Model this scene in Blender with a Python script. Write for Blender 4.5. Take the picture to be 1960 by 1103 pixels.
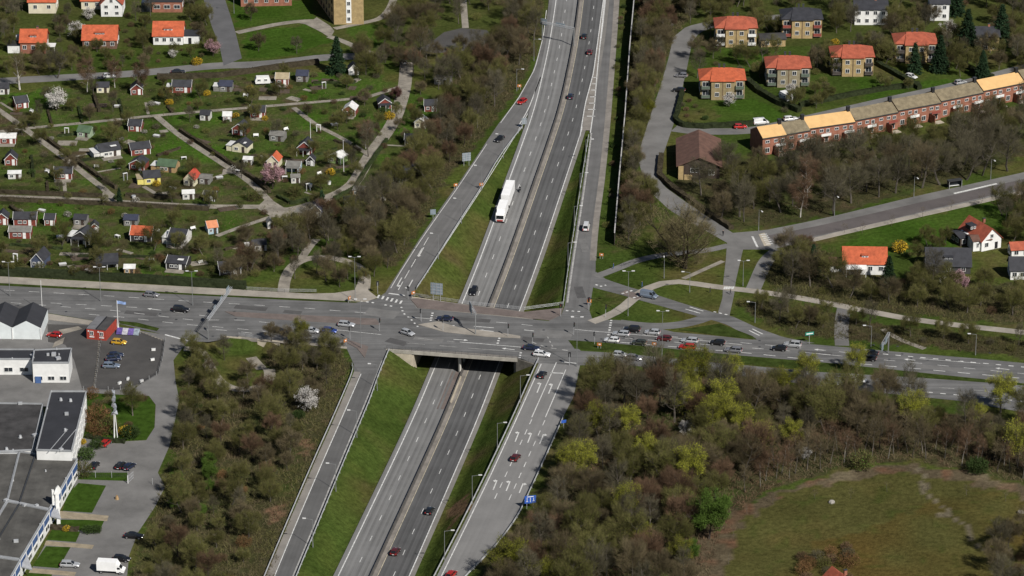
import bpy, math, random
import numpy as np
from mathutils import Vector, noise
from mathutils.geometry import tessellate_polygon
R = math.radians
random.seed(7)
for o in list(bpy.data.objects): bpy.data.objects.remove(o)
scene = bpy.context.scene
col = scene.collection

# ---------------------------------------------------------------- camera, sky, sun, exposure
FPX, PITCH, CH = 7100.0, R(23.0), 398.0            # focal length in photo pixels, tilt, flying height
CY = -CH / math.tan(PITCH)
cam = bpy.data.cameras.new('camera'); camo = bpy.data.objects.new('camera', cam); col.objects.link(camo)
camo.location = (0, CY, CH); camo.rotation_euler = (R(90) - PITCH, 0, 0)
cam.sensor_width = 36; cam.lens = 36 * FPX / 1960; cam.clip_start = 5; cam.clip_end = 20000
scene.camera = camo
SUN_EL, SUN_AZ = R(41.5), math.atan2(0.66, -0.92)   # azimuth from +Y towards +X
world = bpy.data.worlds.new('World'); scene.world = world; world.use_nodes = True
wn = world.node_tree; bg = wn.nodes['Background']
sky = wn.nodes.new('ShaderNodeTexSky'); sky.sky_type = 'NISHITA'; sky.sun_disc = False
sky.sun_elevation = SUN_EL; sky.sun_rotation = SUN_AZ; sky.air_density = 0.8; sky.dust_density = 0.6
wn.links.new(sky.outputs[0], bg.inputs[0]); bg.inputs[1].default_value = 0.05
sl = bpy.data.lights.new('sun', 'SUN'); sl.energy = 5.0; sl.angle = R(0.5); sl.color = (1.0, 0.955, 0.89)
so = bpy.data.objects.new('sun', sl); col.objects.link(so)
sd = Vector((math.sin(SUN_AZ) * math.cos(SUN_EL), math.cos(SUN_AZ) * math.cos(SUN_EL), math.sin(SUN_EL)))
so.rotation_euler = (-sd).to_track_quat('-Z', 'Y').to_euler(); so.location = sd * 600
scene.view_settings.view_transform = 'Standard'; scene.view_settings.look = 'None'
scene.view_settings.gamma = 1; scene.view_settings.use_curve_mapping = False
scene.view_settings.exposure = 0.12

# ---------------------------------------------------------------- survey: photo pixel -> point on the ground
cp, sp = math.cos(PITCH), math.sin(PITCH)
def G(px, py, z=0.0):
    u = (px - 980) / FPX; v = (551.5 - py) / FPX
    k = (z - CH) / (-sp + v * cp)
    return Vector((u * k, CY + (cp + v * sp) * k, z))
def S(py): return (py + 2462) * cp / CH               # photo pixels per metre at a row
def hill(t, a, b):
    t = min(1, max(0, (t - a) / (b - a))); return t * t * (3 - 2 * t) * .55 + t * .45
def depth(Y):                                        # how far the motorway lies below the streets
    if Y > -10: return 6.2 * (1 - hill(Y, -6, 122))
    return 6.2 - 3.8 * hill(-Y, 60, 200) if Y > -200 else 2.4 * (1 - hill(-Y, 200, 320))
_ax = []
for px, py in [(480,1610),(600,1340),(710,1103),(820,863),(853,789),(888,701),(934,588),(962,520),(1008,390),(1054,260),(1072,203),(1096,89),(1108,0),(1125,-160),(1135,-420)]:
    z = 0.0
    for _ in range(30): g = G(px, py, z); z = z * .5 - .5 * depth(g.y)
    _ax.append((g.y, g.x))
_ax.sort()
AXY = np.array([a[0] for a in _ax]); AXX = np.array([a[1] for a in _ax])
_ys = np.arange(AXY[0], AXY[-1], 2.0); _xs = np.interp(_ys, AXY, AXX)
_k = np.ones(21) / 21; _xp = np.pad(_xs, 10, mode='reflect', reflect_type='odd'); _xs = np.convolve(_xp, _k, mode='valid')
def ax(Y): return float(np.interp(Y, _ys, _xs))
TL, TR = -8.8, 10.3                                  # motorway pavement edges either side of the median rail
DS0, DS1 = G(742, 669), G(986, 687)                  # bridge deck, south face
DN0, DN1 = G(797, 570), G(1003, 597)                 # bridge deck, north face
def lineY(a, b, X): return a.y + (b.y - a.y) * (X - a.x) / (b.x - a.x)
AB0, AB1 = -12.9, 14.9                               # abutments
HS0, HS1 = G(440, 646), G(520, 653); HOL = tuple(G(476, 668)[:2])   # footpath hollow and the street edge above it
def zt(X, Y, bed=0.0):
    D = depth(Y); t = X - ax(Y)
    ys, yn = lineY(DS0, DS1, X) + .9, lineY(DN0, DN1, X) - .9
    if ys < Y < yn and D > 3:
        return 0.0 if (t < AB0 - .4 or t > AB1 + .4) else -D - bed
    if -95 < X < -48 and Y < HOL[1] + 5:
        yl = lineY(HS0, HS1, X) - .6; r = math.hypot((X - HOL[0]) / 13.5, (Y - HOL[1]) / 15.0)
        if Y < yl and r < 1: return -2.5 * min(1, (1 - r) * 2.4) ** 1.2
    e = TL - 1.3 - t if t < 0 else t - TR - 1.3
    if e <= 0: return -D - bed
    return min(0.0, -D - (0.0 if e > .8 else bed) + e / 1.45)
def T(px, py, dz=0.0):                               # pixel -> point on the terrain
    g = G(px, py)
    if lineY(DS0, DS1, g.x) - .2 < g.y < lineY(DN0, DN1, g.x) + .5: return Vector((g.x, g.y, dz))   # on the bridge deck
    z = 0.0
    for _ in range(40): g = G(px, py, z); z = z * .6 + .4 * zt(g.x, g.y)
    return Vector((g.x, g.y, zt(g.x, g.y) + dz))

# ---------------------------------------------------------------- materials
MATS = {}
def mat(name, c, rough=.85, var=.18, scale=.6, metal=0.0, coat=0.0, rnd=0.0, c2=None, fine=0.0, trans=0.0, uv=None, bump=0.0, streak=None, spec=.35):
    if name in MATS: return MATS[name]
    m = bpy.data.materials.new(name); m.use_nodes = True; nt = m.node_tree; N = nt.nodes; L = nt.links
    b = N['Principled BSDF']; b.inputs['Roughness'].default_value = rough; b.inputs['Metallic'].default_value = metal
    b.inputs['Coat Weight'].default_value = coat; b.inputs['Coat Roughness'].default_value = .08
    b.inputs['Specular IOR Level'].default_value = spec
    if trans:
        b.inputs['Transmission Weight'].default_value = trans
    geo = N.new('ShaderNodeNewGeometry'); src = geo.outputs['Position']
    n = N.new('ShaderNodeTexNoise'); n.inputs['Scale'].default_value = scale; n.inputs['Detail'].default_value = 6; n.inputs['Roughness'].default_value = .65
    L.new(src, n.inputs['Vector'])
    mx = N.new('ShaderNodeMix'); mx.data_type = 'RGBA'
    cc = c2 or tuple(x * (1 - 2 * var) for x in c)
    ca = c if c2 else tuple(min(1, x * (1 + var)) for x in c)
    mx.inputs[6].default_value = (*ca, 1); mx.inputs[7].default_value = (*cc, 1)
    rp = N.new('ShaderNodeMapRange'); rp.inputs[1].default_value = .32; rp.inputs[2].default_value = .68
    L.new(n.outputs[0], rp.inputs[0]); L.new(rp.outputs[0], mx.inputs[0]); out = mx.outputs[2]
    def mul(fac_socket, lo, hi):
        nonlocal out
        r = N.new('ShaderNodeMapRange'); r.inputs[1].default_value = .2; r.inputs[2].default_value = .8; r.inputs[3].default_value = lo; r.inputs[4].default_value = hi
        L.new(fac_socket, r.inputs[0])
        v = N.new('ShaderNodeVectorMath'); v.operation = 'SCALE'
        L.new(out, v.inputs[0]); L.new(r.outputs[0], v.inputs['Scale']); out = v.outputs[0]
    if fine:
        f = N.new('ShaderNodeTexNoise'); f.inputs['Scale'].default_value = 5.0; f.inputs['Detail'].default_value = 3; L.new(src, f.inputs['Vector'])
        mul(f.outputs[0], 1 - fine, 1 + fine)
    if uv:
        u = N.new('ShaderNodeUVMap'); mp = N.new('ShaderNodeMapping'); mp.inputs['Scale'].default_value = (uv[0], uv[1], 1)
        L.new(u.outputs[0], mp.inputs[0]); f = N.new('ShaderNodeTexNoise'); f.inputs['Scale'].default_value = 1; f.inputs['Detail'].default_value = 4
        L.new(mp.outputs[0], f.inputs['Vector']); mul(f.outputs[0], 1 - uv[2], 1 + uv[2])
    if streak:
        mp = N.new('ShaderNodeMapping'); mp.inputs['Rotation'].default_value = (0, 0, R(streak[0])); mp.inputs['Scale'].default_value = (streak[1], streak[2], 1)
        L.new(src, mp.inputs[0]); f = N.new('ShaderNodeTexNoise'); f.inputs['Scale'].default_value = 1; f.inputs['Detail'].default_value = 4
        L.new(mp.outputs[0], f.inputs['Vector']); mul(f.outputs[0], 1 - streak[3], 1 + streak[3])
    if rnd:
        oi = N.new('ShaderNodeObjectInfo'); mul(oi.outputs['Random'], 1 - rnd, 1 + rnd)
    if bump:
        bn = N.new('ShaderNodeBump'); bn.inputs['Strength'].default_value = bump; bn.inputs['Distance'].default_value = .3
        f = N.new('ShaderNodeTexNoise'); f.inputs['Scale'].default_value = 1.6; f.inputs['Detail'].default_value = 5; L.new(src, f.inputs['Vector'])
        L.new(f.outputs[0], bn.inputs['Height']); L.new(bn.outputs[0], b.inputs['Normal'])
    L.new(out, b.inputs['Base Color'])
    MATS[name] = m; return m
def paint(name, c, **k): return mat(name, c, .35, .03, .5, .25, .6, **k)
asph = mat('asphalt', (.128, .127, .125), .9, .16, .1, fine=.10, streak=(13, .015, .8, .32))
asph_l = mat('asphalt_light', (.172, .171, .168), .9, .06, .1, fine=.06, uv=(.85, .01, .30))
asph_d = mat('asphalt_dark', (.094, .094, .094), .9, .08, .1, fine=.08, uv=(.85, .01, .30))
asph_ramp = mat('asphalt_ramp', (.138, .136, .134), .9, .12, .1, fine=.08, uv=(.9, .01, .16), spec=.15)
asph_park = mat('asphalt_parking', (.066, .063, .06), .9, .14, .15, fine=.10)
asph_old = mat('asphalt_old', (.160, .156, .150), .9, .16, .1, fine=.12)
asph_red = mat('asphalt_reddish', (.10, .088, .086), .9, .12, .12, fine=.10)
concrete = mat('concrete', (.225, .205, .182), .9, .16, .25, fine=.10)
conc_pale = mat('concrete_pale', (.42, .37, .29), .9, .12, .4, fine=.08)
paving = mat('paving', (.30, .272, .232), .9, .14, .2, fine=.14)
paving_r = mat('paving_reddish', (.15, .122, .11), .9, .14, .3, fine=.14)
gravel = mat('gravel', (.25, .226, .188), .95, .2, .3, fine=.18)
white_line = mat('road_paint', (.62, .62, .60), .7, .22, 1.4)
white_worn = mat('road_paint_worn', (.36, .355, .34), .8, .25, .8)
steel = mat('galvanised_steel', (.48, .49, .50), .5, .12, .5, .3)
dark_steel = mat('dark_steel', (.06, .062, .065), .5, .1, .5, .3)
white_p = mat('white_paint', (.72, .72, .70), .6, .07, .8)
black_p = mat('black_paint', (.02, .02, .022), .5, .1, .8)
glass = mat('window_glass', (.03, .036, .042), .12, .2, .5)
carglass = mat('car_glass', (.014, .017, .02), .08, .1, .5)
rubber = mat('rubber', (.018, .018, .018), .8, .1, 1)
alloy = mat('alloy_rim', (.4, .4, .41), .35, .05, 1, .6)
lamp_w = mat('headlamp_lens', (.75, .76, .78), .15, .03, 1)
lamp_r = mat('tail_lamp_lens', (.38, .02, .018), .2, .05, 1)
lamp_head = mat('lamp_housing', (.6, .6, .59), .4, .04, 1)

# ---------------------------------------------------------------- mesh helpers
class MB:
    def __init__(s): s.v = []; s.f = []; s.uv = None
    def add(s, vs, fs):
        k = len(s.v); s.v += [tuple(v) for v in vs]; s.f += [tuple(i + k for i in f) for f in fs]; return s
    def box(s, cx, cy, cz, sx, sy, sz, rz=0.0):
        c, n = math.cos(rz), math.sin(rz); vs = []
        for dz in (-.5, .5):
            for dx, dy in ((-.5,-.5),(.5,-.5),(.5,.5),(-.5,.5)):
                x, y = dx * sx, dy * sy; vs.append((cx + x * c - y * n, cy + x * n + y * c, cz + dz * sz))
        return s.add(vs, [(3,2,1,0),(4,5,6,7),(0,1,5,4),(1,2,6,5),(2,3,7,6),(3,0,4,7)])
    def prism(s, poly, z0, z1):                       # poly: list of (x, y); z1 may be a list of heights
        a = sum(poly[i][0] * poly[(i + 1) % len(poly)][1] - poly[(i + 1) % len(poly)][0] * poly[i][1] for i in range(len(poly)))
        if a < 0: poly = poly[::-1]
        n = len(poly); vs = [(p[0], p[1], z0) for p in poly] + [(p[0], p[1], z1) for p in poly]
        tri = tessellate_polygon([[Vector((p[0], p[1], 0)) for p in poly]])
        fs = []
        for t in tri:
            A, B, Cc = (poly[i] for i in t)
            if (B[0]-A[0])*(Cc[1]-A[1]) - (B[1]-A[1])*(Cc[0]-A[0]) < 0: t = t[::-1]
            fs.append(tuple(i + n for i in t))
        fs += [(i, (i + 1) % n, n + (i + 1) % n, n + i) for i in range(n)]
        return s.add(vs, fs)
    def sheet(s, poly, z):
        tri = tessellate_polygon([[Vector((p[0], p[1], 0)) for p in poly]]); fs = []
        for t in tri:
            A, B, Cc = (poly[i] for i in t)
            if (B[0]-A[0])*(Cc[1]-A[1]) - (B[1]-A[1])*(Cc[0]-A[0]) < 0: t = t[::-1]
            fs.append(tuple(t))
        return s.add([(p[0], p[1], z) for p in poly], fs)
    def tube(s, a, b, r0, r1=None, n=6, cap=True):
        a, b = Vector(a), Vector(b); r1 = r0 if r1 is None else r1
        d = (b - a); d = d.normalized() if d.length > 1e-6 else Vector((0, 0, 1))
        u = d.cross(Vector((0, 0, 1)) if abs(d.z) < .9 else Vector((1, 0, 0))).normalized(); w = d.cross(u)
        vs = []
        for p, r in ((a, r0), (b, r1)):
            for i in range(n):
                t = 2 * math.pi * i / n; vs.append(p + u * (math.cos(t) * r) + w * (math.sin(t) * r))
        fs = [(i, (i + 1) % n, n + (i + 1) % n, n + i) for i in range(n)]
        if cap: fs += [tuple(range(n - 1, -1, -1)), tuple(range(n, 2 * n))]
        return s.add(vs, fs)
    def mesh(s, name, m, smooth=False):
        me = bpy.data.meshes.new(name); me.from_pydata(s.v, [], s.f); me.validate()
        if s.uv:
            ul = me.uv_layers.new(name='UVMap')
            for lp in me.loops: ul.data[lp.index].uv = s.uv[lp.vertex_index]
        for x in (m if isinstance(m, (list, tuple)) else [m]): me.materials.append(x)
        if smooth: me.polygons.foreach_set('use_smooth', [True] * len(me.polygons))
        return me
    def build(s, name, m, parent=None, loc=None, rz=0, smooth=False):
        return put(name, s.mesh(name, m, smooth), parent, loc, rz)
def put(name, me, parent=None, loc=None, rz=0):
    o = bpy.data.objects.new(name, me); col.objects.link(o)
    if parent: o.parent = parent
    if loc is not None: o.location = loc
    if rz: o.rotation_euler[2] = rz
    return o
LABELS = set()
def tag(o, label, cat, group=None):
    o['label'] = label; o['category'] = cat
    if group: o['group'] = group
    return o
def thing(name, label, cat, loc=(0, 0, 0), rz=0.0, group=None):
    o = bpy.data.objects.new(name, None); col.objects.link(o); o.location = loc; o.rotation_euler[2] = rz; o.empty_display_size = .5
    return tag(o, label, cat, group)
def struct(o, kind='structure'): o['kind'] = kind; return o
def kids(o): return KID.get(o.name, list(o.children))
KID = {}
def copy_tree(o, parent=None):
    c = o.copy(); col.objects.link(c); c.parent = parent
    for ch in o.children: copy_tree(ch, c)
    return c
def px(pts, z=0.0): return [tuple(G(a, b, z)[:2]) for a, b in pts]
def area(name, pts, m, z, parent=None, slab=False):
    mb = MB(); P = px(pts)
    (mb.prism(P, -.05, z) if slab else mb.sheet(P, z))
    o = mb.build(name, m, parent)
    return o if parent else struct(o)
def resample(P, n):
    d = [0]
    for a, b in zip(P, P[1:]): d.append(d[-1] + math.dist(a, b))
    return [(float(np.interp(t, d, [p[0] for p in P])), float(np.interp(t, d, [p[1] for p in P]))) for t in np.linspace(0, d[-1], n)]
def smooth_line(P, n=40, it=2):
    P = [tuple(p) for p in P]
    for _ in range(it):
        Q = [P[0]]
        for a, b in zip(P, P[1:]):
            Q += [(a[0]*.75+b[0]*.25, a[1]*.75+b[1]*.25), (a[0]*.25+b[0]*.75, a[1]*.25+b[1]*.75)]
        P = Q + [P[-1]]
    return resample(P, n)
def ribbon(name, left, right, m, z, parent=None, n=40, slab=False):   # two edges given in photo pixels
    A = resample(px(left), n); B = resample(px(right), n); mb = MB(); vs = []; mb.uv = []
    d = 0
    for i in range(n):
        if i: d += math.dist(A[i], A[i - 1])
        w = math.dist(A[i], B[i])
        vs += [(*A[i], z), (*B[i], z)]; mb.uv += [(0, d), (w, d)]
    fs = [(2*i, 2*i+1, 2*i+3, 2*i+2) for i in range(n - 1)]
    fs = [f if (Vector(vs[f[1]]) - Vector(vs[f[0]])).cross(Vector(vs[f[2]]) - Vector(vs[f[0]])).z > 0 else f[::-1] for f in fs]
    mb.add(vs, fs); o = mb.build(name, m, parent)
    return o if parent else struct(o)
def offset(P, w):
    out = []
    for i, p in enumerate(P):
        a = P[max(0, i - 1)]; b = P[min(len(P) - 1, i + 1)]; dx, dy = b[0] - a[0], b[1] - a[1]; l = math.hypot(dx, dy) or 1
        out.append((p[0] - dy / l * w, p[1] + dx / l * w))
    return out
def path(name, pts, w, m, z, parent=None, n=30, world=False, zf=None):
    P = smooth_line(pts if world else px(pts), n); A, B = offset(P, w / 2), offset(P, -w / 2); mb = MB(); mb.uv = []
    vs = []; d = 0
    for i, (a, b) in enumerate(zip(A, B)):
        if i: d += math.dist(P[i], P[i - 1])
        za = zf(*P[i]) if zf else 0
        vs += [(*a, z + za), (*b, z + za)]; mb.uv += [(0, d), (w, d)]
    mb.add(vs, [(2*i+1, 2*i+3, 2*i+2, 2*i) for i in range(n - 1)])
    o = mb.build(name, m, parent)
    return o if parent else struct(o)
def dashes(mb, P, dash, gap, w, z, zf=None, start=0.0):   # P: world polyline; adds painted dashes
    d = [0]
    for a, b in zip(P, P[1:]): d.append(d[-1] + math.dist(a, b))
    X = [p[0] for p in P]; Y = [p[1] for p in P]; t = start
    while t < d[-1]:
        e = min(t + dash, d[-1]); n = max(1, int((e - t) / 6)) + 1; L = []
        for q in np.linspace(t, e, n): L.append((float(np.interp(q, d, X)), float(np.interp(q, d, Y))))
        A, B = offset(L, w / 2), offset(L, -w / 2); vs = []
        for a, b, c in zip(A, B, L):
            zz = z + (zf(*c) if zf else 0); vs += [(*a, zz), (*b, zz)]
        mb.add(vs, [(2*i+1, 2*i+3, 2*i+2, 2*i) for i in range(n - 1)])
        t += dash + gap
# ---------------------------------------------------------------- terrain
def axis_vals(lo, hi, step, far):
    v = list(np.arange(lo, hi + .01, step)); s = step; a = lo; b = hi; pre = []; post = []
    while a > -far: s *= 1.6; a -= s; pre.append(a)
    s = step
    while b < far: s *= 1.6; b += s; post.append(b)
    return np.array(pre[::-1] + v + post)
gx = axis_vals(-185, 185, 1.25, 4000); gy = axis_vals(-185, 265, 1.25, 5000)
XX, YY = np.meshgrid(gx, gy); nx, ny = len(gx), len(gy)
ZZ = np.zeros_like(XX)
for j in range(ny):
    Y = float(gy[j])
    if Y < _ys[0] or Y > _ys[-1]: continue
    a = ax(Y)
    for i in np.nonzero((np.abs(gx - a) < 40) | ((gx > -95) & (gx < -48) & (Y > -75) & (Y < -20)))[0]: ZZ[j, i] = zt(float(gx[i]), Y, .2)
rs = np.random.RandomState(3)
def vnoise(X, Y, sc, seed):
    r = np.random.RandomState(seed).rand(64, 64); x = X / sc; y = Y / sc
    xi = np.floor(x).astype(int); yi = np.floor(y).astype(int); fx = x - xi; fy = y - yi; fx = fx*fx*(3-2*fx); fy = fy*fy*(3-2*fy)
    g = lambda a, b: r[a % 64, b % 64]
    return (g(xi,yi)*(1-fx)+g(xi+1,yi)*fx)*(1-fy) + (g(xi,yi+1)*(1-fx)+g(xi+1,yi+1)*fx)*fy
JX = XX + 3.2 * (vnoise(XX, YY, 3.1, 1) - .5); JY = YY + 4.5 * (vnoise(XX, YY, 3.1, 2) - .5)
def inside(pts):
    P = np.array(px(pts)); c = np.zeros(XX.shape, bool); x0, y0 = P[-1]
    for x1, y1 in P:
        if y1 != y0:
            c ^= ((y1 > JY) != (y0 > JY)) & (JX < (x0 - x1) * (JY - y1) / (y0 - y1) + x1)
        x0, y0 = x1, y1
    return c
GRASS, ROUGH, ALLOT, WOOD, MEAD = (.044,.066,.014), (.052,.060,.018), (.052,.068,.018), (.046,.042,.022), (.078,.076,.022)
W1 = [(352,690),(392,705),(420,742),(470,752),(515,735),(525,705),(500,668),(560,655),(650,668),(672,700),(650,770),(612,860),(575,950),(535,1040),(512,1150),(235,1150),(262,1050),(300,960),(322,890),(345,790)]
W2 = [(1095,735),(1130,705),(1330,716),(1560,750),(1760,780),(1850,795),(2020,810),(2020,935),(1880,905),(1740,880),(1620,895),(1480,935),(1400,985),(1370,1040),(1350,1150),(880,1150),(925,1090),(975,1040),(1010,990),(1040,925),(1085,820)]
W3 = [(1005,-30),(1045,-30),(1030,100),(965,205),(905,285),(850,350),(815,420),(772,495),(745,515),(712,480),(640,450),(560,470),(530,505),(440,545),(420,505),(520,480),(600,430),(690,420),(740,355),(800,300),(835,235),(860,160),(900,115),(950,100),(985,30)]
W4 = [(1218,-30),(1275,-30),(1330,20),(1300,60),(1270,120),(1250,200),(1225,270),(1205,310),(1235,365),(1268,405),(1235,440),(1200,480),(1178,470)]
W5 = [(1330,395),(1290,350),(1390,300),(1470,310),(1620,295),(1700,275),(1960,200),(1990,290),(1800,355),(1600,408),(1450,440),(1405,440)]
W6 = [(1480,480),(1560,470),(1650,530),(1780,535),(1960,545),(1990,620),(1840,615),(1640,590),(1480,560),(1460,525)]
W7 = [(1405,575),(1480,580),(1600,600),(1700,625),(1990,655),(1990,685),(1720,660),(1600,650),(1530,645),(1470,625)]
MEADOW = [(1380,1150),(1395,1060),(1420,995),(1500,945),(1620,920),(1740,905),(1860,925),(2000,960),(2000,1150)]
ALL = [(-30,180),(420,150),(700,130),(780,175),(850,190),(820,290),(760,370),(690,420),(600,440),(530,505),(440,540),(-30,535)]
C = np.zeros((*XX.shape, 3)); C[:] = GRASS
n1 = vnoise(XX, YY, 9, 5); n2 = vnoise(XX, YY, 2.6, 6); n3 = vnoise(XX, YY, 26, 8)
def blend(mask, c, amt):
    w = (mask * np.clip(amt, 0, 1))[..., None]; C[:] = C * (1 - w) + np.array(c) * w
one = np.ones_like(n1)
blend(one, (.074,.070,.023), (n1 * .7 + n3 * .5 - .48) * 2.4); blend(one, (.062,.080,.018), (vnoise(XX, YY, 5.5, 21) - .5) * 2); blend(one, (.034,.055,.011), (.5 - n3) * 1.6); blend(one, (.082,.068,.032), (n2 * .5 + n1 * .6 - .72) * 3)
blend(YY > 200, ROUGH, one * .7)
a = inside(ALL); blend(a, ALLOT, one); blend(a, (.072,.056,.034), (n2 * .7 + n1 * .6 - .60) * 3.4); blend(a, (.044,.086,.012), (n3 * .6 + n1 * .7 - .58) * 3); blend(a, (.028,.034,.012), (vnoise(XX, YY, 4.2, 12) - .62) * 4)
for w in (W1, W2, W3, W4, W5, W6, W7):
    a = inside(w); blend(a, WOOD, one * .85); blend(a, (.040,.058,.014), (n1 * .8 + n2 * .4 - .62) * 2.4); blend(a, (.080,.056,.034), (n2 - .6) * 1.8)
a = inside([(1285,1150),(1345,1010),(1415,968),(1600,908),(1740,890),(1880,908),(2000,942),(2000,1150)])
blend(a, (.085,.068,.043), one); blend(a, (.125,.066,.040), (n2 - .5) * 2); blend(a, (.15,.125,.08), (n1 + n2 * .3 - .72) * 2.5)
a = inside(MEADOW); blend(a, (.066,.064,.021), one); blend(a, (.092,.066,.024), (n3 * .5 + n1 * .5 - .5) * 2.2); blend(a & inside([(1480,1150),(1560,1040),(1700,1000),(1830,930),(2000,960),(2000,1150)]), (.088,.060,.018), .25 + (n3 * .5 + n1 * .5 - .4) * 1.6); blend(a, (.038,.056,.012), (n2 + n1 * .3 - .85) * 2)
a = inside([(1757,893),(1763,894),(1769,930),(1795,963),(1842,1002),(1870,1040),(1890,1060),(1880,1060),(1862,1042),(1836,1008),(1788,968),(1761,935)]); blend(a, (.135,.115,.08), one * .9)
for q in ([(505,985),(548,955),(552,970),(530,1000),(512,1005)], [(570,850),(600,835),(595,870)], [(870,940),(905,925),(890,980),(860,1000)]): blend(inside(q), (.16,.095,.06), one * .8)
for q in ([(1640,440),(1960,375),(1990,395),(1850,470),(1700,490),(1620,470)], [(470,60),(600,45),(640,80),(560,108),(470,112)], [(440,0),(600,0),(600,38),(455,55)], [(660,50),(740,45),(730,88),(690,92)], [(1370,200),(1440,185),(1500,215),(1490,230),(1370,235)], [(1380,95),(1460,95),(1480,120),(1385,125)], [(1630,150),(1690,150),(1730,175),(1660,190)], [(1740,160),(1840,150),(1860,155),(1780,175)]):
    a = inside(q); blend(a, (.036,.070,.010), one); blend(a, (.052,.078,.016), (n1 - .4) * 1.6)
b = (rs.rand(*n1.shape) * .22 + .89)[..., None]; C *= b
verts = np.stack([XX, YY, ZZ], -1).reshape(-1, 3)
idx = np.arange(nx * ny).reshape(ny, nx)
quads = np.stack([idx[:-1, :-1], idx[:-1, 1:], idx[1:, 1:], idx[1:, :-1]], -1).reshape(-1, 4)
me = bpy.data.meshes.new('ground'); me.vertices.add(len(verts)); me.vertices.foreach_set('co', verts.ravel().astype(np.float32))
me.loops.add(quads.size); me.loops.foreach_set('vertex_index', quads.ravel().astype(np.int32))
me.polygons.add(len(quads)); me.polygons.foreach_set('loop_start', np.arange(0, quads.size, 4).astype(np.int32))
me.update(); me.validate()
ca = me.color_attributes.new('soil', 'FLOAT_COLOR', 'POINT')
ca.data.foreach_set('color', np.concatenate([C.reshape(-1, 3), np.ones((nx * ny, 1))], 1).ravel().astype(np.float32))
gm = bpy.data.materials.new('ground_cover'); gm.use_nodes = True; N = gm.node_tree.nodes; L = gm.node_tree.links
at = N.new('ShaderNodeAttribute'); at.attribute_name = 'soil'; geo = N.new('ShaderNodeNewGeometry')
cur = at.outputs['Color']
for sc, lo, hi in ((.9, .72, 1.28), (4.5, .74, 1.26), (.07, .84, 1.16)):
    nn = N.new('ShaderNodeTexNoise'); nn.inputs['Scale'].default_value = sc; nn.inputs['Detail'].default_value = 5; L.new(geo.outputs['Position'], nn.inputs['Vector'])
    mr = N.new('ShaderNodeMapRange'); mr.inputs[1].default_value = .3; mr.inputs[2].default_value = .7; mr.inputs[3].default_value = lo; mr.inputs[4].default_value = hi; L.new(nn.outputs[0], mr.inputs[0])
    vm = N.new('ShaderNodeVectorMath'); vm.operation = 'SCALE'; L.new(cur, vm.inputs[0]); L.new(mr.outputs[0], vm.inputs['Scale']); cur = vm.outputs[0]
B = N['Principled BSDF']; L.new(cur, B.inputs['Base Color']); B.inputs['Roughness'].default_value = 1; B.inputs['Specular IOR Level'].default_value = 0
bn = N.new('ShaderNodeBump'); bn.inputs['Strength'].default_value = .55; bn.inputs['Distance'].default_value = .35
nn = N.new('ShaderNodeTexNoise'); nn.inputs['Scale'].default_value = 1.8; nn.inputs['Detail'].default_value = 6; L.new(geo.outputs['Position'], nn.inputs['Vector']); L.new(nn.outputs[0], bn.inputs['Height']); L.new(bn.outputs[0], B.inputs['Normal'])
me.materials.append(gm); struct(put('ground', me))

# ---------------------------------------------------------------- motorway
def mway(name, t0, t1, Y0, Y1, dz, m, parent=None, f0=None, f1=None):
    mb = MB(); mb.uv = []; vs = []; Ys = np.arange(Y0, Y1 + .1, 3.0)
    for Y in Ys:
        Y = float(Y); a = ax(Y); z = -depth(Y) + dz; l = t0 if f0 is None else f0(Y); r = t1 if f1 is None else f1(Y)
        vs += [(a + l, Y, z), (a + r, Y, z)]; mb.uv += [(l, Y), (r, Y)]
    mb.add(vs, [(2*i, 2*i+1, 2*i+3, 2*i+2) for i in range(len(Ys) - 1)])
    o = mb.build(name, m, parent); return o if parent else struct(o)
Y0, Y1 = -300.0, 420.0
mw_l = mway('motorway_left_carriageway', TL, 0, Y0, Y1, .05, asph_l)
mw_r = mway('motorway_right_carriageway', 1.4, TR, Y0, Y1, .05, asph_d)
mway('median_strip', 0, 1.4, Y0, Y1, .05, concrete, mw_r)
mway('hard_shoulder', 9.15, TR, Y0, Y1, .056, mat('shoulder', (.19,.18,.165), .9, .1, .15, fine=.08), mw_r)
mway('worn_track', -12.3 + 5.0, -6.55 + 1.6, -66, -40, .054, paving_r, mw_l, f0=lambda Y: -2.6, f1=lambda Y: -.2)
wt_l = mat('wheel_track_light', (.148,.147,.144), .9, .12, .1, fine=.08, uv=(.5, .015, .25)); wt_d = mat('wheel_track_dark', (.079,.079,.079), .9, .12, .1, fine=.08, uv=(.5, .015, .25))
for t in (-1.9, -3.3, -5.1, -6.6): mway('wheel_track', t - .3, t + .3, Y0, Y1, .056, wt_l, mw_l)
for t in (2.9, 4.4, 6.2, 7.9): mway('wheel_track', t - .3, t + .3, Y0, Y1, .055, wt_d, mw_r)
def zm(X, Y): return -depth(Y)
def mline(t, Ya, Yb, dash, gap, w, mb, dz=.062, start=0):
    P = [(ax(float(Y)) + t, float(Y)) for Y in np.arange(Ya, Yb, 4.0)]; dashes(mb, P, dash, gap, w, dz, zm, start)
mb = MB(); mline(-4.1, Y0, Y1, 3, 9, .17, mb); mline(-7.6, Y0, Y1, 9999, 1, .28, mb); mb.build('lane_markings', white_line, mw_l)
mb = MB(); mline(-.55, Y0, Y1, 9999, 1, .18, mb); mb.build('edge_marking', white_worn, mw_l)
mb = MB(); mline(5.3, Y0, Y1, 3, 9, .17, mb, start=4); mline(9.0, Y0, Y1, 9999, 1, .26, mb); mb.build('lane_markings', white_line, mw_r)
mb = MB(); mline(1.6, Y0, Y1, 9999, 1, .2, mb); mb.build('edge_marking', mat('road_paint_yellowed', (.45,.40,.30), .8, .2, .8), mw_r)

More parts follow.
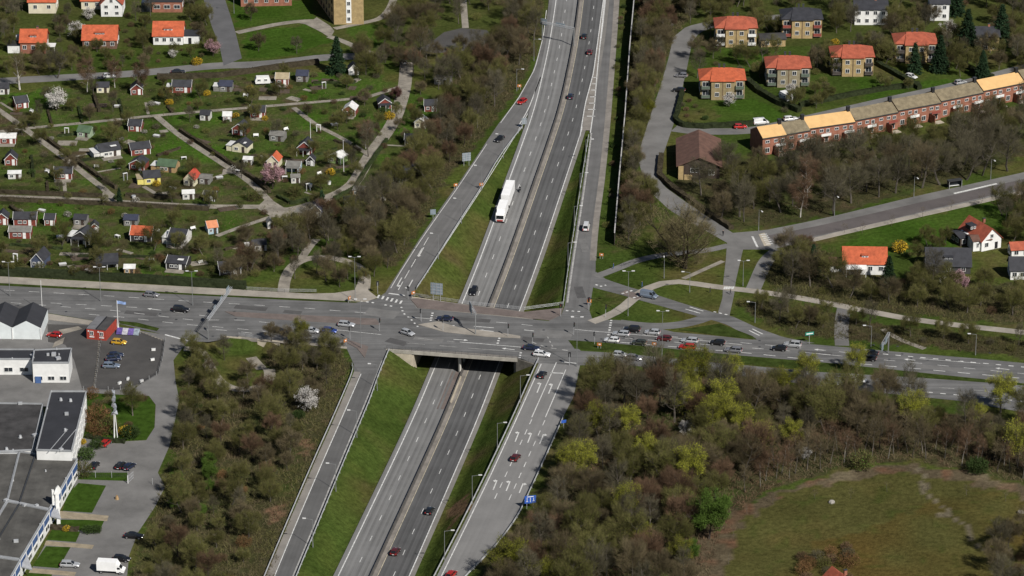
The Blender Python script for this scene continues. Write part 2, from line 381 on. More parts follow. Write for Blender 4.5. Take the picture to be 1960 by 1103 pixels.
# ---------------------------------------------------------------- ramps and merging lanes
NWL = [(1044,-130),(1051,0),(1045,45),(1037,84),(1018,142),(988,193),(955,236),(932,270),(917,293),(884,342),(846,395),(825,425),(800,462),(766,516),(738,560)]
NWR = [(1078,-130),(1080,0),(1072,60),(1058,110),(1040,160),(1016,210),(997,245),(983,262),(952,303),(922,356),(886,411),(851,466),(816,522),(795,553),(786,574)]
ramp_nw = ribbon('ramp_north_west', NWL, NWR, asph_ramp, .03, n=60)
NEL = [(1140,-130),(1136,0),(1131,60),(1128,120),(1124,180),(1126,230),(1130,262),(1117,344),(1102,443),(1089,529),(1081,588)]
NER = [(1190,-130),(1186,0),(1173,152),(1166,254),(1158,344),(1145,438),(1140,499),(1140,520),(1136,545),(1128,594)]
ramp_ne = ribbon('ramp_north_east', NEL, NER, asph_ramp, .035, n=60)
path('kerb_strip', [(1184,-100),(1181,0),(1170,150),(1161,258),(1152,344),(1139,438),(1135,499)], 1.8, concrete, .05, ramp_ne, n=50)
path('edge_marking', [(1132,255),(1121,344),(1106,443),(1093,529),(1086,580)], .5, white_worn, .05, ramp_ne, n=40)
SWL = [(676,700),(678,713),(660,755),(641,799),(600,890),(555,995),(510,1102),(470,1200),(388,1400)]
SWR = [(742,670),(722,718),(707,762),(691,800),(652,893),(608,1000),(565,1103),(527,1200),(447,1400)]
ramp_sw = ribbon('ramp_south_west', SWL, SWR, mat('asphalt_ramp_dark', (.105,.104,.102), .9, .1, .1, fine=.1, uv=(.8,.012,.16)), .03, n=50)
path('shoulder', [(684,712),(648,799),(607,890),(562,995),(517,1102),(480,1190)], 1.75, mat('shoulder_beige', (.21,.195,.175), .9, .1, .2, fine=.1), .045, ramp_sw)
path('edge_marking', [(691,716),(655,799),(615,890),(570,995),(526,1102),(490,1190)], .22, white_line, .055, ramp_sw)
path('edge_marking', [(732,690),(713,738),(684,808),(645,900),(600,1010),(561,1103)], .35, white_worn, .05, ramp_sw)
SEL = [(1034,690),(1028,702),(1008,748),(985,800),(940,896),(890,998),(836,1103),(796,1180),(690,1400)]
SER = [(1110,700),(1106,720),(1098,760),(1077,800),(1039,885),(1018,930),(1004,960),(990,990),(954,1040),(915,1080),(885,1110),(826,1180),(722,1400)]
ramp_se = ribbon('ramp_south_east', SEL, SER, mat('asphalt_ramp_light', (.185,.182,.177), .9, .07, .1, fine=.08, uv=(.8,.012,.12)), .03, n=60)
mb = MB()
for L_ in ([(1065,694),(1018,799)], [(1083,708),(1044,799)]): dashes(mb, px(L_), 999, 1, .22, .05)
for L_ in ([(1018,803),(946,957)], [(1043,805),(973,960)]): dashes(mb, px(L_), 3, 3.2, .2, .05)
dashes(mb, px([(1036,697),(990,799),(940,908),(893,1005),(845,1103)]), 999, 1, .25, .05)
dashes(mb, px([(1054,714),(1078,715)]), 999, 1, .5, .05)
mb.build('lane_markings', white_line, ramp_se)
mb = MB()                                            # painting on the north-west ramp
for k in range(24):
    Y = 132 + 5.4 * k + 30; mline(-8.75, Y, Y + 2.2, 9, 9, .5, mb, .066)
dashes(mb, px([(1035,148),(1012,208),(992,243)]), 999, 1, .3, .05)
dashes(mb, px([(932,276),(880,354),(836,416),(800,468),(762,528),(748,552)]), 999, 1, .2, .05)
dashes(mb, px([(820,455),(781,522),(762,556)]), 6, 2.2, .2, .05)
dashes(mb, px([(1010,218),(985,262),(922,362),(850,472),(812,530)]), 999, 1, .2, .05)
dashes(mb, px([(1046,20),(1040,70),(1024,132),(994,186),(958,236)]), 999, 1, .22, .05)
dashes(mb, px([(744,562),(775,566)]), 999, 1, .6, .05)
mb.build('lane_markings', white_line, ramp_nw)
hat = area('hatched_nose', [(1154,0),(1157,0),(1150,80),(1143,140),(1138,200),(1130,250),(1114,250),(1122,190),(1136,140),(1146,70)], concrete, .064, ramp_ne)
mb = MB(); dashes(mb, px([(1110,262),(1120,200),(1136,140),(1155,0)]), 999, 1, .3, .07); dashes(mb, px([(1130,255),(1138,200),(1143,140),(1157,0)]), 999, 1, .3, .07)
for y in (152,164,176,189,201,213,226):
    w = (y - 120) * .075
    a, m_, c = G(1139 - (y-140)*.09 - w, y - 3), G(1139 - (y-140)*.09, y + 2.2), G(1139 - (y-140)*.09 + w, y - 3)
    dashes(mb, [tuple(a[:2]), tuple(m_[:2]), tuple(c[:2])], 99, 1, .6, .07)
mb.build('chevron_markings', white_line, ramp_ne)

# ---------------------------------------------------------------- the street across, with the bridge
cross_w = area('crossing_street', [(-60,544),(0,547),(200,557),(419,568),(578,576),(680,580),(722,572),(738,560),(786,574),(798,590),(900,600),(1000,610),(1050,615),(1075,602),(1081,586),(1128,594),(1134,612),(1180,613),(1210,616),(1290,636),(1358,642),(1444,651),(1540,658),(1730,675),(1878,687.5),(2030,702),(2030,745),(1960,736),(1761,717),(1600,698),(1353,679),(1259,672),(1190,664),(1150,664),(1098,660),(1092,655),(1112,672),(1180,676),(1353,693),(1560,712),(1768,724),(1960,738),(2030,746),(2030,800),(1960,790),(1840,768),(1700,754),(1560,738),(1350,712),(1180,698),(1106,700),(1034,695),(1023,697),(988,683),(900,676),(800,670),(742,668),(722,715),(690,716),(678,700),(664,668),(600,661),(501,652),(456,645),(400,655),(360,655),(317,642),(228,620),(178,614),(89,599),(0,585),(-60,575)], asph, .04)
def sidewalk(name, pts, m=paving, z=.14): return area(name, pts, m, z, slab=True)
sidewalk('north_pavement', [(-60,526),(0,530),(200,541),(419,553),(527,559),(590,563),(640,562),(679,556),(690,528),(708,528),(704,556),(722,570),(700,578),(678,577),(590,573),(400,564),(200,553),(0,542),(-60,538)])
area('north_verge', [(-60,539),(0,542.5),(200,553.5),(420,564.5),(600,573.5),(676,577.5),(676,579),(578,575.5),(419,567.5),(200,556.5),(0,546.5),(-60,543)], mat('verge_grass', (.040,.058,.014), 1, .25, .4, fine=.25, spec=0), .06)
sidewalk('bridge_pavement', [(786,574),(800,572),(876,583),(1003,598),(1078,590),(1074,603),(1052,614),(1000,608),(900,598.5),(800,590)], paving_r)
sidewalk('median_island', [(430,597),(560,603),(720,611),(727,622),(700,622),(560,614),(450,606)], paving_r)
sidewalk('bridge_island', [(800,622),(838,616),(880,628),(960,638),(996,644),(996,648),(930,645),(850,636)], paving)
sidewalk('ramp_island', [(660,655),(672,653),(705,664),(698,686),(684,668)], paving_r)
sidewalk('east_island', [(1088,652),(1150,656),(1262,666),(1400,680),(1602,697),(1780,716),(1990,738),(1990,741),(1768,723),(1560,710),(1353,690),(1180,672),(1100,668)], mat('verge_grass', (.05,.07,.02), 1, .2, .4), .12)
sidewalk('south_pavement', [(456,644),(501,650),(560,655),(620,659),(664,665),(664,668),(600,662),(501,653),(456,646)], paving)
for q in ([(86,600),(178,615),(228,620),(228,628),(170,622),(88,612)],): sidewalk('forecourt_pavement', q, paving, .12)
area('street_verge', [(228,615),(262,618),(305,629),(300,634),(262,626),(230,620)], MATS['verge_grass'], .1, slab=True)
mb = MB(); mw = MB()
def ln(m_, pts, dash=3, gap=4, w=.18, start=0): dashes(m_, px(pts), dash, gap, w, .052, None, start)
ln(mb, [(-40,553),(226,568),(378,578),(451,582),(580,590),(720,601)]); ln(mb, [(-40,575),(100,586),(220,595),(368,613),(463,613),(542,621)], start=2)
ln(mb, [(90,580),(262,589),(297,593),(400,606)], start=1); ln(mb, [(170,602),(239,608),(350,621),(425,627),(471,631),(600,645)])
ln(mb, [(400,630),(463,636),(504,641),(610,652)], start=2); ln(mb, [(628,630),(730,641)], 999, 1); ln(mw, [(545,624),(628,631)], 3, 3)
ln(mb, [(907,625),(945,628)], 999, 1, .3); ln(mb, [(950,617),(1045,626)]); ln(mb, [(1003,632),(1022,634)], 999, 1, .3); ln(mb, [(780,607),(826,611)], 99, 1)
ln(mb, [(880,655),(998,665)], 999, 1, .25); ln(mw, [(896,667),(998,674)], 999, 1, .2); ln(mw, [(778,657),(876,665)], 5, 4); ln(mw, [(800,648),(870,655)], 4, 4)
for q in ([(828,599),(824,616)], [(868,623),(865,636)], [(956,647),(952,659)], [(1170,613),(1164,645)], [(997,675),(994,686)], [(690,577),(716,580)], [(736,584),(752,587)], [(1083,595),(1112,597)], [(1093,606),(1104,607)]): ln(mb, q, .7, .9, .6)
ln(mb, [(768,588),(772,600),(785,610),(800,626)], .7, 1.6, .5); ln(mw, [(1018,655),(1045,665),(1090,672)], 1.6, 1.6, .4); ln(mw, [(1048,645),(1060,668)], 1.2, 1.5, .35)
for k in range(6): ln(mb, [(726 + k * 8.6, 565 + k * 2.2), (722.5 + k * 8.6, 571 + k * 2.2)], 99, 1, .55)
for k in range(3): ln(mb, [(683 + k * 5, 574 + k * .6), (687 + k * 5, 571 + k * .6)], 99, 1, .5)
ln(mb, [(1100,631),(1166,637),(1300,648),(1420,660)], 999, 1, .2); ln(mb, [(1190,647),(1300,656),(1497,671),(1600,681),(1763,696),(1921,712),(1990,719)]); ln(mb, [(1180,655),(1300,665),(1440,677),(1560,690),(1710,702),(1928,722),(1990,728)], 3.2, 3.2, .26, 1)
ln(mb, [(1690,678),(1820,690),(1990,706)], 1.4, 1.9, .4); ln(mb, [(1230,640),(1358,651),(1470,661),(1600,673),(1700,684)], 3, 3.6)
ln(mw, [(1600,720),(1779,741),(1862,747),(1990,757)], 4, 5, .2); ln(mb, [(1700,742),(1784,752),(1870,760),(1990,772)], 1.4, 2, .4); ln(mw, [(1130,682),(1300,697),(1500,716)], 4, 5)
ln(mb, [(1760,687),(1876,696)], 99, 1, .18); ln(mb, [(1560,677),(1590,680)], 99, 1, .3)
ln(mb, [(1075,693),(1104,696)], 99, 1, .4); ln(mb, [(316,641),(360,653)], 99, 1, .6)
mb.build('lane_markings', white_line, cross_w); mw.build('worn_markings', white_worn, cross_w)
def arrow(p0, p1, turn=0, parent=cross_w):           # painted direction arrow, tail p0 to head p1
    a, b = T(*p0), T(*p1); d = (b - a); Ln = d.length; d.normalize(); n = Vector((-d.y, d.x, 0)); w = .15; mb = MB(); z = Vector((0, 0, .055))
    if parent in (mw_l,): z = Vector((0,0,.068))
    q = b - d * 1.1
    mb.add([a + n*w + z, a - n*w + z, q - n*w + z, q + n*w + z], [(0,1,2,3)])
    if turn:
        h = q + n * turn * .3
        mb.add([q - n*w*turn + z, q - n*w*turn + d*.5 + z, h + d*.5 + z, h + z], [(0,1,2,3)])
        mb.add([h + d*.95 + z, h - d*.55 + z, h + n*turn*.7 + d*.2 + z], [(0,1,2)])
    else: mb.add([q + n*.6 + z, q - n*.6 + z, b + z], [(0,1,2)])
    return mb.build('turn_arrow', mat('arrow_paint', (.58,.58,.56), .8, .15, 1.2), parent)
for x, y, tn in ((1032,742,1),(1054,744,1),(990,836,1),(1014,838,1),(1037,840,-1),(948,928,1),(973,930,1),(998,934,-1)): arrow((x - 4, y + 10), (x + 4, y - 10), tn, ramp_se)
for x, y, tn in ((806,483,0),(764,541,1),(785,545,-1)): arrow((x + 5, y - 9), (x - 5, y + 9), tn, ramp_nw)
for x0, y0, x1, y1 in ((945,635,917,632),(1577,671,1558,669),(1752,690,1730,688),(1932,708,1905,705),(305,594,282,591),(868,650,896,652),(985,670,960,667)): arrow((x0, y0), (x1, y1), 0)

rp = random.Random(4); dk = mat('asphalt_repair', (.082,.08,.079), .9, .12, .3, fine=.1); lt = mat('asphalt_worn_patch', (.155,.152,.147), .9, .12, .3, fine=.1)
for x, y, w, d, a, m in ((480,590,9,2.6,-12,dk),(560,598,5,2.2,-12,dk),(655,612,7,2.4,-12,lt),(730,600,9,5,-20,lt),(820,650,8,2.2,-13,lt),(760,655,6,3,-30,dk),(900,612,11,2.2,-12,dk),(1060,640,10,5,-14,lt),(1020,650,6,2.4,-14,dk),(1200,625,8,2.2,-13,dk),(1420,664,10,2.4,-13,lt),(1560,676,9,2.2,-13,dk),(1800,705,12,2.4,-13,lt),(120,560,12,2.2,-11,lt),(270,600,9,2.4,-12,dk),(60,590,10,2.0,-12,dk),(1650,742,12,2.6,-13,lt),(1110,560,2.4,8,6,dk),(1118,470,2.2,10,6,lt)):
    p = G(x, y); MB().box(0, 0, 0, w, d, .008).build('repair_patch', m, cross_w, (p.x, p.y, .046), R(a))
for k in range(46):
    x = rp.uniform(0, 1900); y = 566 + x * .055 + rp.uniform(0, 60) * (1 if x < 1000 else .5); p = G(x, y)
    if not (-45 < p.x < 8): MB().tube((0,0,0), (0,0,.012), .38, n=10).build('manhole_cover', dark_steel, cross_w, (p.x, p.y, .044))
# bridge: deck slab, fascia, abutments, wing walls, piers, railings
bridge = thing('road_bridge', 'grey concrete bridge carrying the crossing street over the motorway', 'bridge', (0, 0, 0))
def at_line(a, b, X): return (X, lineY(a, b, X))
XS0, XS1 = DS0.x, G(1030, 697).x
XN0, XN1 = DN0.x - 2, DN1.x + 3
MB().prism([at_line(DS0, DS1, XS0 + 4), at_line(DS0, DS1, DS1.x + .6), at_line(DN0, DN1, XN1), at_line(DN0, DN1, XN0)], -.85, .015).build('deck', concrete, bridge)
MB().prism([(XS0 - .5, lineY(DS0, DS1, XS0) - .35), (DS1.x + .6, DS1.y - .5), (DS1.x + .6, DS1.y + .02), (XS0 - .5, lineY(DS0, DS1, XS0) + .03)], -.72, .2).build('fascia', mat('fascia_concrete', (.33,.31,.27), .9, .15, .5, fine=.1), bridge)
def wall_strip(name, pts, z0, z1, th, m, parent):
    A = offset(pts, th / 2); Bq = offset(pts, -th / 2); return MB().prism(A + Bq[::-1], z0, z1).build(name, m, parent)
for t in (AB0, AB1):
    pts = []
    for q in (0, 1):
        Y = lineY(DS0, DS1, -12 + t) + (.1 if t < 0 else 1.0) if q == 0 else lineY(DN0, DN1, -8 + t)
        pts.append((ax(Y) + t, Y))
    wall_strip('abutment', pts, -6.9, -.8, .8, conc_pale if t < 0 else mat('stained_concrete', (.17,.155,.13), .95, .2, .6, fine=.12), bridge)  # right abutment has shade put into its concrete colour
for t0, t1, k in ((AB0, AB0 - 9, 0),):
    Xa = ax(-44) + t0; Xb = ax(-44) + t1; n = 8; mb = MB()
    A = [(Xa + (Xb - Xa) * i / n) for i in range(n + 1)]
    for a, b in zip(A, A[1:]):
        f = lambda X: lineY(DS0, DS1, X) - .05
        za = max(-6.8, zt(a, f(a) - 1.2) - .3); zb = max(-6.8, zt(b, f(b) - 1.2) - .3)
        if (a > b): a, b, za, zb = b, a, zb, za
        y0a, y0b = f(a), f(b)
        mb.add([(a,y0a-.3,za),(b,y0b-.3,zb),(b,y0b-.3,.02),(a,y0a-.3,.02),(a,y0a+.5,za),(b,y0b+.5,zb),(b,y0b+.5,.02),(a,y0a+.5,.02)], [(0,1,2,3),(3,2,6,7),(4,7,6,5),(0,3,7,4),(1,5,6,2)])
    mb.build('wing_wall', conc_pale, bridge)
for t0, t1 in ((AB0, AB0 - 10), (AB1, AB1 + 10)):
    Xa = ax(-10) + t0; Xb = ax(-10) + t1; a, b = min(Xa, Xb), max(Xa, Xb)
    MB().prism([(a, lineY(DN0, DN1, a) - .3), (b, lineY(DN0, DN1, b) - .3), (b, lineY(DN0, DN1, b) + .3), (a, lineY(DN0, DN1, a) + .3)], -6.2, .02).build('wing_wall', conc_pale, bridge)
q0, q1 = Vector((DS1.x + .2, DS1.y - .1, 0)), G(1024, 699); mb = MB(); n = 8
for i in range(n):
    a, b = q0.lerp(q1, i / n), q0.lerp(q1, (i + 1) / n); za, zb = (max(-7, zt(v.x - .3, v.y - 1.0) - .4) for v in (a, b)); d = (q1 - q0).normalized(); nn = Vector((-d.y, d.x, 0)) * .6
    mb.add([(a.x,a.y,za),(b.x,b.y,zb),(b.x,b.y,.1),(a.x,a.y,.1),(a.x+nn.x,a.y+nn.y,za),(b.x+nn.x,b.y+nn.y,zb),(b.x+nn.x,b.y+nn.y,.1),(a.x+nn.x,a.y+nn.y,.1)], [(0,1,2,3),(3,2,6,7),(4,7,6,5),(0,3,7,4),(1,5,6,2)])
mb.build('wing_wall', mat('stained_concrete', (.17,.155,.13), .95, .2, .6, fine=.12), bridge)  # darker colour paints the shade on this left-facing wing wall
for Y in (-42, -35, -27, -20):
    MB().prism([(ax(Y) - .55 + math.cos(i * math.pi / 4) * .45, Y + math.sin(i * math.pi / 4) * 1.2) for i in range(8)], -6.5, -.8).build('pier', mat('pier_concrete', (.5,.48,.44), .9, .1, .5), bridge)
wall_strip('plinth', [(ax(-62) + .3, -62), (ax(-46) + .2, -46)], -6.4, -5.7, .7, conc_pale, bridge)
# ---------------------------------------------------------------- side streets, paths, car parks
link = ribbon('link_road', [(1140,520),(1160,535),(1205,550),(1245,561),(1310,582),(1372,600),(1400,605),(1450,628),(1500,646),(1560,657)], [(1128,548),(1140,552),(1190,565),(1225,575),(1300,596),(1370,615),(1392,622),(1442,650),(1480,655),(1530,659)], asph, .03)
path('slip_lane', [(1185,618),(1240,625),(1290,624),(1330,616),(1362,604)], 4.2, asph, .024)
lane = ribbon('minor_road', [(1372,606),(1383,570),(1384,545),(1389,500),(1392,462)], [(1396,606),(1405,565),(1408,540),(1417,500),(1426,462)], asph_old, .026)
hs = ribbon('hill_street', [(1392,447),(1464,441),(1540,426),(1599,413),(1748,377),(1960,330),(2030,314)], [(1400,478),(1478,478),(1540,464),(1603,450),(1769,412),(1960,369),(2030,353)], asph_old, .03)
ribbon('carriageway', [(1470,451),(1560,434),(1640,416),(1760,388),(1960,343),(2030,328)], [(1490,470),(1560,452),(1640,436),(1770,404),(1960,360),(2030,344)], asph_red, .042, hs)
sidewalk('hill_street_pavement', [(1540,467),(1603,452),(1769,414),(1960,371),(2030,355),(2030,350),(1960,364),(1769,407),(1603,445),(1545,459)])
area('crossing_platform', [(1452,449),(1463,446),(1476,470),(1463,472)], conc_pale, .06, hs)
mb = MB()
for k in range(6): dashes(mb, px([(1456 + k * 2.1, 450 + k * 3.6), (1468 + k * 2.1, 448.5 + k * 3.6)]), 99, 1, .5, .075)
dashes(mb, px([(1440,453),(1450,474)]), 99, 1, .6, .06); dashes(mb, px([(1826,371),(1908,352)]), 99, 1, .9, .06); mb.build('zebra_markings', white_line, hs)
res = ribbon('residential_street', [(1400,470),(1360,447),(1310,420),(1281,402),(1251,374),(1228,330),(1221,303),(1228,274),(1243,228),(1264,165),(1279,114),(1289,71),(1314,51),(1368,38),(1450,30),(1500,28)], [(1404,447),(1350,412),(1317,390),(1275,360),(1259,340),(1264,311),(1275,280),(1289,239),(1296,210),(1304,178),(1315,130),(1325,80),(1340,62),(1369,52),(1450,40),(1500,38)], asph_old, .028, n=70)
path('terrace_street', [(1290,246),(1330,252),(1434,252),(1500,238),(1640,206),(1720,188),(1850,160),(1990,122)], 5.5, asph_old, .02)
path('top_street', [(-40,158),(10,155),(120,149),(249,142),(330,134),(420,125),(476,125),(560,118),(616,110),(680,108)], 6.0, asph_old, .02)
ribbon('hillside_street', [(384,-40),(390,0),(405,50),(420,88),(428,126)], [(425,-40),(431,0),(441,30),(451,63),(463,112)], mat('asphalt_blue', (.105,.105,.108), .9, .1, .15, fine=.08), .026)
for nm, P, w in (
    ('park_path', [(453,63),(480,57),(527,47),(570,41),(603,40)], 3.0), ('park_path', [(630,70),(660,80),(692,96),(720,104)], 2.6), ('park_path', [(640,55),(700,43),(730,36),(748,15),(756,-10)], 2.6),
    ('allotment_lane', [(778,119),(776,157),(771,183),(755,234),(717,285),(700,310),(679,352),(650,370),(623,380),(593,394),(552,403)], 4.2),
    ('allotment_lane', [(575,398),(552,404),(514,396),(446,396),(400,396),(239,388),(178,383),(0,377),(-40,375)], 3.2),
    ('garden_path', [(216,384),(205,366),(178,346),(122,301),(76,268),(13,221),(-20,200)], 2.2), ('garden_path', [(530,400),(512,381),(484,352),(438,321),(410,303),(343,260),(300,223)], 2.2),
    ('garden_path', [(0,252),(48,246),(178,234),(300,221),(420,211),(540,201),(697,188),(730,178),(770,165)], 2.0), ('garden_path', [(562,206),(603,239),(654,264),(704,295)], 1.8),
    ('garden_path', [(550,402),(520,415),(451,438),(415,452)], 1.8), ('garden_path', [(114,486),(223,489)], 2.2), ('garden_path', [(800,281),(740,278)], 1.0),
    ('garden_path', [(131,303),(185,291)], 1.0), ('garden_path', [(172,332),(230,322)], .9), ('garden_path', [(275,357),(310,378)], 1.4), ('garden_path', [(123,345),(125,375)], 1.1), ('garden_path', [(438,330),(400,343)], 1.0), ('garden_path', [(583,368),(607,376)], .8),
    ('garden_path', [(279,196),(284,219)], .9), ('garden_path', [(0,196),(28,213)], .9),
    ('turning_path', [(885,-30),(888,20),(891,54)], 2.2)):
    path(nm, P, w, gravel, .02 + random.random() * .01)
area('park_forecourt', [(600,38),(606,33),(632,50),(640,60),(632,73),(615,62),(585,47),(570,44)], gravel, .036)
area('lane_junction', [(512,378),(560,408),(600,397),(585,410),(548,420),(520,415),(490,398)], gravel, .034)
area('lane_junction', [(200,360),(222,374),(222,392),(190,389)], gravel, .034)
area('turning_area', [(818,86),(850,62),(884,54),(932,58),(945,74),(924,94),(876,99),(833,102),(800,94)], asph_park, .03)
path('foot_path', [(542,560),(545,535),(557,511),(578,497),(618,491),(654,497),(687,510),(700,528),(697,556)], 3.2, gravel, .03)
path('foot_path', [(575,498),(593,471),(606,458)], 2.4, gravel, .024)
cyc = path('cycle_path', [(1132,617),(1165,606),(1195,588),(1225,560),(1260,543),(1300,538),(1345,546),(1400,553),(1450,558),(1540,572),(1640,592),(1760,615),(1990,640)], 3.2, paving, .05)
path('cycle_path', [(1140,530),(1180,515),(1220,498),(1280,486),(1350,481),(1395,470)], 3.0, asph_old, .05)
path('cycle_path', [(1308,534),(1350,515),(1384,500)], 1.6, gravel, .045)
path('cycle_path', [(1490,478),(1468,496),(1456,520),(1446,545),(1440,557)], 4.2, asph_old, .036)
path('cycle_path', [(1616,588),(1612,610),(1610,640),(1612,662)], 3.8, asph_old, .03)
path('cycle_path', [(1690,630),(1720,650),(1770,668)], 1.8, gravel, .03)
area('crossing_surface', [(1186,562),(1200,555),(1232,568),(1218,574)], paving_r, .06)
area('verge_triangle', [(1300,632),(1378,620),(1440,644),(1448,650),(1372,642)], MATS['verge_grass'], .11, slab=True)
mb = MB()
for k in range(5): dashes(mb, px([(1388 + k * 4, 549), (1386 + k * 4, 554)]), 99, 1, .5, .06)
dashes(mb, px([(1366,597),(1392,603)]), .8, .9, .5, .05); dashes(mb, px([(1190,563),(1212,556)]), .8, .7, .6, .07); dashes(mb, px([(1212,571),(1228,565)]), .8, .7, .6, .07)
for a, b in (((1312,592),(1340,600)), ((1320,588),(1346,596)), ((1434,633),(1454,643)), ((1440,630),(1460,640))): dashes(mb, px([a, b]), 99, 1, .35, .05)
dashes(mb, px([(1140,545),(1150,549),(1160,546)]), .8, .9, .6, .05)
mb.build('lane_markings', white_line, link)
# industrial yard
yard = area('yard', [(316,641),(360,654),(345,672),(332,690),(336,730),(343,765),(336,800),(324,855),(302,905),(316,932),(297,970),(264,1020),(247,1064),(238,1160),(20,1160),(60,1090),(110,1000),(140,940),(148,905),(155,860),(150,838),(240,845),(280,843),(296,818),(298,775),(285,758),(236,756),(165,752),(140,775),(-60,790),(-60,600),(0,590),(92,602),(178,617),(260,632)], asph_old, .025)
area('parking_lot', [(91,621),(165,623),(222,630),(267,635),(315,653),(310,683),(302,715),(267,736),(223,746),(157,744),(142,690),(125,660),(92,655)], asph_park, .04, yard)
mb = MB()
for q in ([(192,640),(186,700),(180,742)], [(267,634),(315,653)]): dashes(mb, px(q), .7, .5, .6, .05)
mb.build('setts_edge', gravel, yard)
area('gravel_patch', [(112,632),(150,625),(158,630),(120,640)], gravel, .05, yard); area('gravel_patch', [(105,655),(124,646),(120,658),(100,666)], gravel, .05, yard)
for q in ([(158,757),(236,757),(284,759),(297,776),(295,818),(280,842),(240,844),(172,838),(158,830)], [(150,925),(203,930),(176,982),(120,978),(128,950)], [(108,995),(200,996),(190,1018),(100,1012)], [(100,1014),(154,1018),(145,1038),(88,1034)], [(88,1046),(135,1048),(112,1088),(62,1084)], [(150,905),(245,905),(243,921),(150,918)], [(55,1096),(100,1098),(90,1150),(30,1150)]):
    area('lawn', q, mat('lawn', (.037,.070,.011), 1, .2, .5, fine=.25, spec=0), .06, slab=True)
for q in ([(115,979),(208,988),(205,998),(110,992)], [(88,1036),(180,1044),(176,1051),(85,1044)], [(60,1088),(146,1096),(142,1103),(55,1097)]):
    area('slab_path', q, mat('paving_tan', (.28,.235,.165), .9, .14, .5, fine=.12), .09, slab=True)

path('hollow_path', [(352,668),(385,668),(396,695),(418,732),(450,747),(490,745),(517,728),(516,704),(494,684),(480,668)], 3.0, gravel, .05, n=50, zf=lambda x, y: zt(x, y))
up = thing('underpass', 'footpath underpass portal with dark opening below the left street', 'underpass', (0, 0, 0)); P = [tuple(HS0[:2]), tuple(HS1[:2])]
def hsp(f): return (HS0.x + (HS1.x - HS0.x) * f, HS0.y + (HS1.y - HS0.y) * f - .35)
for f0, f1 in ((-.15, .28), (.66, 1.2)):
    a, b = hsp(f0), hsp(f1); MB().prism([a, b, (b[0], b[1] + .5), (a[0], a[1] + .5)], -2.9, .25).build('retaining_wall', conc_pale, up)
a, b = hsp(.28), hsp(.66); MB().prism([a, b, (b[0], b[1] + .5), (a[0], a[1] + .5)], -.5, .25).build('lintel', concrete, up)
MB().prism([(a[0], a[1] + 4), (b[0], b[1] + 4), (b[0], b[1] + 4.3), (a[0], a[1] + 4.3)], -3, -.1).build('tunnel_dark_sheet', dark_steel, up)  # dark sheet behind the opening, standing in for the darkness inside the tunnel
# ---------------------------------------------------------------- rails
rail_prof = [(-.03,.36),(.03,.40),(.03,.56),(-.01,.62),(.03,.68),(.03,.84),(-.03,.88)]
post_me = MB().box(0, 0, .3, .1, .12, .9).mesh('post', steel)
def guard_rail(label, pts, world=False, zf=None, side=1, group='guard rails'):
    P = smooth_line(pts if world else px(pts), 60, 1); zf = zf or (lambda x, y: 0)
    o = thing('guard_rail', label, 'guard rail', (P[0][0], P[0][1], zf(*P[0])), 0, None); o0 = Vector(o.location); mb = MB()
    n = len(rail_prof); vs = []
    for i, p in enumerate(P):
        a = P[max(0, i - 1)]; b = P[min(len(P) - 1, i + 1)]; d = Vector((b[0] - a[0], b[1] - a[1], 0)).normalized(); nn = Vector((-d.y, d.x, 0)) * side
        for u, w in rail_prof: vs.append(Vector((p[0], p[1], zf(*p) + w)) + nn * (u + .09) - o0)
        for u, w in rail_prof: vs.append(Vector((p[0], p[1], zf(*p) + w)) + nn * (u + .05) - o0)
    fs = []
    for i in range(len(P) - 1):
        for j in range(n - 1):
            k = i * 2 * n + j; fs.append((k, k + 1, k + 1 + 2 * n, k + 2 * n)); k += n; fs.append((k, k + 2 * n, k + 1 + 2 * n, k + 1))
        k = i * 2 * n + n - 1; fs.append((k, k + n, k + 3 * n, k + 2 * n))
    mb.add(vs, fs).build('beam', steel, o)
    d = sum(math.dist(a, b) for a, b in zip(P, P[1:]))
    for q in resample(P, max(2, int(d / 4))): put('post', post_me, o, Vector((q[0], q[1], zf(*q))) - o0)
    return o
Ys = np.arange(-225, 330, 6.0)
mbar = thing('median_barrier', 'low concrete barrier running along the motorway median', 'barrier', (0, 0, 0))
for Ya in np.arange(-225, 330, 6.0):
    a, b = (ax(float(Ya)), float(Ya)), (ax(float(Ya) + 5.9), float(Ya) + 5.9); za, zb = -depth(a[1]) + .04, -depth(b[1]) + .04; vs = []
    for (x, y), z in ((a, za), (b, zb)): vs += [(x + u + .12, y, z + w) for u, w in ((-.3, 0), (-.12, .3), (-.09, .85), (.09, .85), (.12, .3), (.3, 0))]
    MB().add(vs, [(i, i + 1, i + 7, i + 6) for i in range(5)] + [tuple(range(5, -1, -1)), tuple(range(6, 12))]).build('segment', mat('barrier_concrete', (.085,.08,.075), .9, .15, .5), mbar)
guard_rail('guard rail on the grass side of the upper left ramp', [(p[0] + 2.5, p[1] + 1) for p in NWR[6:-1]], side=1)
guard_rail('guard rail on the grass side of the upper right ramp', [(p[0] - 3, p[1]) for p in NEL[6:]], side=-1)
guard_rail('guard rail on the wood side of the lower left ramp', [(p[0] - 2.5, p[1]) for p in SWL], side=1)
guard_rail('guard rail on the grass side of the lower left ramp', [(p[0] + 3, p[1] + 2) for p in SWR], side=-1)
guard_rail('guard rail on the grass side of the lower right ramp', [(p[0] - 3.5, p[1]) for p in SEL], side=1)
guard_rail('guard rail on the wood side of the lower right ramp', [(p[0] + 2, p[1] + 1) for p in SER[3:]], side=-1)
bar_me = MB().box(0, 0, .55, .05, .05, 1.1).mesh('baluster', dark_steel)
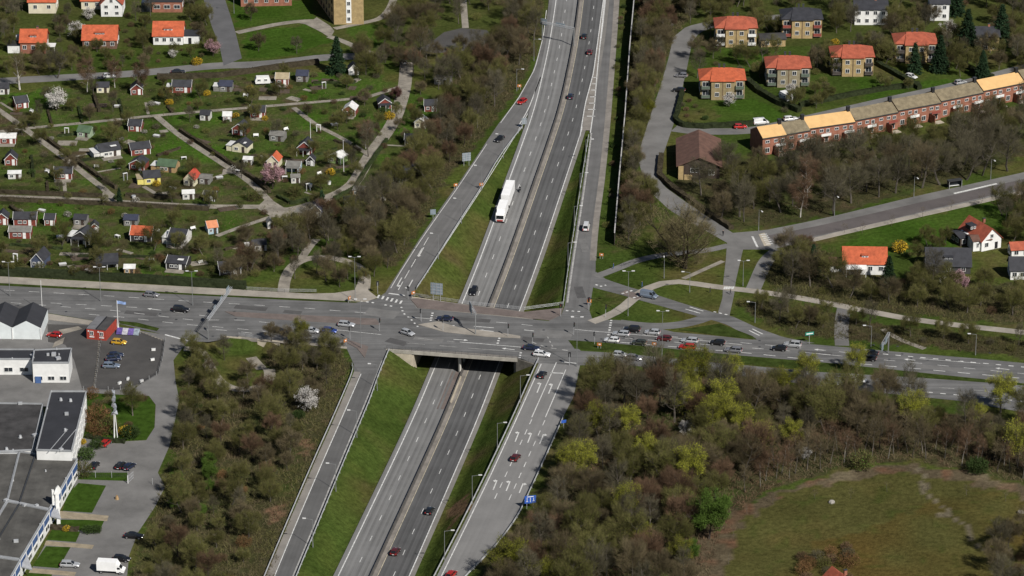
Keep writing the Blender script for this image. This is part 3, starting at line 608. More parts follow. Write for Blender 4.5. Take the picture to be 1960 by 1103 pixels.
def railing(label, P, m=dark_steel, step=1.6, h=1.1):
    o = thing('railing', label, 'railing', (*P[0], .1)); o0 = Vector((*P[0], 0)); mb = MB()
    for a, b in zip(P, P[1:]):
        for z in (.45, .8, h): mb.tube(Vector((*a, z)) - o0, Vector((*b, z)) - o0, .035, n=4)
    mb.build('rails', m, o); d = sum(math.dist(a, b) for a, b in zip(P, P[1:]))
    for q in resample(P, max(2, int(d / step))): put('post', bar_me, o, Vector((*q, 0)) - o0)
railing('dark railing along the near edge of the motorway bridge', [(XS0 - .3, lineY(DS0, DS1, XS0) - .15), (DS1.x + .4, DS1.y - .25), (G(1022, 697).x, G(1022, 697).y)])
railing('grey railing along the far edge of the motorway bridge', px([(786,568),(830,575),(900,585),(1003,596)]), steel)
railing('pale railing from the bridge to the upper right ramp', px([(1003,596),(1078,586)]), steel, 2.2)
railing('railing beside the street above the footpath hollow', px([(456,645),(501,652)]), steel)
railing('railing on the far pavement beside the ring path', px([(472,557),(545,561),(606,562)]), steel)
# noise barrier beside the motorway
P = resample(px([(1219,-40),(1215,0),(1205,110),(1196,240),(1185,360),(1176,470)]), 48)
o = thing('noise_barrier', 'long dark timber noise barrier with pale capping beside the motorway', 'wall', (*P[0], 0)); o0 = Vector((*P[0], 0))
pan = mat('barrier_timber', (.05,.042,.034), .9, .2, .6); capm = mat('barrier_cap', (.45,.44,.42), .7, .1, .6)
for a, b in zip(P, P[1:]):
    d = math.dist(a, b); an = math.atan2(b[1] - a[1], b[0] - a[0]); c = Vector(((a[0] + b[0]) / 2, (a[1] + b[1]) / 2, 0)) - o0
    MB().box(0, 0, 1.9, d - .1, .12, 3.8).build('panel', pan, o, c, an); MB().box(0, 0, 3.86, d, .3, .1).build('capping', capm, o, c, an)
    MB().box(0, 0, 1.95, .2, .22, 3.9).build('post', dark_steel, o, Vector((*a, 0)) - o0, an)
# ---------------------------------------------------------------- buildings
brick_red = mat('red_brick', (.27,.115,.075), .9, .16, .8, fine=.14); brick_yel = mat('yellow_brick', (.36,.265,.13), .9, .14, .8, fine=.12)
render_w = mat('white_render', (.70,.70,.68), .85, .07, .4); render_c = mat('cream_render', (.60,.55,.42), .85, .08, .4)
tile_or = mat('orange_tiles', (.44,.10,.042), .85, .16, .7, fine=.18); tile_or2 = mat('faded_orange_tiles', (.35,.088,.048), .85, .16, .7, fine=.18)
tile_bl = mat('dark_tiles', (.035,.036,.042), .7, .18, .6, fine=.12); tile_br = mat('brown_tiles', (.125,.068,.05), .85, .16, .6, fine=.16)
tile_gr = mat('lichen_grey_tiles', (.20,.165,.105), .9, .16, .7, fine=.18); tile_ye = mat('ochre_tiles', (.60,.38,.165), .85, .06, .5, fine=.05)
felt = mat('roofing_felt', (.052,.050,.050), .9, .28, .2, fine=.2); felt_d = mat('roofing_felt_dark', (.030,.031,.036), .8, .12, .2, fine=.1)
sheet_g = mat('grey_sheet', (.16,.16,.165), .6, .1, .5); timber_d = mat('dark_timber', (.05,.036,.028), .85, .2, .8)
WMESH = {}
def window(parent, x, y, z, w, h, rz=0.0, fm=None):     # glass pane with a frame of its own, on a wall facing local -y
    k = (w, h, fm.name if fm else '')
    if k not in WMESH:
        a = MB().box(0, 0, 0, w, .06, h).mesh('window', glass); f = MB(); t = .09
        for s in (-1, 1): f.box(s * (w / 2), -.02, 0, t, .12, h + t); f.box(0, -.02, s * (h / 2), w, .12, t)
        f.box(0, -.02, 0, t * .7, .1, h)
        WMESH[k] = (a, f.mesh('frame', fm or white_p))
    o = put('window', WMESH[k][0], parent, (x, y, z), rz); put('frame', WMESH[k][1], o); return o
DMESH = {}
def door(parent, x, y, z, w, h, m, rz=0.0):
    o = MB().box(0, -.02, 0, w, .08, h).build('door', m, parent, (x, y, z + h / 2), rz)
    MB().box(w * .36, -.1, 0, .06, .08, .18).build('handle', steel, o); return o
def gable_mesh(w, d, h, hr, over, axis, th=.14):          # roof with two slopes, ridge along x or y; footprint x -w/2..w/2, y 0..d
    mb = MB(); x0, x1, y0, y1 = -w/2 - over, w/2 + over, -over, d + over
    if axis == 'x':
        ym = d / 2; s = hr / (d / 2); e = h - over * s
        A = [(x0,y0,e),(x1,y0,e),(x1,ym,h+hr),(x0,ym,h+hr)]; Bq = [(x0,ym,h+hr),(x1,ym,h+hr),(x1,y1,e),(x0,y1,e)]
    else:
        s = hr / (w / 2); e = h - over * s
        A = [(x0,y1,e),(x0,y0,e),(0,y0,h+hr),(0,y1,h+hr)]; Bq = [(0,y1,h+hr),(0,y0,h+hr),(x1,y0,e),(x1,y1,e)]
    for q in (A, Bq):
        top = [(x, y, z + th) for x, y, z in q]; mb.add(q + top, [(4,5,6,7),(3,2,1,0),(0,1,5,4),(1,2,6,5),(2,3,7,6),(3,0,4,7)])
    return mb
def hip_mesh(w, d, h, hr, over, y0=0.0, th=.15):
    x0, x1, ya, yb = -w/2 - over, w/2 + over, y0 - over, y0 + d + over; k = min((yb - ya) / 2, (x1 - x0) / 2) * .92; ym = (ya + yb) / 2
    q = [(x0,ya,h),(x1,ya,h),(x1,yb,h),(x0,yb,h)]; top = [(x, y, h + th) for x, y, _ in q]; r = [(x0 + k, ym, h + hr), (x1 - k, ym, h + hr)]
    return MB().add(q + top + r, [(3,2,1,0),(0,1,5,4),(1,2,6,5),(2,3,7,6),(3,0,4,7),(4,5,9,8),(5,6,9),(6,7,8,9),(7,4,8)])
def wall_gable(w, d, h, hr, axis):
    if axis == 'x': vs = [(-w/2,0,0),(w/2,0,0),(w/2,d,0),(-w/2,d,0),(-w/2,0,h),(w/2,0,h),(w/2,d,h),(-w/2,d,h),(-w/2,d/2,h+hr),(w/2,d/2,h+hr)]; fs = [(0,1,5,4),(1,2,6,9,5),(2,3,7,6),(3,0,4,8,7)]
    else: vs = [(-w/2,0,0),(w/2,0,0),(w/2,d,0),(-w/2,d,0),(-w/2,0,h),(w/2,0,h),(w/2,d,h),(-w/2,d,h),(0,0,h+hr),(0,d,h+hr)]; fs = [(0,1,5,8,4),(1,2,6,5),(2,3,7,9,6),(3,0,4,7)]
    return MB().add(vs, fs)
def box_wall(w, d, h): return MB().add([(-w/2,0,0),(w/2,0,0),(w/2,d,0),(-w/2,d,0),(-w/2,0,h),(w/2,0,h),(w/2,d,h),(-w/2,d,h)], [(0,1,5,4),(1,2,6,5),(2,3,7,6),(3,0,4,7),(4,5,6,7)])
def dormer(o, x, y, z, w, h, rm, wm, dp=2.2, n=2):
    q = MB().box(0, dp / 2, h / 2, w, dp, h).build('dormer', wm, o, (x, y, z)); MB().box(0, dp / 2 - .15, h + .06, w + .3, dp + .4, .12).build('dormer_roof', rm, q)
    for i in range(n): window(o, x + (i - (n - 1) / 2) * w / n, y - .03, z + h * .5, w / n * .62, h * .6)
def chimney(o, x, y, z, h=1.2, m=None, w=.7):
    c = MB().box(0, 0, h / 2, w, w * .8, h).build('chimney', m or brick_red, o, (x, y, z)); MB().box(0, 0, h + .06, w + .16, w * .8 + .16, .12).build('chimney_cap', dark_steel, c)
def house(name, label, p, w, d, h, hr, wm, rm, rz=0, axis='x', cols=3, rows=1, dorm=0, chim=True, group=None, over=.4, hip=False, doorm=None, cat='house', winw=1.2, flat=False):
    o = thing(name, label, cat, tuple(p), R(rz), group)
    if flat:
        box_wall(w, d, h).build('wall', wm, o); MB().box(0, d / 2, h + .12, w + .3, d + .3, .22).build('roof', rm, o)
    elif hip:
        box_wall(w, d, h).build('wall', wm, o); hip_mesh(w, d, h, hr, over).build('roof', rm, o)
    else:
        wall_gable(w, d, h, hr, axis).build('wall', wm, o); gable_mesh(w, d, h, hr, over, axis).build('roof', rm, o)
    fh = h / rows
    for r in range(rows):
        for c in range(cols):
            x = (c + .5) / cols * w - w / 2
            if r == 0 and doorm and c == cols // 2: door(o, x, 0, .1, 1.0, 2.0, doorm); continue
            window(o, x, -.03, fh * (r + .55), winw, min(1.3, fh * .48))
        for s in (-1, 1):
            for q in (.3, .7): window(o, s * (w / 2 + .03), d * q, fh * (r + .55), winw, min(1.3, fh * .48), R(90) * s)
    if axis == 'y' and not flat and not hip and hr > 1.6: window(o, 0, -.03, h + hr * .3, 1.0, 1.1)
    if dorm: dormer(o, 0, d * .17, h + hr * .18, dorm, 1.3, rm, wm, d * .3, max(2, int(dorm)))
    if chim: chimney(o, w * .15, d * .5, (h + hr - .3) if not flat else h)
    return o
def gp(x, y): return G(x, y)
# --- houses at the top left
o = house('brick_house', 'brick house with orange roof, dark dormer and white annexes at far left', gp(64,103), 8.2, 8, 4.0, 3.0, brick_red, tile_or, 0, cols=3, dorm=2.2)
MB().box(-6.2, 3, 1.3, 4.2, 5, 2.6).build('annex', white_p, o); MB().box(-6.2, 3, 2.7, 4.6, 5.4, .2).build('annex_roof', felt_d, o); MB().box(5.4, 2.2, 2.2, 3.2, 3.5, .18).build('porch_roof', white_p, o)
for x in (4.1, 6.7): MB().box(x, .8, 1.05, .14, .14, 2.1).build('porch_post', white_p, o)
MB().box(-5.2, 5.5, 3.6, 1.6, 1.6, 1.8).build('stair_head', white_p, o)
house('brick_house', 'wide brown brick house under plain orange roof with low dormer', gp(191,94), 11, 9, 3.2, 3.4, mat('brown_brick', (.15,.085,.06), .9, .18, .8, fine=.12), tile_or, 0, cols=4, dorm=3.2, chim=False)
o = house('white_house', 'white house with orange roof beside black-roofed garage, yellow bush in front', gp(322,86), 9.6, 8.5, 3.2, 3.4, render_w, tile_or, 0, cols=4, dorm=2.8, chim=False)
MB().box(7.4, 4, 1.3, 5.0, 6, 2.6).build('garage', white_p, o); MB().box(7.4, 4, 2.72, 5.3, 6.3, .2).build('garage_roof', felt_d, o); door(o, 7.0, .98, .05, 1.0, 2.0, black_p)
house('cream_house', 'cream house with orange roof cut by the top frame edge', gp(81,26), 9, 8, 4.2, 3.2, render_c, tile_or, 0, cols=2)
house('white_house', 'white house showing its gable and dark corner at the top left', gp(214,32), 7, 10, 4.4, 3.4, render_w, tile_or2, 0, 'y', cols=2, rows=2)
o = house('brick_villa', 'low brick house with flat roof and glazed porch near the top edge', gp(320,24), 10, 9, 3.6, 0, brick_red, felt_d, 0, cols=3, flat=True, winw=2.0)
MB().box(-6.6, 2.5, 1.6, 4.0, 4, 3.2).build('glazed_porch', glass, o)
house('orange_roof_house', 'orange roof behind white blossom at the top left edge', gp(176,18), 7, 7, 3.2, 3.0, render_c, tile_or, 0, cols=2)
o = house('brick_block', 'red brick block at the top edge above the park lawn', gp(510,12), 17, 10, 7.0, 0, brick_red, felt_d, 4, cols=5, rows=2, flat=True, chim=False)
# yellow brick flats, end wall with a glazed stair strip
o = thing('apartment_block', 'tall yellow brick apartment block with white window strip beside park path', 'building', tuple(gp(668,47)), R(2))
sk = 8.0
MB().add([(-4.9,0,0),(4.9,0,0),(4.9+sk*-1.0,34,0),(-4.9+sk*-1.0,34,0),(-4.9,0,12),(4.9,0,12),(4.9-sk,34,12),(-4.9-sk,34,12)], [(0,1,5,4),(1,2,6,5),(2,3,7,6),(3,0,4,7),(4,5,6,7)]).build('wall', brick_yel, o)
MB().box(0, -.05, 6, 1.7, .12, 11).build('stair_strip', white_p, o)
for k in range(4): window(o, 0, -.14, 1.9 + k * 2.7, 1.0, 1.3)
MB().prism([(-5.2,-.3),(5.2,-.3),(5.2-sk,34.3),(-5.2-sk,34.3)], 12.0, 12.3).build('roof', felt_d, o)
for q in range(8):
    for k in range(4):
        f = (q + .7) / 8.5; MB().box(-5.0 - sk * f, 34 * f, 1.6 + k * 2.8, .25, 1.6, 1.3).build('window', glass, o)
# --- yellow brick villas on the right
def villa(label, p, w=13.2, wm=brick_yel, rm=tile_or2, bm=white_p, rz=0, d=9.5, h=6.2):
    o = thing('brick_villa', label, 'house', tuple(p), R(rz), None)
    box_wall(w, d, h).build('wall', wm, o, (0, 1.3, 0)); box_wall(w * .52, 1.6, h).build('front_bay', wm, o, (0, 0, 0))
    r = hip_mesh(w, d, h, 2.5, .45, 1.3).build('roof', rm, o)
    f = w * .26 + .4; vs = [(-f,-.4,h),(f,-.4,h),(f,4,h),(-f,4,h),(-f,-.4,h+.15),(f,-.4,h+.15),(0,1.4,h+.7),(0,6.05,h+2.5),(-f,2.2,h+.9),(f,2.2,h+.9)]
    MB().add([(-f,-.42,h),(f,-.42,h),(f,-.42,h+.16),(-f,-.42,h+.16),(-f*.75,5.9,h+2.52),(f*.75,5.9,h+2.52),(f,.85,h+.2),(-f,.85,h+.2)], [(0,1,2,3),(3,2,5,4),(2,1,6,5),(0,3,4,7)]).build('bay_roof', rm, r)
    for k in range(2):
        z = 1.9 + k * 2.9
        for s in (-1, 1):
            window(o, s * w * .13, -.03, z, 1.25, 1.3)
            x = s * w * .385
            window(o, x, 1.27, z + .05, 1.9, 1.5)
            b = MB().box(0, 0, .5, 2.6, .1, .95).build('balcony', bm, o, (x, .05, z - 1.25)); MB().box(0, .62, 0, 2.6, 1.3, .12).build('floor', concrete, b)
            for e in (-1, 1): MB().box(e * 1.27, .62, .5, .07, 1.2, .95).build('side_rail', bm, b)
        for q in (.3, .7): window(o, w / 2 + .03, 1.3 + d * q, z, 1.2, 1.3, R(90)); window(o, -w / 2 - .03, 1.3 + d * q, z, 1.2, 1.3, R(-90))
    MB().box(0, -.02, 3.1, .3, .1, 6.1).build('rain_pipe', mat('copper_pipe', (.16,.11,.06), .7, .1, 1), o)
    for x in (-.9, .6): chimney(o, x, d * .5 + 1.3, h + 2.2, 1.3, dark_steel, .6)
    return o
grn = mat('green_panel', (.10,.13,.10), .7, .1, 1); redp = mat('red_panel', (.24,.06,.045), .7, .1, 1); darkp = mat('dark_panel', (.06,.05,.045), .7, .1, 1)
villa('yellow brick villa with orange roof and white balconies beside the curving street', gp(1409,91))
villa('yellow brick villa with black roof and red balconies', gp(1535,74), 13, rm=tile_bl, bm=redp)
villa('nearest yellow brick villa with bright orange roof and green balconies', gp(1383,192), 13.8, mat('olive_brick', (.27,.215,.115), .9, .14, .8, fine=.12), tile_or, grn)
villa('grey-yellow brick villa with orange roof, white caravan below it', gp(1509,168), 13.6, mat('grey_brick', (.25,.215,.14), .9, .14, .8, fine=.12), tile_or2, grn)
villa('yellow brick villa with orange roof and dark balconies above the round path', gp(1632,147), 13.2, brick_yel, tile_or2, darkp)
villa('yellow brick villa with orange roof half hidden by two dark conifers', gp(1753,122), 13.2, brick_yel, tile_or2, darkp)
house('white_house', 'long white two storey house with black roof near the top right', gp(1667,48), 10.8, 8, 5.4, 1.8, render_w, tile_bl, 0, cols=4, rows=2)
house('white_house', 'tall white house with black roof beside conifers at the top right', gp(1798,40), 6.2, 8, 6.0, 2.0, render_w, tile_bl, 0, cols=2, rows=2)
house('brick_house', 'small yellow brick house with black roof at the far right', gp(1886,98), 8.6, 8, 5.0, 2.0, brick_yel, tile_bl, 0, cols=3, rows=2)
house('garage_block', 'grey roofed garage block between two yellow brick villas', gp(1480,90), 8, 6, 2.6, .9, brick_yel, felt, 6, cols=2, chim=False, cat='garage')
# --- terraced row
AN = 30.0
row = [((1459,298),(1505,291),tile_ye,'ochre roofed end unit of the brick terrace nearest the brown roof','c'),
       ((1505,290),(1550,282),tile_gr,'short grey roofed unit next to the end of the brick terrace','d'),
       ((1547,279),(1636,266),tile_ye,'ochre roofed brick terrace unit behind the bare birch','d'),
       ((1636,263),(1718,247),tile_gr,'grey roofed brick terrace unit with a red awning, right of the birch','d'),
       ((1718,244),(1800,229),tile_gr,'middle grey roofed brick terrace unit with long dark red balcony','d'),
       ((1800,226),(1881,209),tile_gr,'grey roofed brick terrace unit left of the last ochre roof','d'),
       ((1881,206),(1960,190),tile_ye,'ochre roofed brick terrace unit at the right frame edge','d'),
       ((1960,187),(2040,172),tile_gr,'grey roofed brick terrace unit cut by the right frame edge','d')]
for i, (a, b, rm, lab, _) in enumerate(row):
    A, Bv = G(*a), G(*b); an = math.atan2(Bv.y - A.y, Bv.x - A.x); w = (Bv - A).length; c = (A + Bv) / 2; d = 8.5; h = 5.4; hr = 2.2
    o = thing('terraced_house', lab, 'house', tuple(c), an, None)
    wall_gable(w - .02, d, h, hr, 'x').build('wall', brick_red, o); gable_mesh(w, d, h, hr, .0, 'x').build('roof', rm, o)
    MB().box(0, -.16, h - .02, w, .3, .22).build('gutter', dark_steel, o)
    n = max(1, round(w / 7.2))
    for k in range(n):
        x0 = -w / 2 + (k + .5) * w / n; bw = w / n
        for x, z, ww, hh in ((x0 - bw * .3, 4.2, 1.3, .8), (x0 - bw * .3, 1.5, 1.4, 1.5), (x0 + bw * .05, 4.2, 1.2, .9), (x0 + bw * .32, 4.0, 1.1, 1.1), (x0 + bw * .2, 1.4, 2.2, 1.8)): window(o, x, -.03, z, ww, hh)
        bm = {3: redp, 4: redp}.get(i, white_p)
        bl = MB().box(0, 0, .45, bw * .42, .08, .85).build('balcony', bm if k else white_p, o, (x0 + bw * .18, -1.3, 2.75)); MB().box(0, .65, 0, bw * .42, 1.3, .12).build('floor', concrete, bl)
        MB().box(x0 - bw * .02, -1.6, 1.4, .2, 3.2, 2.8).build('party_screen', brick_red, o)
        MB().box(x0 + bw * .2, -2.0, .08, bw * .45, 2.2, .16).build('terrace_slab', conc_pale, o)
    chimney(o, w / 2 - .5, d / 2, h + hr - .2, 1.7, black_p, 1.0)
# --- brown roofed hall
o = thing('hall', 'brown roofed hall with dark walls and yellow brick pier by the street', 'building', tuple(gp(1338,342)), R(-2), None)
wall_gable(12, 22, 4.2, 2.6, 'y').build('wall', timber_d, o); gable_mesh(12, 22, 4.2, 2.6, .8, 'y').build('roof', tile_br, o); MB().box(-5.4, -.6, 2.0, 1.5, .9, 4.0).build('pier', brick_yel, o); MB().box(-3.2, -.9, .7, 2.4, .8, 1.4).build('low_wall', brick_yel, o)
for x in (-2.0, -.6): window(o, x, -.03, 2.6, 1.1, 1.3)
window(o, 3.6, -.03, 2.0, 1.6, 1.6)
# --- houses on the right
o = house('white_house', 'white house with bright orange roof and awning below the hill street', gp(1655,526), 11.8, 8.5, 3.4, 3.2, render_w, tile_or, -2, cols=4, dorm=1.8, chim=False)
MB().add([(-5.4,-2.2,2.4),(.4,-2.2,2.4),(.4,-.02,3.1),(-5.4,-.02,3.1),(-5.4,-2.2,2.5),(.4,-2.2,2.5),(.4,-.02,3.2),(-5.4,-.02,3.2)], [(4,5,6,7),(0,4,7,3),(1,2,6,5),(0,1,5,4),(3,2,1,0)]).build('awning', white_p, o)
for x in (-5.2, .2): MB().box(x, -2.1, 1.2, .12, .12, 2.4).build('awning_post', white_p, o)
house('garden_shed', 'red roofed shed standing left of the bright orange roofed house', gp(1600,521), 3.4, 5, 2.2, 1.2, white_p, tile_br, -3, cols=1, chim=False, cat='shed')
house('black_roof_house', 'low house with black roof and dormer beside the blossoming bushes', gp(1815,524), 12.2, 9.5, 2.4, 3.4, mat('dark_render', (.05,.05,.05), .8, .1, 1), tile_bl, -3, cols=3, dorm=2.4, chim=False)
o = house('white_house', 'turned red roofed house with white gable and chimney below hill street', gp(1897,478), 6.6, 11, 3.2, 3.2, render_w, tile_or2, 28, 'y', cols=2, doorm=black_p)
dormer(o, -2.6, 5.5, 4.6, 2.0, 1.2, tile_bl, timber_d, 2.4)
house('white_annex', 'white cubic annex with brown roof in front of turned red roofed house', gp(1879,480), 5.2, 4.5, 3.2, .7, render_w, tile_br, 14, cols=2, chim=False, cat='house', winw=.6)
o = house('conservatory', 'dark carport with white roof panel beside the turned red roofed house', gp(1851,470), 4.6, 5.5, 2.6, .6, timber_d, felt_d, 25, cols=2, chim=False, cat='carport'); MB().box(1.2, 2.2, 3.2, 2.2, 3.4, .1).build('roof_panel', white_p, o)
house('garden_shed', 'red roofed white shed at the right frame edge', gp(1954,492), 5.4, 4, 2.4, 1.4, render_w, tile_or2, 8, cols=2, chim=False, cat='shed')
house('black_roof_house', 'black roofed white house cut by the right frame edge', gp(1965,536), 9, 6.5, 3.0, 2.6, render_w, tile_bl, 0, cols=4, chim=False)
o = house('red_roof_house', 'peak of a red roof poking up at the bottom edge of the meadow', gp(1622,1168), 8, 8, 3.6, 3.6, render_w, tile_or2, 22, 'y', cols=2)
# --- industrial buildings, roof corners surveyed in the photo at roof height
def G2(p, z): return tuple(G(p[0], p[1], z)[:2])
def block(name, label, roof_px, h, wm, rm, cat='building', par=True):
    P = [G2(p, h) for p in roof_px]; c = (sum(p[0] for p in P) / len(P), sum(p[1] for p in P) / len(P)); Q = [(p[0] - c[0], p[1] - c[1]) for p in P]
    o = thing(name, label, cat, (*c, 0)); MB().prism(Q, 0, h - .05).build('wall', wm, o); k = .985
    MB().prism([(p[0] * k, p[1] * k) for p in Q], h - .1, h).build('roof', rm, o)
    if par:
        mb = MB(); a = sum(Q[i][0] * Q[(i + 1) % len(Q)][1] - Q[(i + 1) % len(Q)][0] * Q[i][1] for i in range(len(Q)))
        for i in range(len(Q)):
            p, q = Vector((*Q[i], 0)), Vector((*Q[(i + 1) % len(Q)], 0)); m_ = (p + q) / 2; d = q - p; mb.box(m_.x, m_.y, h + .12, d.length + .2, .3, .36, math.atan2(d.y, d.x))
        mb.build('parapet', mat('parapet_metal', (.30,.31,.32), .6, .1, .5), o)
    return o, Q, c
def facade_windows(o, p, q, n, z, w, h, m=None, fm=None):
    p, q = Vector((*p, 0)), Vector((*q, 0)); d = q - p; an = math.atan2(d.y, d.x); nn = Vector((d.y, -d.x, 0)).normalized()
    for i in range(n): c = p + d * ((i + .5) / n) + nn * .03; window(o, c.x, c.y, z, w, h, an, fm)
# twin gabled white hall
o = thing('twin_gable_hall', 'white workshop with two dark gabled roofs at the left edge', 'building', tuple(G(79, 650)), R(-2), None)
for k in range(3):
    w = 7.6; x = -w / 2 - k * w
    wall_gable(w, 12.5, 3.3, 2.0, 'y').build('wall', mat('pale_cladding', (.62,.66,.66), .8, .05, .4), o, (x, 0, 0)); gable_mesh(w - .03, 12.5, 3.3, 2.0, .0, 'y').build('roof', felt_d, o, (x, 0, 0)); MB().box(x + w / 2, -.1, 1.65, .25, .25, 3.3).build('rain_pipe', white_p, o)
o, Q, c = block('showroom', 'white flat building with dark roof and plant cap beside the car park', [(66,671),(137,668),(131,695),(62,695)], 5.6, render_w, felt_d)
facade_windows(o, Q[3], Q[2], 3, 1.3, 1.7, 1.1); MB().box(.5, .5, 6.0, 1.1, 1.1, .8).build('roof_vent', steel, o); MB().box(-3.2, -4.55, .95, 1.5, .12, 1.9).build('blue_door', mat('blue_door', (.06,.12,.28), .6, .1, 1), o)
o, Q, c = block('workshop', 'low white workshop with dark roof left of the showroom', [(-60,670),(66,670),(60,688),(-60,688)], 4.4, render_w, felt_d)
facade_windows(o, Q[3], Q[2], 4, 1.5, 2.2, 1.2)
o, Q, c = block('factory_wing', 'tall wing of the factory with very dark felt roof and white facade', [(98,750),(165,750),(137,864),(70,862)], 7.4, render_w, felt_d)
for x, y in ((-1.5, 12), (1, 11.5), (1.6, -6)): MB().tube((x, y, 7.4), (x, y, 8.1), .45, .3, 8).build('roof_vent', steel, o)
for s in (0, 2.1): MB().box(.6 + s, -12, 7.75, .12, 13, .12, R(-14)).build('pipe_rail', steel, o)
facade_windows(o, Q[2], Q[1], 8, 2.2, 2.2, 1.4); facade_windows(o, Q[2], Q[1], 8, 5.2, 2.2, 1.2)
o, Q, c = block('factory_hall', 'low left part of the factory with worn grey-black felt roof', [(-60,772),(82,774),(62,862),(-60,868)], 5.0, render_w, felt)
for x, y in ((5, -6), (2.5, -13)): MB().tube((x, y, 5.0), (x, y, 5.7), .5, .3, 8).build('roof_vent', steel, o)
blue_w = mat('blue_panel', (.05,.10,.24), .5, .1, .6)
segs = [([(38,866),(148,880),(94,976),(15,959)], 'uppermost grey roof bay of the sawtooth factory'), ([(15,961),(94,978),(38,1072),(-45,1060)], 'middle grey roof bay of the sawtooth factory'), ([(-45,1062),(38,1074),(-10,1160),(-90,1150)], 'lowest grey roof bay of the sawtooth factory')]
o_, _, _ = block('factory_bay', 'left grey roof of the sawtooth factory at the frame edge', [(-110,868),(36,867.5),(13,960),(-48,1062),(-150,1050)], 4.6, render_w, mat('grey_felt', (.082,.079,.072), .9, .2, .2, fine=.16, streak=(-25, .6, .05, .2)))
roof_g = mat('grey_felt', (.082,.079,.072), .9, .2, .2, fine=.16, streak=(-25, .6, .05, .2))
for rp, lab in segs:
    o, Q, c = block('factory_bay', lab, rp, 4.8, render_w, roof_g)
    p, q = Q[2], Q[1]; pv, qv = Vector((*p, 0)), Vector((*q, 0)); d = qv - pv; an = math.atan2(d.y, d.x); nn = Vector((d.y, -d.x, 0)).normalized()
    for i in range(5):
        m_ = pv + d * ((i + .5) / 5) + nn * .06
        MB().box(0, 0, 0, d.length / 5 * .82, .08, 1.5).build('blue_panel', blue_w, o, (m_.x, m_.y, 3.4), an); window(o, *(m_ + nn * .02)[:2], 1.5, d.length / 5 * .6, 1.3, an)
    e = Vector((*Q[3], 0)); m_ = (e + pv) / 2; dd = pv - e; MB().box(m_.x, m_.y, 4.9, dd.length, .9, .3, math.atan2(dd.y, dd.x)).build('roof_light', mat('parapet_metal', (.42,.43,.45)), o)
    t = pv + (qv - pv) * .05; k = MB(); k.add([(t.x - .3, t.y - .3, 2.4), (t.x + 2.6, t.y - 1.6, 2.2), (t.x + 1.2, t.y + 1.4, 4.6), (t.x - .3, t.y - .3, 2.7), (t.x + 2.6, t.y - 1.6, 2.5), (t.x + 1.2, t.y + 1.4, 4.9)], [(3,4,5),(2,1,0),(0,1,4,3),(1,2,5,4),(2,0,3,5)]); k.build('canopy', mat('grey_fin', (.32,.33,.35), .5, .1, 1), o)
    m_ = (Vector((*Q[0], 0)) * .72 + qv * .28); m2 = (e * .72 + pv * .28); dd = m2 - m_; cc = (m_ + m2) / 2; MB().box(cc.x, cc.y, 4.95, dd.length, .35, .3, math.atan2(dd.y, dd.x)).build('roof_seam', dark_steel, o)
# red container office
o = thing('container_office', 'red container office with dark twin roof in the car park', 'building', tuple(G(185, 651)), R(-14), None)
redc = mat('red_cladding', (.33,.05,.032), .7, .08, .8)
for k in range(2):
    x = -1.4 + k * 2.75
    MB().box(x, 4.2, 1.5, 2.7, 8.4, 3.0).build('wall', redc, o); MB().box(x, 4.2, 3.08, 2.7, 8.5, .16).build('roof', sheet_g if k == 0 else felt, o)
    window(o, x + .1, -.03, 1.85, .9, 1.1); MB().box(x + .1, -.04, .8, 1.3, .1, .28).build('sign_strip', white_p, o); MB().box(x - .8, -.04, 2.4, .35, .1, .35).build('sign_plate', white_p, o)
for k in range(5): MB().box(2.7, .9 + k * 1.7, 1.5, .1, .2, 2.9).build('rib', redc, o)
MB().box(-.02, 4.2, 3.2, .3, 8.5, .2).build('roof_seam', black_p, o)

rk = random.Random(8)
for o in list(bpy.data.objects):
    if o.name.split('.')[0] in ('factory_bay', 'factory_hall', 'factory_wing', 'showroom', 'workshop'):
        w = [c for c in o.children if c.name.startswith('roof') and not c.name.startswith(('roof_l', 'roof_s', 'roof_v'))]
        if not w: continue
        vs = [v.co for v in w[0].data.vertices]; zt_ = max(v.z for v in vs)
        for k in range(5):
            a, b, c = rk.choice(vs), rk.choice(vs), rk.choice(vs); p = a * .4 + b * .3 + c * .3
            if k % 2: MB().box(0, 0, .3, rk.uniform(.6, 1.6), rk.uniform(.6, 1.2), .6).build('roof_plant', steel, o, (p.x, p.y, zt_), rk.random())
            else: MB().tube((0,0,0), (0,0,.5), .22, .16, 8).build('vent_pipe', steel, o, (p.x, p.y, zt_))
# ---------------------------------------------------------------- allotment cabins
CW = {'r': mat('falu_red', (.185,.042,.03), .85, .16, 1), 'w': mat('white_timber', (.58,.57,.54), .8, .12, 1.2), 'k': mat('black_timber', (.032,.03,.03), .85, .15, 1), 'y': mat('yellow_timber', (.62,.55,.16), .8, .08, 1), 'c': mat('cream_timber', (.62,.58,.42), .8, .08, 1),
      'g': mat('grey_timber', (.20,.195,.18), .85, .15, 1), 'b': mat('blue_timber', (.30,.42,.48), .8, .1, 1), 'n': mat('navy_timber', (.06,.075,.12), .8, .1, 1), 'e': mat('green_timber', (.26,.38,.14), .8, .1, 1), 'p': mat('pale_green_timber', (.30,.38,.26), .8, .1, 1), 'o': mat('tan_timber', (.36,.24,.12), .85, .12, 1)}
CR = {'k': tile_bl, 'o': tile_or, 'r': mat('red_sheet', (.40,.065,.04), .6, .1, 1), 'w': mat('white_sheet', (.62,.62,.60), .6, .1, .8), 'g': mat('weathered_sheet', (.17,.165,.15), .8, .15, .8), 'e': mat('green_felt', (.07,.115,.065), .85, .15, .8), 'n': mat('navy_felt', (.035,.04,.065), .7, .12, .8), 't': mat('tan_sheet', (.34,.28,.18), .8, .12, .8), 'p': mat('salmon_tiles', (.55,.22,.11), .8, .1, .8)}
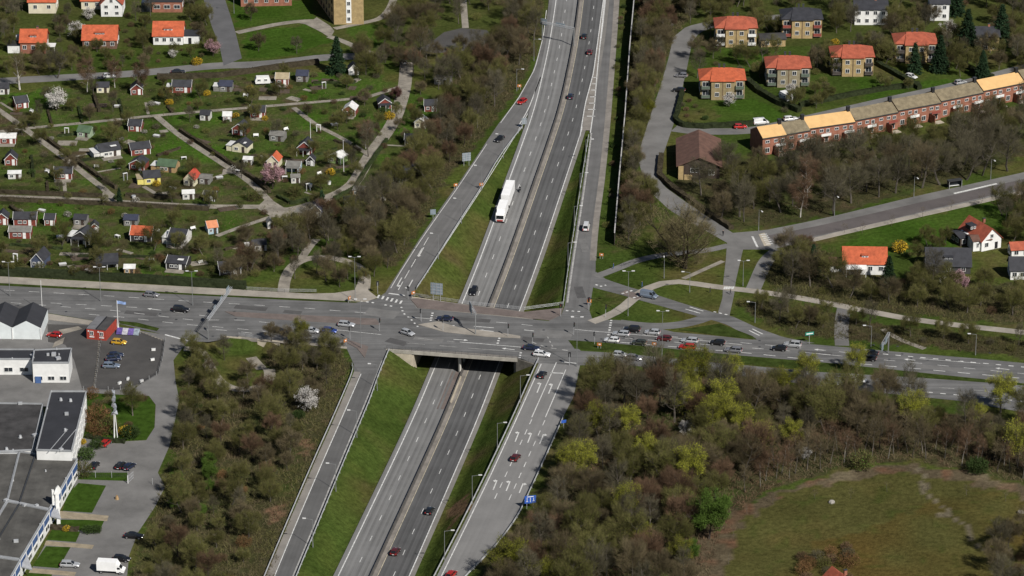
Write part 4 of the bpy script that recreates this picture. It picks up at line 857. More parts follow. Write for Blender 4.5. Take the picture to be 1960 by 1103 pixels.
def cabin(x, y, wpx, d, h, hr, wc, rc, axis, rz, label, extra=''):
    w = wpx / S(y) * .92; d *= .9; h *= .92; o = thing('allotment_cabin', label, 'cabin', tuple(G(x, y)), R(rz), None); wm, rm = CW[wc], CR[rc]
    wall_gable(w, d, h, hr, axis).build('wall', wm, o); rf = gable_mesh(w, d, h, hr, .22, axis, .09).build('roof', rm, o)
    if wc in 'rknb' or extra.find('t') >= 0:              # white barge boards
        b = MB(); ov = .26
        if axis == 'y':
            s = hr / (w / 2)
            for e in (-1, 1): b.add([(e*(w/2+ov),-ov,h-ov*s),(0,-ov,h+hr),(0,-ov,h+hr+.2),(e*(w/2+ov),-ov,h-ov*s+.2),(e*(w/2+ov),-ov-.06,h-ov*s),(0,-ov-.06,h+hr),(0,-ov-.06,h+hr+.2),(e*(w/2+ov),-ov-.06,h-ov*s+.2)], [(4,5,6,7),(3,2,6,7),(0,1,5,4),(0,3,7,4)])
        else:
            s = hr / (d / 2)
            for e in (-1, 1):
                X = e * (w / 2 + ov)
                b.add([(X,-ov,h-ov*s),(X,d/2,h+hr),(X,d/2,h+hr+.2),(X,-ov,h-ov*s+.2),(X+e*.06,-ov,h-ov*s),(X+e*.06,d/2,h+hr),(X+e*.06,d/2,h+hr+.2),(X+e*.06,-ov,h-ov*s+.2)], [(4,5,6,7),(3,2,6,7),(0,1,5,4),(0,3,7,4)])
        b.build('barge_board', white_p, rf)
        for e in (-1, 1): MB().box(e * w / 2, 0, h / 2, .14, .14, h).build('corner_board', white_p, o)
    window(o, -w * .22, -.03, h * .55, min(1.1, w * .26), .85); door(o, w * .22, 0, .05, .85, min(1.9, h - .15), white_p if wc in 'rkn' else timber_d)
    if w > 5: window(o, 0, -.03, h * .55, .8, .85)
    if 'v' in extra:                                       # open veranda with posts
        MB().box(0, -1.0, h - .1, w, 2.0, .08).build('veranda_roof', rm if 'V' not in extra else white_p, o)
        for e in (-.45, 0, .45): MB().box(e * w, -1.9, (h - .1) / 2, .1, .1, h - .1).build('veranda_post', white_p, o)
    if 'l' in extra:                                       # lean-to on the left with pale roof
        MB().box(-w / 2 - 1.0, d * .45, h * .43, 1.9, d * .8, h * .86).build('lean_to', wm, o); MB().box(-w / 2 - 1.0, d * .45, h * .9, 2.2, d * .9, .1).build('lean_to_roof', CR['w'] if wc != 'y' else CR['t'], o)
    if 's' in extra: MB().box(w * .2, d * .24, h + hr * .5 + .22, w * .3, d * .3, .05).build('skylight', white_p, o)
    if 'd' in extra: MB().box(0, -1.2, .1, w * .95, 2.2, .2).build('deck', gravel, o)
    if 'c' in extra: chimney(o, w * .2, d * .4, h + hr * .5, 1.0, white_p, .45)
    return o
def near_cab(x, y, pre, n=9):
    q = min(cab, key=lambda c: abs(x - c[0]) + 2 * abs(y - c[1])); side = ('left of' if x < q[0] else 'right of') if abs(x - q[0]) > 2 * abs(y - q[1]) else ('in front of' if y > q[1] else 'behind')
    return pre + ' ' + side + ' the ' + ' '.join(q[10].split()[:n]).rstrip(',')
cab = [
 (8,181,20,4,2.2,1.2,'w','k','x',4,'white cabin with black roof at the left edge under the top street'), (43,208,26,4.5,2.2,1.5,'r','k','x',24,'dark red cabin with a pale gable and black roof on the leftmost lawn'),
 (197,178,25,4,2.1,1.1,'c','k','x',2,'cream cabin with black roof just below the parked white car'), (262,182,24,4.5,2.2,1.5,'r','k','y',4,'red cabin with white gable window beside the bare tall trunk'),
 (348,178,38,4.5,2.3,1.5,'r','k','x',-2,'wide red cabin with black roof and pale lean-to below the top street','lt'), (432,176,26,4.5,2.1,1.2,'g','n','x',-4,'dark cabin with navy roof and white lean-to near the street corner','l'),
 (15,276,32,4.5,2.1,.9,'r','w','x',0,'red cabin with white roof at the left edge of the middle plots','d'), (160,264,28,4.5,2.1,1.3,'p','e','x',-16,'pale green cabin with green roof in the upper left plots','d'),
 (258,252,26,4.5,2.1,1.3,'r','k','x',-6,'red cabin with black roof and white end left of the diagonal path'), (212,301,44,6,2.3,1.6,'w','k','x',24,'white cabin with black roof, skylight and tan side roof by the diagonal path','lsd'),
 (270,297,40,5,2.2,1.4,'r','k','x',18,'long red cabin with black roof right of the skylight cabin'), (392,231,20,3.5,2.1,1.0,'w','k','x',-10,'small white and black cabin above the middle diagonal path'),
 (540,163,26,4.5,2.3,1.3,'r','t','x',-3,'red cabin with beige roof beside the white caravan','d'), (578,157,24,4.5,2.3,1.2,'g','n','x',-4,'grey-white cabin with navy roof next to the beige roofed one'),
 (677,144,20,4,2.2,1.4,'w','k','y',6,'white gabled cabin with black roof in the shade of the big conifer','t'), (493,226,30,4.5,2.2,1.4,'r','k','x',-3,'red cabin with black roof and broad white fascia at the path junction','td'),
 (435,233,16,3.4,2.0,.9,'r','w','x',0,'tiny red cabin with white roof near the forsythia'), (457,259,28,5,2.2,1.6,'r','k','y',-18,'red cabin with steep dark roof and white edged gable','t'),
 (529,271,30,4.5,2.1,.8,'g','g','x',-12,'grey cabin with dark grey roof below the diagonal path'), (668,223,26,5,2.3,1.4,'r','w','y',-10,'red cabin with white roof half and white gable by the right lane','td'),
 (737,209,26,4.5,2.2,1.4,'r','k','y',10,'dark red cabin with black roof beside the purple bush','v'), (824,214,24,4.5,2.2,1.3,'r','k','x',0,'red cabin with black roof at the edge of the right hand wood'),
 (804,246,22,4,2.2,1.2,'c','w','y',-12,'pale yellow cabin with white roof edge below the wood margin','t'), (790,279,32,4.5,2.1,1.2,'k','k','x',-3,'black cabin with two bright white windows by the lane'),
 (21,317,24,4.5,2.2,1.7,'r','k','y',2,'dark red gabled cabin with white window at the left edge'), (28,343,26,3,1.9,.5,'w','w','x',2,'white glazed greenhouse below the dark red gabled cabin'),
 (121,344,36,4.5,2.2,1.3,'r','k','x',0,'dark red cabin with black roof and white ends left of the path','td'), (262,326,32,5,2.1,1.3,'r','k','y',-14,'red cabin with dark roof and white gable above the yellow cabin','t'),
 (318,330,40,5,2.1,1.4,'o','e','x',-14,'cabin with dark green roof and white end beside the red roofs','l'), (292,353,34,5.5,2.3,1.4,'y','k','x',12,'bright yellow cabin with black roof and tan lean-to','l'),
 (362,356,24,5.5,2.3,1.9,'c','r','y',-16,'cream gabled cabin with bright red roof'), (391,353,22,4,2.0,.5,'g','g','x',-12,'flat grey shed right of the bright red roof'), (361,382,24,3.5,2.0,.6,'w','w','x',6,'small white shed with white roof above the long lane'),
 (400,385,24,4,2.0,.7,'k','k','x',-14,'dark flat shed above the long lane'), (459,292,34,5,2.2,1.3,'c','k','y',-18,'beige gabled cabin with black roof and white lean-to','ls'), (474,316,18,3,1.9,.5,'w','w','x',-6,'small white greenhouse left of the pink blossom tree'),
 (522,322,24,5,2.4,1.7,'c','o','y',-12,'cream gabled cabin with orange-red roof behind the pink blossom tree','t'), (583,296,30,5.5,2.3,1.9,'r','k','y',-10,'red cabin with steep dark roof and white veranda near the flagpole','v'),
 (561,329,28,4,2.1,.8,'b','g','x',-8,'blue-grey cabin with white posts right of the pink blossom tree','v'), (594,318,16,3,2.0,1.2,'k','k','y',-8,'narrow black hut with white edged gable'), (640,313,30,4.5,2.1,1.2,'e','w','y',-30,'lime green cabin with white roof beside the tall pole','t'),
 (566,351,18,3,2.0,.6,'w','g','x',6,'low white hut between dark bushes'), (604,418,22,6,2.8,1.6,'n','n','y',-8,'navy cabin with navy roof and white door at the lane junction'), (577,421,28,4.5,2.2,.5,'g','g','x',-16,'open carport with flat grey roof at the lane junction'),
 (560,440,24,4,2.1,.9,'w','k','x',26,'white walled hut with black roof below the grey carport'), (685,376,22,4,2.0,.4,'o','g','x',-14,'brown shed with flat grey roof beside the lane bend'), (672,395,24,4,2.0,.5,'g','n','x',14,'shed with pale blue-grey roof half under the wood edge'),
 (762,352,20,13,2.6,1.8,'k','n','y',-18,'long black barn with white gable edge beside the wood','t'), (408,448,20,4.5,2.2,1.3,'b','p','x',18,'small light blue cabin with salmon orange roof'), (498,481,28,4,2.1,1.0,'w','k','x',14,'low cabin with black and white roof left of the wood','l'),
 (441,526,44,6,2.0,1.2,'k','k','x',10,'low dark roofed hut near the bottom of the plots'), (518,438,12,3,2.0,.8,'w','g','y',12,'tiny white hut beside the garden path'),
 (48,433,46,4.5,2.4,1.4,'r','k','x',0,'long red cabin with grey-black roof at the lower left','t'), (38,457,44,5,2.3,.9,'r','g','x',-2,'red cabin with pale grey roof in front of the long red one'), (4,431,24,4.5,2.3,1.4,'r','k','y',0,'red cabin cut by the left edge below the long lane'),
 (95,432,20,4,2.1,1.1,'r','k','x',-4,'small dark red cabin right of the long red one'), (153,432,26,4.5,2.1,.8,'g','k','x',-6,'grey hut with dark roof behind the white porch cabin'), (155,467,36,6,2.3,1.6,'k','k','y',-16,'black cabin with white porch and white framed windows','tlv'),
 (250,433,28,4.5,2.1,.9,'g','n','x',-4,'hut with navy roof behind the orange roofed cabin'), (270,463,44,6,2.3,1.7,'k','o','x',-6,'dark cabin with bright orange roof in the lower plots'), (338,470,36,7,2.5,1.6,'w','k','x',-14,'white two part cabin with black roof and white deck','lvdt'),
 (71,513,26,6.5,2.4,2.0,'n','k','y',-14,'blue-grey gabled cabin with white trim near the street hedge','t'), (205,512,46,6,1.9,1.3,'g','k','x',8,'dark tent like hut with white tarpaulin beside the street hedge','v'), (248,525,22,3,1.9,.7,'o','w','x',0,'tiny orange-brown hut with pale roof by the street hedge'),
 (337,517,42,6,2.2,1.2,'k','k','x',-12,'dark cabin with white roof stripes and deck by the street hedge','sd'), (181,446,16,3.4,2.0,1.0,'r','k','y',4,'small red shed right of the white porch cabin'), (845,163,32,4,2.0,.4,'g','g','x',-18,'row of open compost bays with grey roof at the turning area')]
for c in cab: cabin(*c[:11], c[11] if len(c) > 11 else '')
# hen-house like clutter: garden things
wbox = MB().box(0, 0, .35, 1.2, .8, .7).mesh('crate', white_p)
caravan = thing('caravan', 'white caravan parked left of the beige roofed red cabin', 'caravan', tuple(G(503, 161)), R(8), None)
q = [(-2.3,.5),(2.2,.5),(2.4,1.2),(2.0,2.5),(-2.0,2.6),(-2.5,1.4)]
def side_extrude(prof, w, name, m, parent, y0=0):
    n = len(prof); mb = MB(); vs = [(x, y0 - w / 2, z) for x, z in prof] + [(x, y0 + w / 2, z) for x, z in prof]
    mb.add(vs, [tuple(range(n)), tuple(range(2 * n - 1, n - 1, -1))] + [(i, n + i, n + (i + 1) % n, (i + 1) % n) for i in range(n)]); return mb.build(name, m, parent)
side_extrude(q, 2.1, 'body', white_p, caravan)
for x in (-1.2, .9): window(caravan, x, -1.08, 1.7, 1.0, .6)
for s in (-1, 1): MB().tube((0, s * 1.0, .35), (0, s * .8, .35), .35, n=12).build('wheel', rubber, caravan)
MB().tube((2.3, 0, .5), (3.4, 0, .5), .06).build('drawbar', steel, caravan)
caravan2 = copy_tree(caravan); caravan2.location = G(1504, 192); caravan2.rotation_euler[2] = R(-60); tag(caravan2, 'white caravan on the path below the grey-yellow villa', 'caravan')
for x, y, lab in ((256,380,'white water butt beside the long lane'), (594,358,'white garden door frame in the plots above the junction'), (630,353,'white tub near the tall pole'), (1021,9,'') ):
    if lab: b = thing('garden_tub', lab, 'tub', tuple(G(x, y))); MB().tube((0,0,0),(0,0,.9),.5,.6,10).build('tub', white_p, b); MB().tube((0,0,.86),(0,0,.92),.64,.64,10).build('rim', steel, b)
for x, y, hgt, lab in ((595,285,9,'slender pale flagpole behind the white veranda cabin'), (658,329,10,'slender pale flagpole beside the lime green cabin'), (81,596,9.0,'white flagpole beside the twin gabled workshop')):
    f = thing('flagpole', lab, 'flagpole', tuple(G(x, y))); MB().tube((0,0,0),(0,0,hgt),.09,.05,8).build('pole', white_p, f); MB().tube((0,0,hgt),(0,0,hgt+.15),.1,.02,8).build('finial', steel, f); MB().tube((0,0,0),(0,0,.3),.25,.2,8).build('base', concrete, f)
rb = random.Random(5)
soil = mat('garden_soil', (.082,.060,.043), 1, .2, .8, fine=.2)
for k in range(46):                                       # dug vegetable beds
    x, y = rb.choice([(rb.uniform(20, 700), rb.uniform(195, 375)), (rb.uniform(20, 480), rb.uniform(400, 520)), (rb.uniform(440,690), rb.uniform(150,190))]); p = G(x, y); w, d, a = rb.uniform(2, 6), rb.uniform(1.2, 4), R(rb.choice([-35, 0, 20, -10]))
    struct(MB().box(0, 0, .03, w, d, .16).build('vegetable_bed', soil if k % 3 else gravel, None, (p.x, p.y, 0), a))

def bench(o): MB().box(0,0,.45,1.6,.5,.06).build('seat', white_p, o); MB().box(0,.26,.75,1.6,.06,.5).build('backrest', white_p, o); [MB().box(x,0,.22,.06,.45,.44).build('leg', white_p, o) for x in (-.7,.7)]
def gtable(o): MB().box(0,0,.72,1.6,.9,.06).build('table_top', white_p, o); [MB().box(x,y,.35,.06,.06,.7).build('leg', white_p, o) for x in (-.7,.7) for y in (-.38,.38)]
def frame(o): MB().box(0,0,.3,2.0,1.2,.5).build('box', CW['g'], o); MB().box(0,0,.58,2.1,1.3,.05).build('glass_lid', lamp_head, o)
def arch(o): [MB().box(x,0,1.1,.08,.5,2.2).build('upright', white_p, o) for x in (-.6,.6)]; MB().box(0,0,2.2,1.4,.6,.08).build('top', white_p, o)
gk = [('garden_bench','white garden bench','bench',bench),('garden_table','white garden table','table',gtable),('cold_frame','glazed cold frame','cold frame',frame),('garden_arch','white garden arch','arch',arch)]
for k, (x, y) in enumerate([(60,215),(128,258),(230,268),(300,262),(352,305),(90,330),(185,322),(240,345),(330,362),(420,342),(455,330),(490,262),(548,250),(610,252),(640,240),(505,302),(545,342),(612,335),(655,300),(590,365),(80,405),(115,455),(225,455),(300,445),(370,440),(30,500),(120,508),(170,520),(290,500),(385,505),(470,185),(620,170),(300,200),(225,205),(90,185)]):
    nm, lb, ct, fn = gk[(k * 7 + k // 3) % 4]; q = sum(abs(x - c[0]) + abs(y - c[1]) < 0 for c in cab); n_ = min(cab, key=lambda c: abs(x - c[0]) + 2 * abs(y - c[1])); side = ('left of' if x < n_[0] else 'right of') if abs(x - n_[0]) > 2 * abs(y - n_[1]) else ('in front of' if y > n_[1] else 'behind')
    o = thing(nm, (lb + ' ' + side + ' the ' + ' '.join(n_[10].split()[:9]).rstrip(',')), ct, tuple(G(x, y)), R((k * 37) % 90 - 45)); fn(o)
# ---------------------------------------------------------------- vehicles
def car_proto(kind):
    o = bpy.data.objects.new('car', None); col.objects.link(o)
    P = dict(hatch=(4.1, .86, 1.46, (1.0, .25, -1.55, -1.98)), saloon=(4.6, .88, 1.43, (.95, .2, -1.0, -1.7)), estate=(4.6, .88, 1.48, (1.05, .3, -1.85, -2.2)), van=(4.9, .95, 2.0, (1.75, 1.1, -2.35, -2.42)), suv=(4.6, .92, 1.72, (1.0, .35, -1.85, -2.2)))[kind]
    Ln, hw, H, (wf, rf, rr, wr) = P; L2 = Ln / 2; belt = .95 if kind not in ('van', 'suv') else 1.1; hood = belt - .12
    st = [(-L2, .50, .70, .84), (-L2 + .12, .36, belt - .1, .95), (wr - .0 if wr > -L2 + .2 else -L2 + .3, .3, belt, 1.0), (-.6, .28, belt, 1.0), (.6, .28, belt, 1.0), (wf, .28, belt - .02, 1.0), (L2 - .45, .3, hood, .97), (L2 - .1, .36, hood - .16, .90), (L2, .48, hood - .3, .78)]
    mb = MB(); vs = []; n = 8
    for x, zb, ztp, k in st:
        w = hw * k; m_ = (zb + ztp) / 2
        vs += [(x, -w * .9, zb), (x, -w, m_ - .05), (x, -w * .98, ztp - .12), (x, -w * .86, ztp), (x, w * .86, ztp), (x, w * .98, ztp - .12), (x, w, m_ - .05), (x, w * .9, zb)]
    fs = []
    for i in range(len(st) - 1):
        for j in range(n): a = i * n + j; b = i * n + (j + 1) % n; fs.append((a, a + n, b + n, b))
    fs += [tuple(range(n)), tuple(range(len(vs) - 1, len(vs) - n - 1, -1))]
    mb.add(vs, fs)
    wb, wt = hw * .86, hw * .70                                  # cabin shell
    A = [(wf, belt - .03), (rf, H - .03), (rr, H - .02), (wr, belt - .02)]
    cv = [(x, -(wb if z < belt + .1 else wt), z) for x, z in A] + [(x, (wb if z < belt + .1 else wt), z) for x, z in A]
    cv += [((rf + rr) / 2, -wt * .96, H + .03), ((rf + rr) / 2, wt * .96, H + .03)]
    mb.add(cv, [(0,1,2,3),(7,6,5,4),(0,4,5,1),(3,2,6,7),(1,5,9,8),(8,9,6,2),(1,8,2),(5,6,9)])
    body = mb.build('body', paint('paint_grey', (.2,.2,.21)), o)
    def quad(name, q, m=carglass):
        q = [Vector(v) for v in q]; nn = (q[1] - q[0]).cross(q[2] - q[0]).normalized(); c = sum(q, Vector()) / 4
        if nn.dot(c - Vector((0, 0, .7))) < 0: nn = -nn
        f = [c + (v - c) * .86 + nn * .012 for v in q]; b = [v - nn * .03 for v in f]
        return MB().add(f + b, [(0,1,2,3),(0,4,5,1),(1,5,6,2),(2,6,7,3),(3,7,4,0)]).build(name, m, o)
    quad('windscreen', [cv[0], cv[4], cv[5], cv[1]]); quad('rear_window', [cv[3], cv[7], cv[6], cv[2]])
    for s in (0, 4):
        a, b, c, d = (Vector(cv[s + i]) for i in range(4))
        if kind == 'van':
            m1 = a.lerp(d, .3); m2 = b.lerp(c, .22); quad('side_window', [a, b, m2, m1])
        else:
            m1 = a.lerp(d, .5); m2 = b.lerp(c, .5); quad('side_window', [a, b, m2, m1]); quad('side_window', [m1, m2, c, d])
    tyre = MB().tube((0, -.1, 0), (0, .1, 0), .32, n=14).mesh('tyre', rubber); rim = MB().tube((0, -.115, 0), (0, .115, 0), .2, n=10).mesh('rim', alloy)
    for x in (L2 - .85, -L2 + .8):
        for s in (-1, 1):
            w = put('wheel', tyre, o, (x, s * (hw - .07), .32)); put('rim', rim, w)
    for s in (-1, 1):
        MB().box(L2 - .07, s * hw * .62, hood - .26, .14, .34, .16).build('headlight', lamp_w, o); MB().box(-L2 + .05, s * hw * .72, .78, .12, .22, .22 if kind != 'van' else .5).build('tail_light', lamp_r, o)
        MB().box(wf - .25, s * (hw + .05), belt + .02, .16, .2, .14).build('mirror', black_p, o)
    MB().box(L2 - .02, 0, .45, .1, hw * 1.3, .12).build('grille', black_p, o); MB().box(-L2 + .0, 0, .6, .06, .5, .12).build('number_plate', white_p, o)
    return o
PROTO = {k: car_proto(k) for k in ('hatch', 'saloon', 'estate', 'van', 'suv')}
PC = {'black': (.012,.012,.014), 'navy': (.016,.022,.05), 'silver': (.42,.43,.44), 'grey': (.16,.165,.17), 'red': (.42,.02,.015), 'maroon': (.11,.016,.016), 'white': (.74,.74,.73), 'blue': (.03,.06,.24), 'yellow': (.62,.36,.03), 'olive': (.05,.055,.04), 'steelblue': (.18,.22,.28)}
used = set()
def car(kind, colr, x, y, ang, label, on=None):
    p = T(x, y, .05) if on is None else G(x, y, on)
    o = PROTO[kind] if kind not in used else copy_tree(PROTO[kind]); used.add(kind)
    o.name = {'van': 'van'}.get(kind, 'car'); o.location = p; o.rotation_euler = (0, 0, R(ang)); tag(o, label, 'van' if kind == 'van' else 'car', 'vehicles')
    if on is None and abs(math.sin(R(ang))) > .5 and p.z < -.1:
        e = .5; o.rotation_euler[1] = -math.atan2(-depth(p.y + e) + depth(p.y - e), 2 * e) * (1 if math.sin(R(ang)) > 0 else -1)
    for c in o.children:
        if c.name.split('.')[0] == 'body':
            c.material_slots[0].link = 'OBJECT'; c.material_slots[0].material = paint('paint_' + colr, PC[colr])
    return o
CN, CE, MWA = -12, -13.5, 80
cars = [('hatch','grey',290,568,CN,'grey hatchback alone in the far lane of the left street'), ('suv','black',346,597,CN,'black off-roader on the left street'), ('saloon','black',533,637,CN,'black saloon half behind the olive tree on the left street'),
 ('hatch','silver',597,637,CN,'silver car almost hidden behind the roadside tree'), ('hatch','blue',631,637,CN,'bright blue hatchback waiting on the left street'), ('estate','silver',663,625,CN,'silver estate car on the left street near the ramp'),
 ('hatch','silver',780,641,-38,'silver-blue hatchback turning in the middle of the left junction'), ('saloon','navy',851,614,CN+180,'dark navy saloon on the bridge'), ('saloon','navy',1017,670,CN,'navy saloon beside the police style car on the bridge'),
 ('estate','white',1037,682,CN,'white estate car nearest the bridge corner'), ('hatch','black',1038,721,72,'black hatchback at the top of the lower right ramp'), ('hatch','maroon',987,880,70,'dark maroon car amid the lower right ramp'),
 ('hatch','black',823,982,MWA-5,'black car low on the right carriageway of the motorway'), ('hatch','maroon',757,1060,MWA-5,'maroon car at the bottom of the motorway'), ('hatch','red',864,1104,68,'red car cut by the bottom edge on the lower right ramp'),
 ('estate','black',907,561,MWA+180,'black car coming out towards the bridge on the left carriageway'), ('hatch','black',1118,73,MWA+4,'black car farthest up the motorway'), ('hatch','maroon',1129,103,MWA+4,'dark red car behind the farthest black car'),
 ('hatch','navy',1092,188,MWA+2,'navy car by the median rail on the upper motorway'), ('hatch','red',999,198,238,'red car on the upper left ramp'), ('hatch','black',956,270,240,'black car on the upper left ramp'), ('van','white',1122,439,84,'white van on the upper right ramp'),
 ('estate','silver',1189,643,CE+180,'silver estate car near the front of the right hand queue'), ('suv','black',1209,635,CE+180,'black off-roader near the front of the right hand queue'), ('hatch','white',1171,655,CE+180,'white and black small car first at the stop line'),
 ('hatch','olive',1223,660,CE+180,'olive dark hatchback in the nearest queue lane'), ('hatch','silver',1249,640,CE+180,'silver hatchback in the far queue lane'), ('hatch','maroon',1271,652,CE+180,'maroon hatchback in the middle queue lane'),
 ('estate','silver',1320,656,CE+180,'silver estate car in the middle queue lane behind the maroon one'), ('estate','red',1315,668,CE+180,'bright red estate car in the queue'), ('hatch','black',1373,660,CE+180,'black hatchback in the middle of the queue'),
 ('estate','grey',1404,674,CE+180,'grey estate car last in the nearest queue lane'), ('hatch','black',1491,671,CE+180,'black hatchback following the queue'), ('suv','silver',1517,664,CE+180,'silver off-roader beside the black hatchback behind the queue'),
 ('saloon','black',1665,680,CE+180,'farther of two black cars side by side at the right'), ('estate','black',1661,690,CE+180,'nearer of two black cars side by side at the right'), ('van','steelblue',1242,570,-26,'blue-grey van on the link road'),
 ('hatch','silver',1187,683,CE,'silver car seen through the bare trees on the near carriageway'), ('hatch','grey',1214,689,CE,'grey car behind the silver one among the bare trees'), ('van','white',1640,732,CE,'white van behind bare trees on the near carriageway'),
 ('saloon','grey',1590,738,CE,'dark grey car on the near carriageway behind the wood'),
 ('hatch','red',104,645,165,'dark red car parked beside the twin gabled workshop'), ('hatch','yellow',228,659,-10,'yellow car in front of the red container office'), ('hatch','navy',222,684,10,'navy car behind the other navy car in the car park'),
 ('hatch','navy',217,691,12,'nearer navy car in the car park'), ('estate','steelblue',213,704,-3,'steel blue estate car in the car park'), ('hatch','red',203,852,70,'bright red car on the yard below the metal sculpture'),
 ('hatch','black',181,895,75,'black car left of two dark parked cars in the yard'), ('hatch','black',231,895,75,'dark car with pale roof light in the yard middle'), ('hatch','navy',248,897,62,'navy car right of the dark parked pair'),
 ('estate','silver',134,1085,-4,'silver estate car parked beside the lawns'), ('hatch','black',233,1074,-10,'black car hidden behind the white box truck'), ('saloon','black',256,1030,-8,'black saloon parked at the wood edge of the yard'),
 ('hatch','black',1299,176,165,'dark car parked on the residential street'), ('hatch','grey',1304,148,170,'grey car in the tree shade on the residential street'), ('hatch','red',1417,246,5,'red car in the side street behind the terrace'),
 ('van','white',1456,238,14,'white van parked behind the end of the terrace'), ('estate','white',1513,231,16,'white estate car parked behind the grey terrace roof'), ('hatch','white',209,149,8,'white car on the top street behind the pale trunks'),
 ('saloon','black',341,141,6,'black car on the top street'), ('hatch','white',1744,150,-40,'white car on the drive below the dark conifers'), ('hatch','silver',1838,161,30,'silver car behind the right terrace chimneys'), ('hatch','white',773,122,100,'white car at the mouth of the allotment lane')]
for c in cars: car(*c)
# articulated lorry with drawbar trailer
p = T(962, 417, .06); zq = -math.degrees(0)
an = math.atan2(T(985, 352).y - p.y, T(985, 352).x - p.x) + math.pi
lorry = thing('lorry', 'white lorry with long trailer on the left motorway carriageway', 'truck', tuple(T(957, 428, .06)), an, None)
wl = mat('lorry_white', (.80,.80,.79), .5, .04, .6)
MB().box(-5.2, 0, 2.4, 6.0, 2.5, 2.7).build('cargo_body', wl, lorry); MB().box(-5.0, 0, .8, 9.4, .9, .3).build('chassis', black_p, lorry)
cb = side_extrude([(-1.9,.7),(.15,.7),(.25,1.3),(0,2.5),(-.35,3.0),(-1.9,3.1)], 2.4, 'cab', wl, lorry)
MB().add([(-.32,-.95,3.02),(-.32,.95,3.02),(-1.9,1.1,3.75),(-1.9,-1.1,3.75),(-1.9,-1.1,3.1),(-1.9,1.1,3.1)], [(0,1,2,3),(3,2,5,4),(0,3,4),(1,5,2)]).build('wind_deflector', wl, lorry)
MB().add([(.27,-1.08,1.45),(.27,1.08,1.45),(.04,1.08,2.45),(.04,-1.08,2.45),(.2,-1.08,1.45),(.2,1.08,1.45)], [(0,1,2,3),(0,4,5,1)]).build('windscreen', carglass, lorry)
MB().box(.26, 0, 1.0, .06, 1.8, .4).build('grille', mat('red_trim', (.4,.05,.04), .5, .1, 1), lorry)
for s in (-1, 1): window(lorry, -.8, s * 1.22, 2.0, 1.0, .8, 0 if s < 0 else math.pi); MB().box(.2, s * .95, .8, .12, .3, .2).build('headlight', lamp_w, lorry)
MB().box(-15.7, 0, 2.55, 10.6, 2.5, 3.2).build('trailer_body', wl, lorry); MB().box(-14.6, 0, .85, 12.4, .9, .25).build('trailer_chassis', black_p, lorry); MB().box(-21.03, 0, 2.5, .06, .1, 3.0).build('rear_door_gap', black_p, lorry)
for x in (-.5, -5.8, -7.2, -11, -18, -19.4):
    for s in (-1, 1): w = MB().tube((0,-.16,0),(0,.16,0),.5,n=14).build('wheel', rubber, lorry, (x, s * 1.05, .5)); MB().tube((0,-.18,0),(0,.18,0),.27,n=10).build('rim', alloy, w)
g0, g1 = T(957, 428), T(985, 352); lorry.rotation_euler[1] = math.atan2(g1.z - g0.z, (g1 - g0).length) * 1
# white box truck in the yard
bt = thing('box_truck', 'white box truck parked at the bottom left beside the wood', 'truck', tuple(G(213, 1096)), R(-7), None)
MB().box(-.9, 0, 2.0, 4.6, 2.1, 2.3).build('cargo_body', wl, bt); side_extrude([(1.4,.5),(3.2,.5),(3.3,1.1),(2.6,1.35),(2.0,2.1),(1.4,2.2)], 1.9, 'cab', wl, bt); MB().box(.2, 0, .65, 5.6, .9, .2).build('chassis', black_p, bt)
MB().add([(2.62,-.8,1.42),(2.62,.8,1.42),(2.1,.75,2.06),(2.1,-.75,2.06)], [(0,1,2,3)]).build('windscreen', carglass, bt)
for s in (-1, 1): MB().box(1.95, s * .96, 1.6, .7, .03, .5).build('side_window', carglass, bt); MB().box(3.27, s * .7, .95, .08, .25, .2).build('headlight', lamp_w, bt)
MB().add([(1.35,-1.0,2.2),(1.35,1.0,2.2),(1.35,1.0,3.1),(1.35,-1.0,3.1),(2.1,-.8,2.2),(2.1,.8,2.2)], [(3,2,5,4),(0,3,4),(1,5,2)]).build('wind_deflector', wl, bt)
for x in (-2.2, 2.3):
    for s in (-1, 1): w = MB().tube((0,-.12,0),(0,.12,0),.36,n=14).build('wheel', rubber, bt, (x, s * .9, .36)); MB().tube((0,-.13,0),(0,.13,0),.2,n=10).build('rim', alloy, w)
# ---------------------------------------------------------------- people
def skin_mesh(name, J, E, rad, m):
    me = bpy.data.meshes.new(name); me.from_pydata(J, E, []); o = bpy.data.objects.new(name, me); col.objects.link(o)
    md = o.modifiers.new('skin', 'SKIN'); o.modifiers.new('sub', 'SUBSURF').levels = 1
    for i, r in enumerate(rad): me.skin_vertices[0].data[i].radius = (r, r)
    me.skin_vertices[0].data[0].use_root = True
    dg = bpy.context.evaluated_depsgraph_get(); dg.update(); nm = bpy.data.meshes.new_from_object(o.evaluated_get(dg)); bpy.data.objects.remove(o)
    nm.materials.clear(); nm.materials.append(m); nm.polygons.foreach_set('use_smooth', [True] * len(nm.polygons)); return nm
J_walk = [(0,0,.95),(0,0,1.2),(.02,0,1.42),(.03,0,1.53),(.04,0,1.68),(0,.19,1.4),(.12,.24,1.15),(.28,.22,.98),(0,-.19,1.4),(-.12,-.24,1.15),(-.10,-.22,.92),(0,.1,.9),(.16,.1,.5),(.12,.1,.08),(.24,.1,.05),(0,-.1,.9),(-.1,-.1,.5),(-.3,-.1,.12),(-.2,-.1,.05)]
E_b = [(0,1),(1,2),(2,3),(3,4),(2,5),(5,6),(6,7),(2,8),(8,9),(9,10),(0,11),(11,12),(12,13),(13,14),(0,15),(15,16),(16,17),(17,18)]
R_b = [.15,.15,.15,.06,.11,.07,.05,.04,.07,.05,.04,.1,.07,.05,.04,.1,.07,.05,.04]
